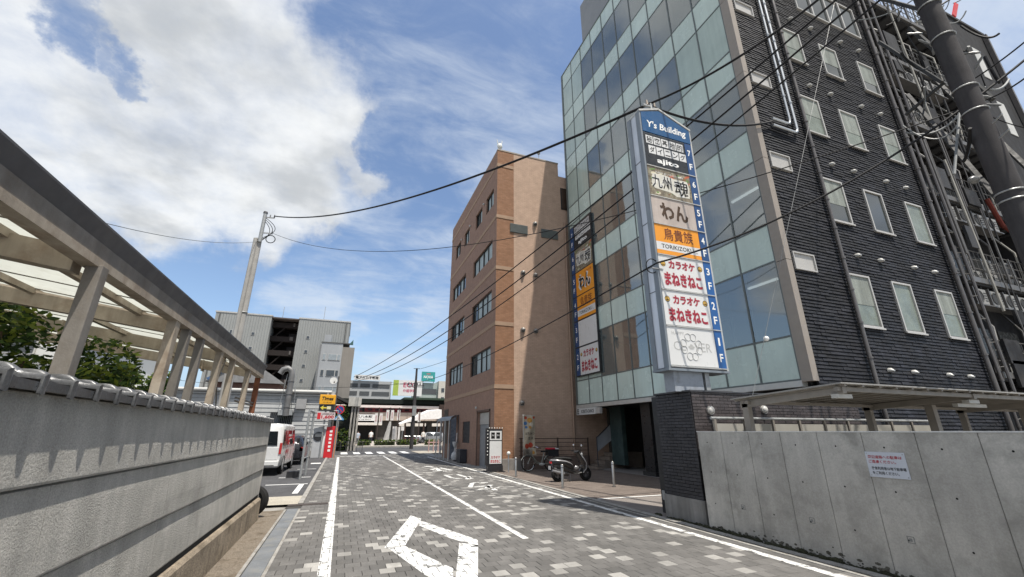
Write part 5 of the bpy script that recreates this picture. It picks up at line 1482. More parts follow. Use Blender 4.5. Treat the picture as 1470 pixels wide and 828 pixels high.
MB().loft([sec_y(-.82, .70, .06, .03), sec_y(-.70, .70, .125, .04), sec_y(-.5, .685, .168, .05), sec_y(-.28, .655, .172, .045), sec_y(-.10, .60, .155, .04), sec_y(0, .54, .12, .03)]).build('silver_side_panel', silver_p, sc_t, smooth=True)
MB().loft([sec_y(-.6, .52, .12, .07), sec_y(-.3, .42, .15, .10), sec_y(0, .32, .15, .07), sec_y(.1, .28, .14, .05)]).build('lower_body', sblack, sc_t, smooth=True)
MB().loft([sec_y(-.74, .735, .07, .02), sec_y(-.55, .765, .13, .04), sec_y(-.3, .765, .14, .045), sec_y(-.05, .735, .12, .045), sec_y(.02, .70, .07, .03)]).build('seat', rubber, sc_t, smooth=True)
MB().loft([sec_y(.02, .27, .15, .035), sec_y(.2, .26, .16, .035), sec_y(.34, .29, .15, .04)]).build('footboard', sblack, sc_t, smooth=True)
mb = MB(); mb.loft([[L(x + dx, y, z) for dx, y in ((0, -w_), (.05, -w_ * .6), (.075, 0), (.05, w_ * .6), (0, w_), (-.03, w_ * .5), (-.03, -w_ * .5))] for x, z, w_ in ((.42, .28, .14), (.47, .42, .19), (.42, .62, .22), (.34, .80, .19), (.27, .93, .12))])
mb.build('leg_shield', sblack, sc_t, smooth=True)
for s_ in (-1, 1):
    MB().tube([L(.30, s_ * .12, .93), L(.38, s_ * .21, .78), L(.50, s_ * .225, .60), L(.50, s_ * .19, .42), L(.38, s_ * .16, .28)], [.012, .022, .024, .022, .014], 8).build('shield_trim', silver_p, sc_t, smooth=True)
    MB().tube([L(.24, s_ * .10, .96), L(.20, s_ * .30, .99)], .018, 8).build('handlebar_grip', rubber, sc_t)
    m_ = MB().tube([L(.26, s_ * .2, .98), L(.28, s_ * .27, 1.14)], .007, 6).build('mirror_stem', dark_metal, sc_t)
    MB().ball(L(.28, s_ * .29, 1.18), .055, 10, 6, (.35, 1.1, .8)).build('mirror', chrome, m_, smooth=True)
    MB().tube([L(.44, s_ * .07, .55), L(.56, s_ * .07, .235)], .018, 8).build('fork_leg', dark_metal, sc_t)
MB().loft([sec_y(.14, .95, .05, .04), sec_y(.22, .97, .12, .055), sec_y(.32, .95, .12, .06), sec_y(.40, .91, .07, .05)]).build('handlebar_cowl', sblack, sc_t, smooth=True)
MB().ball(L(.40, -.02, .88), .085, 14, 8, (.8, 1.1, .85)).build('headlamp', M('lamp_white', (.65, .65, .62), .15), sc_t, smooth=True)
MB().loft([sec_y(.36, .49, .06, .02), sec_y(.5, .50, .075, .03), sec_y(.68, .44, .07, .025), sec_y(.76, .34, .05, .015)]).build('front_mudguard', silver_p, sc_t, smooth=True)
MB().loft([sec_y(-.7, .40, .08, .10), sec_y(-.45, .33, .12, .12), sec_y(-.15, .26, .12, .09)]).build('engine', M('engine_grey', (.07, .07, .07), .5, .3, 20, metal=.4), sc_t, smooth=True)
MB().tube([L(-.35, -.14, .27), L(-.6, -.15, .32), L(-.82, -.15, .38)], [.03, .05, .04], 10).build('exhaust', silver_p, sc_t, smooth=True)
MB().box(*[v for p in zip(L(-.83, -.06, .60), L(-.79, .06, .66)) for v in p]).build('tail_lamp', red_p, sc_t)
MB().box(*[v for p in zip(L(-.86, -.08, .40), L(-.85, .08, .52)) for v in p]).build('number_plate', s_white, sc_t)
MB().tube([L(-.1, -.12, .25), L(-.16, -.17, .0)], .012, 6).build('side_stand', dark_metal, sc_t)
MB().ball(L(.12, -.165, .45), .09, 10, 6, (1, .3, .75)).build('side_cover', silver_p, sc_t, smooth=True)

# ---- bicycle
bk_t = thing('bicycle', 'silver city bicycle with front basket and black rear box in front of the railing', 'bicycle', (8.35, 18.35, 0))
fr_m = M('bicycle_silver', (.33, .34, .30), .35, .1, metal=.4)
def B_(x, y, z): return (8.35 + x, 18.35 + y, z)
for x in (-.56, .54):
    w_ = MB().ring(B_(x, 0, .335), (0, 1, 0), .315, .019, 32, 6).build('tyre', rubber, bk_t, smooth=True)
    MB().ring(B_(x, 0, .335), (0, 1, 0), .292, .011, 32, 5).build('rim', chrome, w_, smooth=True)
    for k in range(14):
        t = k * math.pi / 7
        MB().tube([B_(x, 0, .335), B_(x + .29 * math.cos(t), 0, .335 + .29 * math.sin(t))], .0022, 3).build('spoke', steel, w_)
    MB().cyl(B_(x, -.04, .335), B_(x, .04, .335), .025, None, 10).build('hub', steel, w_)
    mb = MB(); mb.tube([B_(x + .345 * math.cos(t), 0, .335 + .345 * math.sin(t)) for t in [.1 + i * .22 for i in range(13)]], .018, 6)
    mb.build('mudguard', fr_m, bk_t, smooth=True)
for pts, r_ in (([(-.38, 0, .82), (-.43, 0, .62), (-.56, 0, .335)], .014), ([(-.38, 0, .68), (-.15, 0, .40), (.08, 0, .30)], .020), ([(-.40, 0, .62), (-.17, 0, .34), (.08, 0, .29)], .014),
                ([(.08, 0, .29), (.22, 0, .78)], .016), ([(.08, -.03, .29), (.54, -.05, .335)], .011), ([(.54, -.05, .335), (.20, -.02, .66)], .009), ([(-.38, 0, .68), (-.33, 0, .98)], .014)):
    MB().tube([B_(*p) for p in pts], r_, 8).build('frame_tube', fr_m, bk_t, smooth=True)
MB().tube([B_(-.18, -.27, .98), B_(-.28, -.20, 1.03), B_(-.34, 0, .99), B_(-.28, .20, 1.03), B_(-.18, .27, .98)], .012, 8).build('handlebar', chrome, bk_t, smooth=True)
for s_ in (-1, 1): MB().tube([B_(-.18, s_ * .27, .98), B_(-.06, s_ * .28, .96)], .018, 8).build('grip', rubber, bk_t)
MB().loft([[B_(x, w_, z) for w_, z in ((-hw, .80), (-hw * .8, .84), (0, .855), (hw * .8, .84), (hw, .80), (0, .78))] for x, hw in ((.06, .02), (.14, .05), (.26, .10), (.33, .09))]).build('saddle', rubber, bk_t, smooth=True)
bas = MB()
for k in range(7):
    z = .62 + k * .045; g = .13 + k * .008
    bas.tube([B_(-.58 - g, -.15, z), B_(-.58 + g, -.15, z), B_(-.58 + g, .15, z), B_(-.58 - g, .15, z), B_(-.58 - g, -.15, z)], .006, 4)
for k in range(8):
    x = -.71 + k * .037
    for y in (-.15, .15): bas.tube([B_(x, y, .62), B_(x * 1.02, y, .9)], .004, 4)
bas.build('basket', black_m, bk_t, kind='stuff')
MB().chbox(*[v for p in zip(B_(.36, -.17, .62), B_(.86, .17, .90)) for v in p], .03).build('rear_box', black_m, bk_t)
MB().chbox(*[v for p in zip(B_(.35, -.18, .901), B_(.70, .18, .96)) for v in p], .03).build('red_cover', M('red_cloth', (.40, .03, .05), .7, .2), bk_t)
MB().chbox(*[v for p in zip(B_(.702, -.18, .901), B_(.88, .18, .95)) for v in p], .03).build('white_cover', M('pale_cloth', (.5, .5, .5), .7, .1), bk_t)
MB().ball(B_(.08, -.05, .29), .10, 12, 6, (1.4, .2, .55)).build('chain_case', M('case_white', (.45, .45, .42), .4), bk_t, smooth=True)
MB().tube([B_(.54, -.06, .3), B_(.60, -.16, .0)], .01, 5).build('stand', steel, bk_t)
MB().ball(B_(.04, -.14, .14), .05, 8, 5, (1.5, 1, .3)).build('pedal', black_m, bk_t)

# ================================================================== parked vehicles on the left
def car_ring(y, wb_, wm, wt, z0, zm, z1, r=.10):
    pts = [(wb_ - .10, z0), (wb_, z0 + .09), (wm, zm - .18), (wm - .015, zm), (wt + .03, z1 - r), (wt - .06, z1 - .02), (wt * .5, z1)]
    R_ = [(x, y, z) for x, z in pts]; Lh = [(-x, y, z) for x, z in pts[::-1]]
    return R_ + Lh
def make_van():
    w = M('van_white', (.62, .62, .61), .22, .03, spec=.8)
    t = thing('white_van', 'white high roof van with dark rear window and red lettering on its side', 'van', (0, 0, 0))
    MB().loft([car_ring(-2.34, .80, .83, .70, .34, 1.05, 1.88), car_ring(-2.28, .84, .845, .745, .30, 1.05, 1.95), car_ring(-1.5, .85, .85, .76, .28, 1.05, 1.98), car_ring(1.0, .85, .85, .76, .28, 1.05, 1.98),
               car_ring(1.45, .85, .85, .74, .28, 1.05, 1.94), car_ring(2.05, .84, .83, .66, .28, 1.02, 1.45), car_ring(2.3, .80, .78, .60, .32, .92, 1.10), car_ring(2.35, .74, .72, .56, .40, .80, .95)]).build('body', w, t, smooth=True)
    # tailgate with window
    g = MB().prism([(-.66, -2.345, 1.12), (.66, -2.345, 1.12), (.60, -2.325, 1.76), (-.60, -2.325, 1.76)], (0, -.012, 0)).build('rear_window', dark_glass, t)
    MB().tube([(.1, -2.37, 1.18), (.45, -2.37, 1.24)], .01, 5).build('wiper', rubber, g)
    MB().box(-.74, .74, -2.356, -2.340, .60, 1.05).build('tailgate', w, t, bevel=.01)
    MB().box(-.30, .30, -2.37, -2.358, .72, .86).build('number_plate', s_white, t)
    MB().box(-.80, .80, -2.42, -2.30, .34, .56).build('bumper', w, t, bevel=.03)
    MB().box(-.66, .66, -2.425, -2.421, .37, .40).build('bumper_slot', rubber, t)
    for s_ in (-1, 1):
        MB().box(min(s_ * .75, s_ * .835), max(s_ * .75, s_ * .835), -2.365, -2.26, .80, 1.22).build('tail_lamp', M('lamp_red', (.40, .02, .02), .15, spec=.9), t)
        MB().tube([(s_ * .86, 1.55, 1.25), (s_ * .98, 1.5, 1.22)], .02, 6).build('mirror_arm', black_m, t)
        MB().box(min(s_ * .94, s_ * 1.06), max(s_ * .94, s_ * 1.06), 1.42, 1.54, 1.12, 1.36).build('mirror', black_m, t, bevel=.02)
        for y in (-1.45, 1.5):
            c = s_ * .76
            wh = MB().ring((c, y, .33), (1, 0, 0), .245, .085, 26, 8).build('tyre', rubber, t, smooth=True)
            MB().cyl((c - .09, y, .33), (c + .09, y, .33), .17, None, 18).build('hub_cap', steel, wh)
            MB().ring((s_ * .845, y, .33), (1, 0, 0), .36, .02, 26, 6).build('arch', rubber, t)
        for (a, b) in ((-2.15, -1.1), (-1.02, .35), (.45, 1.35)):
            mb = MB(); mb.prism([(s_ * .852, a, 1.12), (s_ * .852, b, 1.12), (s_ * .79, b - .05, 1.74), (s_ * .79, a + .05, 1.74)], (s_ * .006, 0, 0)); mb.build('side_window', dark_glass, t)
    text('配達', letter_red, t, (.862, -1.62, 1.4), (0, 1, 0), ZUP, .5, .28, thick=.03, depth=.004)
    text('弁当', letter_red, t, (.862, -.9, .86), (0, 1, 0), ZUP, .9, .2, thick=.03, depth=.004)
    for y in (-1.06, .4): MB().box(.851, .856, y - .004, y + .004, .40, 1.85).build('door_seam', rubber, t)
    return t
van = make_van(); van.location = (-2.93, 22.55, 0); van.rotation_euler = (0, 0, R(-1.5))
def make_car(col, label):
    w = M('car_' + col[0], col[1], .25, .05, spec=.8, metal=.4)
    t = thing('parked_car', label, 'car', (0, 0, 0), 'cars parked beyond the white van')
    MB().loft([car_ring(-2.0, .74, .78, .5, .35, .80, .98, .03), car_ring(-1.9, .80, .82, .55, .28, .85, 1.15, .04), car_ring(-1.5, .82, .83, .60, .22, .88, 1.42), car_ring(0, .82, .83, .62, .22, .88, 1.47),
               car_ring(.5, .82, .83, .60, .22, .88, 1.42), car_ring(1.1, .82, .82, .62, .22, .86, 1.0, .03), car_ring(1.9, .78, .78, .6, .25, .72, .85, .03), car_ring(2.0, .7, .7, .5, .35, .6, .72, .03)]).build('body', w, t, smooth=True)
    MB().prism([(-.56, -1.93, 1.02), (.56, -1.93, 1.02), (.48, -1.60, 1.36), (-.48, -1.60, 1.36)], (0, -.02, .008)).build('rear_window', dark_glass, t)
    for s_ in (-1, 1):
        for y in (-1.25, 1.25):
            wh = MB().ring((s_ * .74, y, .30), (1, 0, 0), .21, .085, 24, 8).build('tyre', rubber, t, smooth=True)
            MB().cyl((s_ * .74 - .09, y, .3), (s_ * .74 + .09, y, .3), .16, None, 16).build('hub_cap', steel, wh)
        for a, b in ((-1.35, -.3), (-.25, .75)):
            MB().prism([(s_ * .825, a, .95), (s_ * .825, b, .95), (s_ * .68, b - .12, 1.35), (s_ * .68, a + .15, 1.35)], (s_ * .006, 0, 0)).build('side_window', dark_glass, t)
        MB().box(min(s_ * .6, s_ * .78), max(s_ * .6, s_ * .78), -2.0, -1.93, .68, .88).build('tail_lamp', M('lamp_red', (.40, .02, .02), .15, spec=.9), t)
        MB().box(min(s_ * .84, s_ * .98), max(s_ * .84, s_ * .98), .55, .65, .92, 1.06).build('mirror', w, t, bevel=.02)
    return t
c1_ = make_car(('dark', (.03, .03, .035)), 'dark grey parked car just beyond the white van'); c1_.location = (-2.55, 28.1, 0)
c2_ = make_car(('silver', (.30, .31, .32)), 'silver parked car at the far end of the parking lot'); c2_.location = (-5.4, 31.2, 0)
wheel = thing('leaning_tyre', 'dark worn tyre standing behind the end of the plastered wall', 'tyre', (-1.55, 10.95, .3))
MB().ring((-1.50, 10.92, .30), (.5, 1, 0), .21, .075, 24, 8).build('tread', rubber, wheel, smooth=True)
MB().cyl((-1.53, 10.86, .30), (-1.47, 10.98, .30), .13, None, 16).build('rim', dark_metal, wheel)

# wheel stops / low rail frame at the lot entrance
gf = thing('lot_gate_frame', 'leaning grey tube frame with bars at the edge of the parking lot', 'barrier', (-1.2, 19.3, 0))
for (x, y, z1) in ((-1.22, 18.5, 2.42), (-1.15, 20.1, 2.42)):
    MB().tube([(x, y, 0), (x, y, z1)], .045, 8).build('post', galv, gf, smooth=True)
MB().tube([(-1.22, 18.46, 2.42), (-1.15, 20.14, 2.42)], .04, 8).build('top_bar', galv, gf, smooth=True)
for z in (.7, 1.3): MB().tube([(-1.22, 18.5, z), (-1.15, 20.1, z)], .02, 6).build('bar', galv, gf)
box('foot_block', black_m, (-1.75, -1.3, 19.2, 19.6, 0, .22), gf)

# payment machine and signs
pmx, pmy = -1.55, 32.4
mc = thing('payment_machine', 'grey and red car park payment machine with screen at the lot exit', 'payment machine', (-1.1, pmy, 0))
casing_g = M('machine_grey', (.42, .43, .44), .4, .08)
MB().prism([(-1.72, pmy, 0), (-.95, pmy, 0), (-.95, pmy, 1.75), (-1.25, pmy, 1.98), (-1.72, pmy, 1.86)], (0, .55, 0)).build('cabinet', casing_g, mc, bevel=.03)
MB().prism([(-.948, pmy - .02, 0), (-.40, pmy - .02, 0), (-.40, pmy - .02, 2.0), (-.948, pmy - .02, 1.95)], (0, .5, 0)).build('red_panel', red_p, mc, bevel=.02)
MB().prism([(-1.20, pmy - .012, .05), (-1.08, pmy - .012, .05), (-.96, pmy - .012, 1.6), (-1.02, pmy - .012, 1.6)], (0, .01, 0)).build('white_stripe', white_paint, mc)
MB().cyl((-1.40, pmy - .03, 1.35), (-1.40, pmy, 1.35), .30, None, 20).build('screen_surround', black_m, mc)
MB().box(-1.60, -1.20, pmy - .045, pmy - .031, 1.32, 1.58).build('screen', M('screen_grey', (.12, .13, .14), .1, spec=.9), mc)
MB().box(-1.78, -.9, pmy - .25, pmy + .1, 2.05, 2.11).build('visor', white_paint, mc)
for k in range(6): MB().box(-.72, -.56, pmy - .028, pmy - .021, .4 + k * .24, .54 + k * .24).build('panel_mark', letter_white, mc)
MB().box(-.38, -.28, pmy - .02, pmy + .3, 0, 1.9).build('orange_panel', M('orange_panel', (.65, .20, .02), .5), mc)
for x in (-1.85, -.35): MB().tube([(x, pmy - .1, 0), (x, pmy - .1, 3.0)], .035, 8).build('frame_post', galv, mc)
MB().tube([(-1.85, pmy - .1, 3.0), (-.35, pmy - .1, 3.0)], .03, 8).build('frame_bar', galv, mc)
ts = thing('parking_sign', 'yellow car park sign above a black arrow board and red price board', 'sign', (-1.1, 32.2, 0))
yel = M('sign_yellow', (.75, .36, .01), .4, .04)
MB().tube([(-1.15, 32.35, 0), (-1.15, 32.35, 4.2)], .06, 8).build('pole', galv, ts)
ts_y = MB().box(-1.62, -.62, 32.1, 32.3, 3.40, 4.04).build('yellow_board', yel, ts, bevel=.03)
text('Times', letter_black, ts_y, (-1.12, 32.09, 3.79), (1, 0, 0), ZUP, .74, .24, thick=.03, lean=.2)
text('パーキング', letter_black, ts_y, (-1.12, 32.09, 3.54), (1, 0, 0), ZUP, .56, .09, thick=.02)
ab = MB().box(-1.60, -.64, 32.15, 32.28, 2.97, 3.39).build('arrow_board', s_black, ts)
gy = M('arrow_yellow', (.60, .50, .05), .5)
MB().prism([(-1.52, 32.14, 3.18), (-1.32, 32.14, 3.33), (-1.32, 32.14, 3.22), (-1.12, 32.14, 3.22), (-1.12, 32.14, 3.14), (-1.32, 32.14, 3.14), (-1.32, 32.14, 3.03)], (0, .005, 0)).build('arrow', gy, ab)
MB().box(-1.10, -.85, 32.138, 32.148, 3.08, 3.28).build('cream_plate', M('cream_panel', (.65, .62, .40), .5), ab)  # plain cream panel beside the arrow, no emission
pb = MB().box(-1.64, -.52, 32.12, 32.2, 2.42, 2.88).build('price_board', M('price_pink', (.60, .50, .50), .5), ts)
MB().box(-1.62, -1.42, 32.108, 32.118, 2.45, 2.85).build('red_block', red_p, pb)
text('24時間最大料金', letter_black, pb, (-.98, 32.115, 2.78), (1, 0, 0), ZUP, .78, .10, thick=.01)
text('1,600', letter_red, pb, (-.98, 32.115, 2.57), (1, 0, 0), ZUP, .78, .25, thick=.04)
cm = thing('curved_mirror', 'round white backed disc mirror on a tall slim post above the yellow sign', 'mirror', (-.75, 33.0, 0))
mp_ = aty(479, 546, 33.0)
MB().tube([(-.62, 33.05, 0), (-.62, 33.05, mp_.z + .3)], .055, 8).build('pole', M('pole_dark', (.10, .095, .09), .6), cm)
MB().cyl((mp_.x, 32.95, mp_.z), (mp_.x, 32.9, mp_.z), .27, None, 24).build('disc', M('disc_white', (.68, .68, .66), .3), cm)
MB().ring((mp_.x, 32.9, mp_.z), (0, 1, 0), .27, .02, 24, 6).build('rim', steel, cm)
MB().bar((mp_.x, 33.0, mp_.z), (-.62, 33.05, mp_.z), .04, .04).build('bracket', galv, cm)
MB().box(mp_.x + .02, mp_.x + .1, 32.885, 32.895, mp_.z - .16, mp_.z - .08).build('dark_mark', letter_black, cm)
npk = thing('no_parking_sign', 'round blue no parking sign with red rim', 'sign', (-.27, 33.4, 3.1))
c = Vector((-.27, 33.4, 3.13))
MB().cyl(c, c + Vector((0, -.02, 0)), .30, None, 28).build('disc_rim', red_p, npk)
MB().cyl(c + Vector((0, -.021, 0)), c + Vector((0, -.026, 0)), .235, None, 28).build('disc', M('sign_blue_round', (.02, .06, .25), .4), npk)
MB().bar(c + Vector((-.17, -.03, .17)), c + Vector((.17, -.03, -.17)), .05, .004, (0, 1, 0)).build('bar', red_p, npk)
MB().tube([(-.27, 33.43, 0), (-.27, 33.43, 3.5)], .035, 8).build('pole', galv, npk)
pc = thing('pedestrian_crossing_sign', 'light blue pentagon crossing sign below the round sign', 'sign', (-.27, 33.4, 2.6))
MB().prism([(-.60, 33.40, 2.42), (.06, 33.40, 2.42), (.06, 33.40, 2.50), (-.27, 33.40, 2.86), (-.60, 33.40, 2.50)], (0, -.015, 0)).build('plate', M('sign_sky_blue', (.10, .30, .55), .4), pc)
MB().prism([(-.50, 33.383, 2.45), (-.04, 33.383, 2.45), (-.27, 33.383, 2.76)], (0, -.003, 0)).build('triangle', white_paint, pc)
MB().tube([(-.27, 33.378, 2.67), (-.28, 33.378, 2.6), (-.33, 33.378, 2.48)], .018, 5).build('walker_mark', letter_black, pc)
MB().tube([(-.28, 33.378, 2.6), (-.22, 33.378, 2.48)], .015, 5).build('walker_mark', letter_black, pc)

# ================================================================== siding building with flue
sid = M('grey_siding', (.40, .41, .41), .6, .06, .8, streak=.08, island=.06)
shd = thing('siding_building', 'long low grey building clad in horizontal boards behind the parking lot', 'building', (-7, 38, 0))
box('core', M('siding_core', (.15, .15, .15), .9), (-20, -.95, 35.05, 45, 0, 4.0), shd)
for k in range(13):
    z = .35 + k * .29
    MB().prism([(-20, 35.045, z + .285), (-20, 35.03, z + .275), (-20, 35.0, z + .005), (-20, 35.045, z)], (19.0, 0, 0)).build('siding_board', sid, shd)
box('foundation', concrete, (-20, -.94, 35.0, 35.049, 0, .345), shd)
MB().tube([(-20, 34.85, 4.32), (-1.0, 34.85, 4.42)], .13, 10).build('gutter_tube', M('gutter_pale', (.45, .45, .43), .5, .06), shd, smooth=True)
MB().box(-20.1, -.8, 34.9, 45.2, 4.12, 4.22).build('roof', M('roof_pale', (.40, .40, .39), .6), shd)
MB().box(-20.1, -.8, 35.0, 45.1, 4.25, 4.5).build('roof_edge', M('gutter_pale', (.45, .45, .43), .5, .06), shd)
for x in [-4.75 + k * .115 for k in range(12)]: MB().box(x, x + .04, 34.93, 34.97, 2.1, 2.95).build('window_bar', dark_metal, shd)
MB().box(-4.8, -3.35, 34.975, 34.995, 2.1, 2.95).build('window', dark_glass, shd)
fx = -3.8
fl_ = MB().tube([(fx, 34.6, 2.7), (fx, 34.6, 5.5), (fx - .08, 34.6, 5.85), (fx - .32, 34.6, 6.0), (fx - .62, 34.6, 5.9), (fx - .78, 34.6, 5.6)], .2, 14).build('flue', duct, shd, smooth=True)
for z in (3.3, 4.2, 5.1): MB().cyl((fx, 34.6, z - .03), (fx, 34.6, z + .03), .23, None, 14).build('band', duct, fl_)
for dx in (-.5, .45): MB().tube([(fx + dx, 34.7, 3.4), (fx + dx * .6, 34.62, 5.6)], .018, 5).build('flue_stay', galv, shd)
MB().box(fx + .55, fx + 1.2, 34.7, 34.99, 3.2, 3.9).build('meter_box', M('meter_grey', (.30, .30, .30), .5), shd)
MB().box(fx - .5, fx + .4, 34.6, 34.98, 2.75, 3.1).build('flue_bracket', galv, shd)
# narrow gabled shop front and creeper beside it
gb_ = thing('gabled_shop', 'small dark gabled shop front with pale pillars and creeper beside the street corner', 'building', (.3, 44, 0))
box('shop_wall', M('shop_dark', (.04, .045, .04), .9, .3, 2), (-.94, 1.2, 44.2, 48, 0, 4.0), gb_)
MB().prism([(-1.1, 43.6, 5.0), (.35, 43.6, 4.35), (.9, 43.6, 3.7), (.9, 43.6, 3.55), (.3, 43.6, 4.15), (-1.1, 43.6, 4.8)], (0, 4.5, 0)).build('gable_roof', M('shop_roof', (.05, .05, .05), .8), gb_)
box('fascia_box', M('shop_fascia', (.42, .41, .38), .7, .1), (.32, 1.45, 43.3, 44.19, 3.9, 4.7), gb_)
for x in (.65, .92, 1.2): box('pillar', M('pillar_pale', (.38, .36, .33), .8, .15, 3), (x, x + .15, 43.5, 43.7, 0, 3.9), gb_)
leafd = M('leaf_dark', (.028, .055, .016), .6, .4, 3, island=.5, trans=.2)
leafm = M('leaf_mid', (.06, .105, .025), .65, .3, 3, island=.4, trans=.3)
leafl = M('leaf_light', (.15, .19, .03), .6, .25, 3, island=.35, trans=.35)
def leaves(mb, c, rx, ry, rz, n, s, r, nm=3):
    for _ in range(n):
        while True:
            p = Vector((r.uniform(-1, 1), r.uniform(-1, 1), r.uniform(-1, 1)))
            if p.length < 1 and p.length > .25: break
        q = Vector((c[0] + p.x * rx, c[1] + p.y * ry, c[2] + p.z * rz))
        a = Vector((r.gauss(0, 1), r.gauss(0, 1), r.gauss(0, .6))).normalized(); b = a.cross(Vector((r.gauss(0, 1), r.gauss(0, 1), r.gauss(0, 1)))).normalized()
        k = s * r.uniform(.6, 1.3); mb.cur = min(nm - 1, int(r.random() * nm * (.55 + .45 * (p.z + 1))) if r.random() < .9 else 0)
        mb.add([q - a * k, q + b * k * .45, q + a * k, q - b * k * .45], [(0, 1, 2, 3)])
lr = random.Random(77)
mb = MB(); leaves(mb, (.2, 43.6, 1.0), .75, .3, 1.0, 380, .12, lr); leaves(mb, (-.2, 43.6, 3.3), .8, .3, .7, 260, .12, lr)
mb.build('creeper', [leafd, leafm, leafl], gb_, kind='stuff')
rf_ = thing('corner_railing', 'thin dark pavement railing at the far street corner', 'railing', (.7, 41.5, 0))
for k in range(6): MB().box(-.4 + k * .45, -.36 + k * .45, 41.5, 41.54, 0, .8).build('post', dark_metal, rf_)
for z in (.45, .8): MB().box(-.42, 1.95, 41.505, 41.535, z, z + .03).build('rail', dark_metal, rf_)
for k in range(3):
    x = -.25 + .0 * k
# ================================================================== grey apartment block and its neighbour
ribbed = M('ribbed_cladding', (.28, .29, .285), .7, .05, .3, streak=.05)
def add_ribs(m, pitch):
    n, l = m.node_tree.nodes, m.node_tree.links
    g = n.new('ShaderNodeNewGeometry'); sp_ = n.new('ShaderNodeSeparateXYZ'); l.new(g.outputs['Position'], sp_.inputs[0])
    w_ = n.new('ShaderNodeMath'); w_.operation = 'MULTIPLY'; w_.inputs[1].default_value = 2 * math.pi / pitch; l.new(sp_.outputs[0], w_.inputs[0])
    s_ = n.new('ShaderNodeMath'); s_.operation = 'SINE'; l.new(w_.outputs[0], s_.inputs[0])
    b_ = n.new('ShaderNodeBump'); b_.inputs['Distance'].default_value = .05; l.new(s_.outputs[0], b_.inputs['Height']); l.new(b_.outputs[0], n['Principled BSDF'].inputs['Normal'])
add_ribs(ribbed, .45)
apt = thing('grey_apartment_block', 'large grey ribbed apartment block with a dark open stair bay in the middle', 'building', (-12, 95, 0))
AT = 22.7
box('left_wing', ribbed, (-24.2, -15.0, 90, 104, 0, AT), apt)
box('right_wing', ribbed, (-10.2, -.8, 90, 104, 0, AT), apt)
box('bay_rear', M('bay_dark', (.018, .014, .013), .9), (-14.99, -10.21, 95, 96, 0, AT - .3), apt)
for x0, x1 in ((-24.3, -14.9), (-10.3, -.7)): MB().box(x0, x1, 89.9, 104, AT, AT + .25).build('coping', M('coping_grey', (.40, .40, .39), .7), apt)
MB().box(-14.99, -10.21, 90.05, 96, AT - .28, AT - .05).build('bay_roof', M('bay_slab', (.10, .085, .08), .9), apt)
bay_s = M('bay_slab_dark', (.022, .018, .017), .9)  # near-black bay parts: shade of the deep recess put into the colour
for k in range(8):
    z = 1.8 + k * 2.75
    MB().box(-14.98, -10.22, 92.0, 94.9, z, z + .22).build('stair_landing', bay_s, apt)
    MB().box(-14.98, -10.22, 91.9, 91.99, z + .0, z + 1.0).build('balustrade', M('balustrade_dark', (.025, .02, .019), .8), apt)
    if k < 7: MB().prism([(-14.8, 92.1, z + .25), (-12.8, 92.1, z + 2.6), (-12.8, 92.1, z + 2.9), (-14.8, 92.1, z + .55)], (0, 1.2, 0)).build('stair_flight', bay_s, apt)
    MB().box(-11.6 + .3 * (k % 2), -11.0, 91.8, 91.89, z + .3, z + 1.0).build('pale_object', M('pale_grey', (.12, .11, .105), .7), apt)
    MB().box(-12.2, -10.4, 94.6, 94.8, z + .3, z + 2.2).build('door', M('door_dark', (.06, .05, .05), .6), apt)
wd = M('far_window', (.045, .05, .055), .2, spec=.8)
for k in range(7):
    z = 2.6 + k * 2.75
    for x in (-17.6, -8.2):
        fr = MB().box(x - .32, x + .32, 89.93, 89.99, z - .3, z + .3).build('window', M('coping_grey', (.40, .40, .39), .7), apt)
        MB().box(x - .25, x + .25, 89.90, 89.929, z - .23, z + .23).build('pane', wd, fr)
    for x in (-22.2, -21.2):
        fr = MB().box(x - .22, x + .22, 89.93, 89.99, z - .5, z + .5).build('window', M('coping_grey', (.40, .40, .39), .7), apt)
        MB().box(x - .16, x + .16, 89.90, 89.929, z - .42, z + .42).build('pane', wd, fr)
for x in (-23.6, -1.6): MB().box(x, x + .12, 89.85, 89.99, 0, AT - .2).build('downpipe', M('pipe_dark', (.10, .10, .10), .6), apt)
ngb = thing('grey_office_block', 'smaller grey block with a brown side wall in front of the apartment block', 'building', (-2, 86, 0))
box('front_wall', M('office_grey', (.30, .315, .33), .8, .06, .3, streak=.06), (-5.2, -1.55, 84, 89.5, 0, 17.2), ngb)
box('side_wall', M('office_brown', (.215, .20, .18), .8, .08, .4, streak=.08), (-1.55, .55, 84.05, 89.5, 0, 16.6), ngb)
MB().box(-5.3, -.4, 83.9, 89.5, 17.2, 17.35).build('coping', M('coping_dark', (.10, .10, .10), .8), ngb)
MB().box(-4.9, -3.7, 85, 87, 17.35, 18.9).build('roof_hut', M('office_grey', (.30, .315, .33), .8, .06, .3, streak=.06), ngb)
MB().prism([(-.6, 85, 17.3), (.2, 85, 17.3), (.15, 85, 18.3), (-.1, 85, 17.9)], (0, .4, 0)).build('roof_fin', M('fin_teal', (.03, .09, .09), .5), ngb)
MB().box(-5.45, -5.21, 83.9, 84.5, 0, 16.8).build('downpipe', M('office_shadow', (.16, .165, .17), .8), ngb)  # upright strip at the wall edge, shadow put into its darker grey
for k in range(5):
    z = 3.0 + k * 2.9
    for x, w_ in ((-4.5, .3), (-3.1, .75), (-2.05, .3)):
        fr = MB().box(x - w_, x + w_, 83.94, 83.99, z - .6, z + .6).build('window', M('coping_grey', (.40, .40, .39), .7), ngb)
        MB().box(x - w_ + .07, x + w_ - .07, 83.90, 83.939, z - .52, z + .52).build('pane', wd if k % 2 else M('far_window_pale', (.24, .27, .29), .3), fr)
ae = thing('rooftop_mast', 'thin mast on the roof of the grey apartment block', 'antenna', (-6, 92, AT))
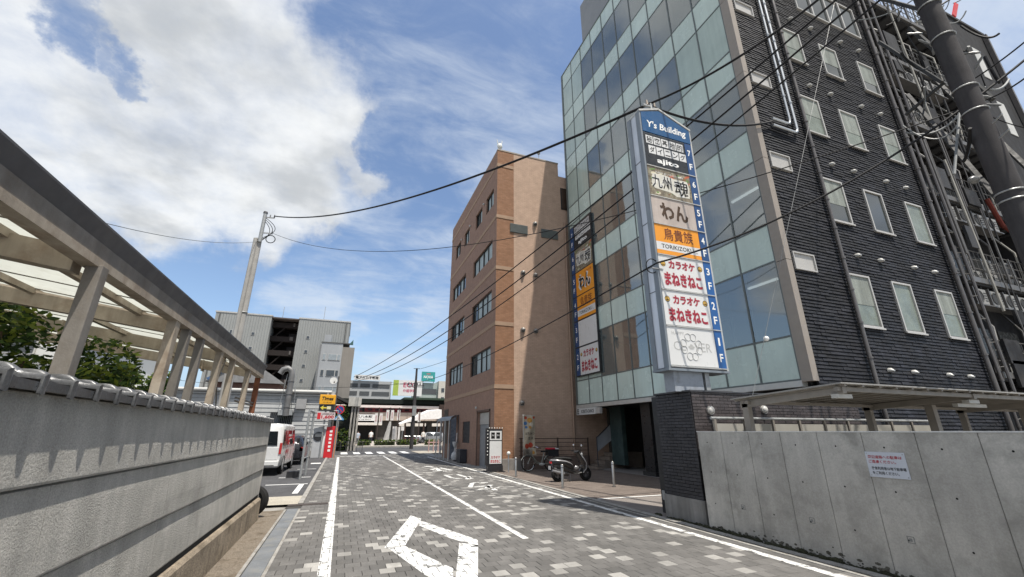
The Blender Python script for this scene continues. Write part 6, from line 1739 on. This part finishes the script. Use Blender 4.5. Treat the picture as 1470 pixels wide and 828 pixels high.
MB().tube([(-6, 92, AT), (-6, 92, AT + 3.4)], .05, 5).build('mast', galv, ae)
MB().tube([(-13.5, 92, AT), (-13.5, 92, AT + 2.6)], .05, 5).build('mast', galv, ae)

# pale low house seen through the shelter, and hedge trees
hs = thing('pale_house', 'long pale two storey building seen between the shelter posts', 'building', (-20, 30, 0))
pw2 = M('pale_wall', (.55, .55, .53), .8, .05, .5)
box('wall', pw2, (-34, -13.5, 29, 40, 0, 7.0), hs)
MB().box(-34.2, -13.3, 28.8, 40.2, 7.0, 7.2).build('coping', M('gutter_pale', (.45, .45, .43), .5, .06), hs)
for z in (2.6, 4.9): MB().box(-34, -13.45, 28.93, 28.99, z, z + .12).build('ledge', M('ledge_grey', (.30, .30, .30), .7), hs)
for x in (-31, -27.5, -24, -20.4, -16.8):
    for z in (1.2, 5.4):
        fr = MB().box(x, x + 1.6, 28.92, 28.985, z, z + 1.1).build('window', alu, hs); MB().box(x + .07, x + 1.53, 28.9, 28.919, z + .07, z + 1.03).build('pane', wd, fr)
for k in range(14): MB().box(-26 + k * .9, -25.95 + k * .9, 28.9, 28.95, 7.2, 8.1).build('rail_post', galv, hs)
MB().box(-26, -14, 28.9, 28.94, 8.1, 8.14).build('roof_rail', galv, hs)

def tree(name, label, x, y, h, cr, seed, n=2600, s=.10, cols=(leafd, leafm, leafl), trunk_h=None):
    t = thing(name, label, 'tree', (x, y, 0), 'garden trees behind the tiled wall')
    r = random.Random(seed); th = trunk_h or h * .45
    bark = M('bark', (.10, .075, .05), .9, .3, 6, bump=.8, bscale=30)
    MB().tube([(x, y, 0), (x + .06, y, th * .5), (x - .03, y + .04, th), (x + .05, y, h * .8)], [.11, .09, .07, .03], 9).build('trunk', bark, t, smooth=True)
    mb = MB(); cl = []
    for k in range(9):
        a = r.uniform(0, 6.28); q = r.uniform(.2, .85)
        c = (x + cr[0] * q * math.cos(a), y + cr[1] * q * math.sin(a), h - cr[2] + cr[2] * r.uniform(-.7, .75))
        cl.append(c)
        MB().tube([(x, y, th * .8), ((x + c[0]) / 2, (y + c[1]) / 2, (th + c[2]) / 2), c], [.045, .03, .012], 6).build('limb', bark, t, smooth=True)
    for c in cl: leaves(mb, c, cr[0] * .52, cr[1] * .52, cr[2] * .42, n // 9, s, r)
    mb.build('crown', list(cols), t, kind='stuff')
tree('garden_tree', 'dense dark green tree at far left under the shelter roof', -4.35, 8.0, 3.25, (1.15, 1.1, .85), 1, 4600, .062)
tree('garden_tree', 'dark leafy tree touching the left edge of the picture', -5.6, 8.2, 3.45, (1.1, 1.1, 1.05), 5, 4200, .07)
tree('garden_tree', 'bright green feathery tree right of the first shelter post', -4.15, 9.5, 3.0, (.55, .5, .5), 2, 1500, .042, (leafm, leafl, leafl))
tree('garden_tree', 'small round light green shrub just above the wall tiles', -4.15, 10.0, 2.62, (.42, .4, .34), 3, 1700, .04, (leafm, leafl, leafl), .9)
tree('garden_tree', 'small dark tree seen between the paired shelter posts', -6.0, 17.0, 3.6, (.8, .8, .7), 4, 1400, .08)
bh = thing('brown_roof_house', 'small house with grey shingle gable behind the end of the shelter', 'house', (-9.5, 52, 0))
box('wall', M('house_red_brown', (.16, .09, .07), .8), (-12.5, -6.5, 50, 56, 0, 6.3), bh)
MB().prism([(-13, 49.6, 6.3), (-9.5, 49.6, 8.6), (-6, 49.6, 6.3)], (0, 7, 0)).build('gable_roof', M('shingle_grey', (.22, .22, .22), .8, .15), bh)
MB().prism([(-12.9, 49.5, 6.6), (-9.6, 49.5, 8.75), (-9.4, 49.5, 8.75), (-12.7, 49.5, 6.4)], (0, 7.2, 0)).build('roof_flashing', M('flash_blue', (.05, .10, .20), .5), bh)

# ================================================================== station, viaduct and buildings beyond
vd = thing('station_viaduct', 'elevated railway station with dark platform roof and cream station front', 'station', (8, 82, 0))
cream = M('station_cream', (.40, .33, .28), .8, .06, .5)
dkroof = M('platform_roof', (.012, .016, .014), .8, .15)
grn = M('green_roof', (.035, .055, .04), .7, .1)
box('platform_deck', cream, (-8, 60, 80, 96, 3.5, 4.86), vd)
for k in range(22): MB().box(-8 + k * 3.1, -7.9 + k * 3.1, 79.9, 79.99, 3.5, 4.8).build('deck_rib', M('deck_rib', (.30, .24, .21), .8), vd)
MB().box(-8, 16.2, 79.5, 79.89, 5.62, 6.02).build('platform_edge_roof', M('roof_edge_white', (.62, .55, .52), .6), vd)
box('platform_roof', dkroof, (-8, 60, 80, 97, 6.35, 7.1), vd)
MB().box(9.8, 60, 79.0, 98, 7.11, 7.45).build('green_roof', grn, vd)
for x in [-6 + 4.5 * k for k in range(14)]: MB().box(x, x + .3, 80.5, 80.8, 4.87, 6.34).build('platform_post', dkroof, vd)
for x in (16.2, 19.5, 24): MB().box(x, x + 1.1, 79.2, 80.3, 0.13, 6.34).build('viaduct_pier', M('pier_dark', (.05, .035, .03), .8), vd)
box('ground_hall', M('hall_dark', (.07, .065, .06), .8, .3, 1), (-8, 60, 81, 90, .13, 3.49), vd)
for x, w_ in ((1.5, 4), (10.4, 1.6), (13, 1.5), (16, 1.6)): MB().box(x, x + w_, 80.9, 80.99, .2, 2.7).build('hall_opening', M('opening_dark', (.015, .015, .015), .7), vd)
MB().box(-6, 6.3, 78.0, 80.9, 2.7, 3.12).build('entrance_canopy', M('canopy_white', (.62, .58, .53), .6), vd)
for x in (9.3, 12.0, 15.0, 17.6): MB().box(x, x + 1.9, 79.0, 79.3, 2.55, 3.05).build('shop_fascia', M('canopy_white', (.62, .58, .53), .6), vd)
sgn = thing('station_sign', 'white station name board over the entrance', 'sign', (3, 79.4, 4))
MB().box(.9, 5.1, 79.2, 79.45, 3.42, 4.44).build('board', s_white, sgn)
text('大和八木駅', letter_black, sgn, (3.05, 79.19, 4.06), (1, 0, 0), ZUP, 3.3, .50, thick=.02)
text('Yamato-Yagi Station', letter_black, sgn, (3.05, 79.19, 3.63), (1, 0, 0), ZUP, 2.9, .20, thick=.015)
trn = thing('commuter_train', 'dark red and white commuter train standing at the elevated platform', 'train', (8, 81.5, 5.4))
box('body_red', M('train_red', (.20, .015, .02), .4, .1), (-7, 24, 80.9, 83.6, 4.9, 5.60), trn)
box('body_white', M('train_white', (.52, .47, .45), .4), (-7, 24, 80.92, 83.6, 5.601, 6.1), trn)
for k in range(24): MB().box(-6.4 + k * 1.28, -5.6 + k * 1.28, 80.86, 80.899, 5.15, 5.5).build('train_window', M('train_glass', (.05, .03, .035), .15), trn)
# white tensile canopy in the plaza
wc = thing('bus_canopy', 'white sloping plaza canopy in front of the station', 'canopy', (12, 72, 0))
pA, pB, pC, pD = aty(580, 606, 72), aty(621, 588, 72), aty(632, 588, 72), aty(632, 603, 72)
MB().prism([tuple(aty(574, 609, 72)), tuple(aty(618, 589, 72)), tuple(aty(634, 588, 72)), tuple(aty(634, 601, 72)), tuple(aty(606, 602, 72)), tuple(aty(586, 606, 72))], (0, 3, .2)).build('canopy_roof', M('canopy_bright', (.72, .70, .68), .6), wc)
for x in (9.5, 12.5, 15.4): MB().tube([(x, 73, .13), (x, 73, 3.0)], .14, 8).build('canopy_post', M('post_brown', (.08, .05, .04), .7), wc)
# billboard buildings
bb = thing('rooftop_building', 'grey car park building behind the platforms', 'building', (5, 120, 0))
gpl = M('pale_grey_far', (.36, .37, .375), .8, .05, .3)
box('body', gpl, (-2, 11, 118, 134, 0, 14.2), bb)
for k in range(3):
    z = 8.6 + k * 1.95
    for x0, x1 in ((-1.6, 2.6), (3.2, 5.6), (6.2, 10.6)): MB().box(x0, x1, 117.9, 117.99, z, z + .95).build('window_band', M('band_dark', (.07, .075, .08), .5), bb)
b2 = thing('rooftop_building', 'pale building under the teal school sign behind the platforms', 'building', (24, 122, 0))
box('body', M('pale_green_far', (.33, .38, .36), .8), (18.6, 23.6, 119, 134, 0, 14.4), b2)
box('wing', M('cream_far', (.50, .48, .43), .8), (23.61, 40, 118, 134, 0, 14.9), b2)
for z in (9.0, 11.4): MB().box(18.9, 23.2, 118.9, 118.99, z, z + 1.4).build('window_band', M('band_dark', (.07, .075, .08), .5), b2)
for z in (9.6, 12.0):
    for x in (24.4, 26.2): MB().box(x, x + .8, 117.9, 117.99, z, z + 1.0).build('window', wd, b2)
e1 = thing('billboard', 'white billboard with crimson lettering and a lime green side stripe', 'billboard', (15, 119, 11))
MB().box(11.4, 18.9, 116.8, 117.4, 10.6, 14.6).build('board', s_white, e1)
MB().box(11.35, 12.7, 116.7, 116.79, 10.6, 14.6).build('green_stripe', M('lime_green', (.32, .42, .07), .5), e1)
crim = M('crimson_ink', (.40, .01, .07), .5)
text('ECC', crim, e1, (15.6, 116.79, 13.4), (1, 0, 0), ZUP, 3.3, 1.3, thick=.02)
text('外語学院', crim, e1, (15.6, 116.79, 11.9), (1, 0, 0), ZUP, 3.3, .85, thick=.02)
e2 = thing('billboard', 'teal billboard with white capitals on the roof right of the slim pole', 'billboard', (20.6, 119, 15))
MB().box(18.85, 22.5, 118.2, 118.6, 14.7, 17.3).build('board', M('teal', (.03, .28, .27), .5), e2)
text('NOVA', letter_white, e2, (20.7, 118.19, 15.9), (1, 0, 0), ZUP, 2.6, .75, thick=.03)
text('駅前留学', M('coral_ink', (.65, .12, .12), .5), e2, (20.7, 118.19, 16.75), (1, 0, 0), ZUP, 1.1, .35, thick=.02)
text('ノバ', letter_white, e2, (20.7, 118.19, 15.1), (1, 0, 0), ZUP, 1.2, .28, thick=.01)
for x in (19.2, 22.1): MB().box(x, x + .15, 118.3, 118.5, 14.4, 14.69).build('support', dark_metal, e2)
e3 = thing('billboard', 'small white rooftop board with black Japanese lettering on the grey car park building', 'billboard', (4.6, 118, 14.8))
MB().box(1.5, 7.9, 117.2, 117.5, 14.3, 15.6).build('board', s_white, e3)
text('■アスカ不動産', letter_black, e3, (4.7, 117.19, 14.95), (1, 0, 0), ZUP, 5.6, .75, thick=.02)
# far utility pole with cross arms
fp = thing('utility_pole', 'dark slim utility pole with cross arms in front of the station', 'utility pole', (6.8, 46.3, 0))
for z0, z1, r0 in ((.0, 6.6, .19), (6.6, 8.1, .12)): MB().tube([(6.8, 46.3, z0), (6.8, 46.3, z1)], [r0, r0 * .85], 10).build('pole_shaft', pole_c, fp, smooth=True)
for z in (6.3, 6.15): MB().bar((6.0, 46.2, z), (7.7, 46.2, z), .07, .07).build('cross_arm', dark_metal, fp)
MB().bar((6.45, 46.2, 8.05), (7.15, 46.2, 8.05), .05, .05).build('cross_arm', dark_metal, fp)
for k in range(6): MB().cyl((6.05 + k * .3, 46.2, 6.34), (6.05 + k * .3, 46.2, 6.58), .07, .04, 6).build('insulator', dark_metal, fp)
MB().box(6.62, 7.0, 45.95, 46.15, 3.2, 4.2).build('pole_box', galv, fp)
owire('thin far cable from the dark slim pole toward upper right', (7.2, 46.2, 8.05), (20, 30, 13.5), .6, .02)
owire('thin far cable from the dark slim pole toward the left', (6.1, 46.2, 6.5), (-20, 60, 7.5), .8, .02)
# hedge, banners on lamp posts, people
hg = thing('clipped_hedge', 'low clipped green hedge along the far kerb in front of the station', 'hedge', (6, 54.5, 0))
mb = MB(); hr = random.Random(6)
for (x0, x1) in ((1.9, 3.3), (3.7, 6.1), (6.3, 8.6), (9.6, 11.4)):
    for k in range(int((x1 - x0) * 220)):
        p = Vector((hr.uniform(x0, x1), hr.uniform(54.2, 55.0), .13 + hr.uniform(.02, .62))); a = Vector((hr.gauss(0, 1), hr.gauss(0, 1), hr.gauss(0, 1))).normalized() * .11; b = a.cross(Vector((hr.gauss(0, 1), 0, 1))).normalized() * .07
        mb.cur = hr.randrange(3); mb.add([p - a, p + b, p + a, p - b], [(0, 1, 2, 3)])
mb.build('foliage', [leafd, leafm, leafl], hg, kind='stuff')
for (x0, x1) in ((1.9, 3.3), (3.7, 6.1), (6.3, 8.6), (9.6, 11.4)): MB().box(x0 + .1, x1 - .1, 54.3, 54.9, .13, .5).build('inner_twigs', M('twig_dark', (.03, .035, .02), .95), hg)
bl = [(543, 'leftmost'), (561, 'second'), (573, 'third'), (606, 'rightmost')]
lpm = M('lamp_post_brown', (.06, .045, .04), .6)
for i, (px, nm) in enumerate(((544, 'leftmost of the four'), (560, 'second of the four from the left'), (573, 'third of the four from the left'), (602.5, 'rightmost of the four'))):
    Y = 57 + i * .6; c = aty(px, 592 if i < 3 else 595, Y)
    t = thing('banner_post', 'brown post with hanging white banners before the station, ' + nm, 'lamp post', (c.x, Y, .13), 'banner posts in the station square')
    MB().tube([(c.x, Y, .13), (c.x, Y, c.z + .6)], .07, 8).build('post', lpm, t)
    for sx_ in ((-.45, .12) if i < 2 else (-.22,)):
        z1 = c.z + (0.3 if i != 0 else -.1)
        MB().box(c.x + sx_, c.x + sx_ + .36, Y - .04, Y - .02, z1 - 1.25, z1).build('banner', M('banner_white', (.62, .60, .58), .7), t)
        MB().box(c.x + sx_ + .1, c.x + sx_ + .24, Y - .046, Y - .041, z1 - 1.0, z1 - .25).build('banner_print', M('banner_print', (.45, .30, .30), .7), t)
stt = thing('wrapped_statue', 'pale wrapped statue on the station square behind the hedge', 'statue', (5.1, 57, .13))
mb = MB(); sr = random.Random(3); rings = []
cst = aty(554, 622, 57)
for i in range(9):
    z = .13 + i * .34; r_ = .42 - .035 * i
    rings.append([(cst.x + .05 * i + r_ * math.cos(k * .785) * sr.uniform(.8, 1.1), 57 + r_ * math.sin(k * .785), z) for k in range(8)])
mb.loft(rings); mb.build('drapery', M('drape_grey', (.40, .39, .37), .9, .2, 3), stt, smooth=True)
def person(x, y, h, top, bot, skin_c, hair_c, label, rz=0):
    """one continuous body grown from joints with a skin modifier; shirt, trousers, hair over it"""
    t = thing('person', label, 'person', (x, y, .13))
    k = h / 1.7
    J = [(0, 0, .92), (0, 0, 1.15), (0, 0, 1.38), (0, 0, 1.46), (0, -.01, 1.56), (0, -.01, 1.66),
         (.17, 0, 1.38), (.21, .02, 1.12), (.23, -.04, .90), (.235, -.05, .82), (-.17, 0, 1.38), (-.21, .02, 1.12), (-.22, -.06, .90), (-.225, -.07, .82),
         (.09, 0, .86), (.10, -.03, .48), (.10, .02, .09), (.10, -.11, .03), (-.09, 0, .86), (-.10, .04, .48), (-.10, .10, .10), (-.10, -.02, .03)]
    Ed = [(0, 1), (1, 2), (2, 3), (3, 4), (4, 5), (2, 6), (6, 7), (7, 8), (8, 9), (2, 10), (10, 11), (11, 12), (12, 13), (0, 14), (14, 15), (15, 16), (16, 17), (0, 18), (18, 19), (19, 20), (20, 21)]
    rad = [.14, .13, .15, .055, .085, .06, .06, .045, .032, .03, .06, .045, .032, .03, .085, .06, .04, .035, .085, .06, .04, .035]
    me = bpy.data.meshes.new('body'); me.from_pydata([(a * k, b * k, c * k) for a, b, c in J], Ed, [])
    o = bpy.data.objects.new('body', me); COL.objects.link(o); o.parent = t
    sm = o.modifiers.new('skin', 'SKIN'); sv = me.skin_vertices[0].data
    for i, r_ in enumerate(rad): sv[i].radius = (r_ * k, r_ * k * (.7 if i in (0, 1, 2) else 1)); sv[i].use_root = (i == 0)
    su = o.modifiers.new('sub', 'SUBSURF'); su.levels = 1; su.render_levels = 1
    me.materials.append(skin_c)
    def P(a, b, c): return (x + a * k, y + b * k, .13 + c * k)
    def tubep(pts, rs, m, nm): MB().tube([P(*p) for p in pts], [r_ * k for r_ in rs], 12).build(nm, m, t, smooth=True)
    mb = MB(); n = 14
    mb.loft([[P(rx * math.cos(2 * math.pi * i / n), ry * math.sin(2 * math.pi * i / n), z) for i in range(n)] for z, rx, ry in ((.84, .19, .13), (1.0, .175, .125), (1.2, .185, .13), (1.36, .20, .125), (1.44, .13, .09), (1.47, .07, .07))])
    for s_ in (-1, 1): mb.tube([P(s_ * .15, 0, 1.40), P(s_ * .20, .01, 1.24), P(s_ * .215, .02, 1.12)], [.075 * k, .068 * k, .062 * k], 10)
    mb.build('shirt', top, t, smooth=True)
    mb = MB(); mb.tube([P(.09, 0, .90), P(.10, -.03, .48), P(.10, .02, .12)], [.115 * k, .085 * k, .065 * k], 10); mb.tube([P(-.09, 0, .90), P(-.10, .04, .48), P(-.10, .10, .13)], [.115 * k, .085 * k, .065 * k], 10)
    mb.build('trousers', bot, t, smooth=True)
    MB().ball(P(0, .015, 1.635), .108 * k, 12, 8, (.9, 1, .95)).build('hair', hair_c, t, smooth=True)
    t.rotation_euler = (0, 0, 0)
    return t
skin_m = M('skin', (.45, .28, .20), .6); hair_mm = M('hair_black', (.015, .012, .01), .6)
pp = aty(532, 630, 60)
person(pp.x, 60, 1.7, M('shirt_white', (.68, .68, .67), .8), M('trousers_dark', (.04, .04, .05), .8), skin_m, hair_mm, 'person in a white shirt walking behind the hedge')
pp = aty(513, 632, 56.5)
person(pp.x, 56.5, 1.6, M('shirt_blue_grey', (.40, .44, .50), .8), M('trousers_grey', (.18, .18, .18), .8), skin_m, hair_mm, 'person in a pale top near the left pillars of the station')
pp = aty(607, 632, 59)
person(pp.x, 59, 1.7, M('shirt_cream', (.60, .58, .54), .8), M('trousers_dark', (.04, .04, .05), .8), skin_m, hair_mm, 'person in a cream shirt among parked bicycles at the station')
# row of small plaza clutter: parked bicycles and vending panels
for k, (px, lb) in enumerate(((582, 'leftmost'), (588, 'second from the left'), (594, 'third from the left'), (600, 'fourth from the left'))):
    c = aty(px, 632, 58.5)
    b_ = thing('parked_bicycle', 'dark bicycle parked in the station square behind the hedge, ' + lb, 'bicycle', (c.x, 58.5, .13), 'bicycles in the station square')
    for dx in (-.5, .5): MB().ring((c.x + dx * .3, 58.5 + dx, .46), (1, .3, 0), .3, .03, 18, 5).build('wheel', rubber, b_)
    MB().tube([(c.x - .15, 58, .46), (c.x, 58.4, .85), (c.x + .15, 59, .46)], .03, 5).build('frame', M('bike_dark_red', (.15, .03, .03), .5), b_)
    MB().tube([(c.x - .2, 58.1, 1.1), (c.x + .2, 58.1, 1.1)], .03, 5).build('handlebar', steel, b_)
    MB().box(c.x - .06, c.x + .06, 58.6, 58.85, .95, 1.02).build('saddle', rubber, b_)
for k, (px, y0, y1) in enumerate(((566, 612, 632), (571, 613, 634), (578, 612, 618))):
    a = aty(px - 2, y0, 59); b = aty(px + 2, y1, 59)
    v = thing('white_panel_stand', 'white upright panel in the station square, ' + ['leftmost', 'middle', 'rightmost'][k] + ' of three', 'panel', (a.x, 59, .13), 'white panels in the station square')
    MB().box(a.x, b.x, 59, 59.08, max(.5, b.z), a.z).build('panel', M('banner_white', (.62, .60, .58), .7), v)
    MB().box((a.x + b.x) / 2 - .04, (a.x + b.x) / 2 + .04, 59.02, 59.06, .13, max(.5, b.z)).build('leg', steel, v)
pkc = thing('parked_car', 'pale car at the station square beyond the hedge', 'car', (0, 0, 0)); COL.objects.unlink(pkc); bpy.data.objects.remove(pkc)
c3 = clone(c2_, (aty(608, 640, 60).x + 1.2, 62, .13), R(90), 'silver car crossing the station square behind the hedge')
pst = thing('pink_bollards', 'group of pinkish guard posts at the far right street corner', 'guard posts', (8.3, 38.5, 0))
for k in range(4):
    MB().cyl((7.3 + k * .35, 39.4 - k * .3, 0), (7.3 + k * .35, 39.4 - k * .3, 1.0), .05, None, 8).build('post', M('post_pink', (.45, .30, .28), .6), pst)
MB().tube([(7.75, 36.5, 0), (7.75, 36.5, 2.7)], .035, 8).build('thin_post', dark_metal, pst)
MB().box(7.2, 8.4, 39.6, 39.66, .7, .8).build('rail', M('post_pink', (.45, .30, .28), .6), pst)
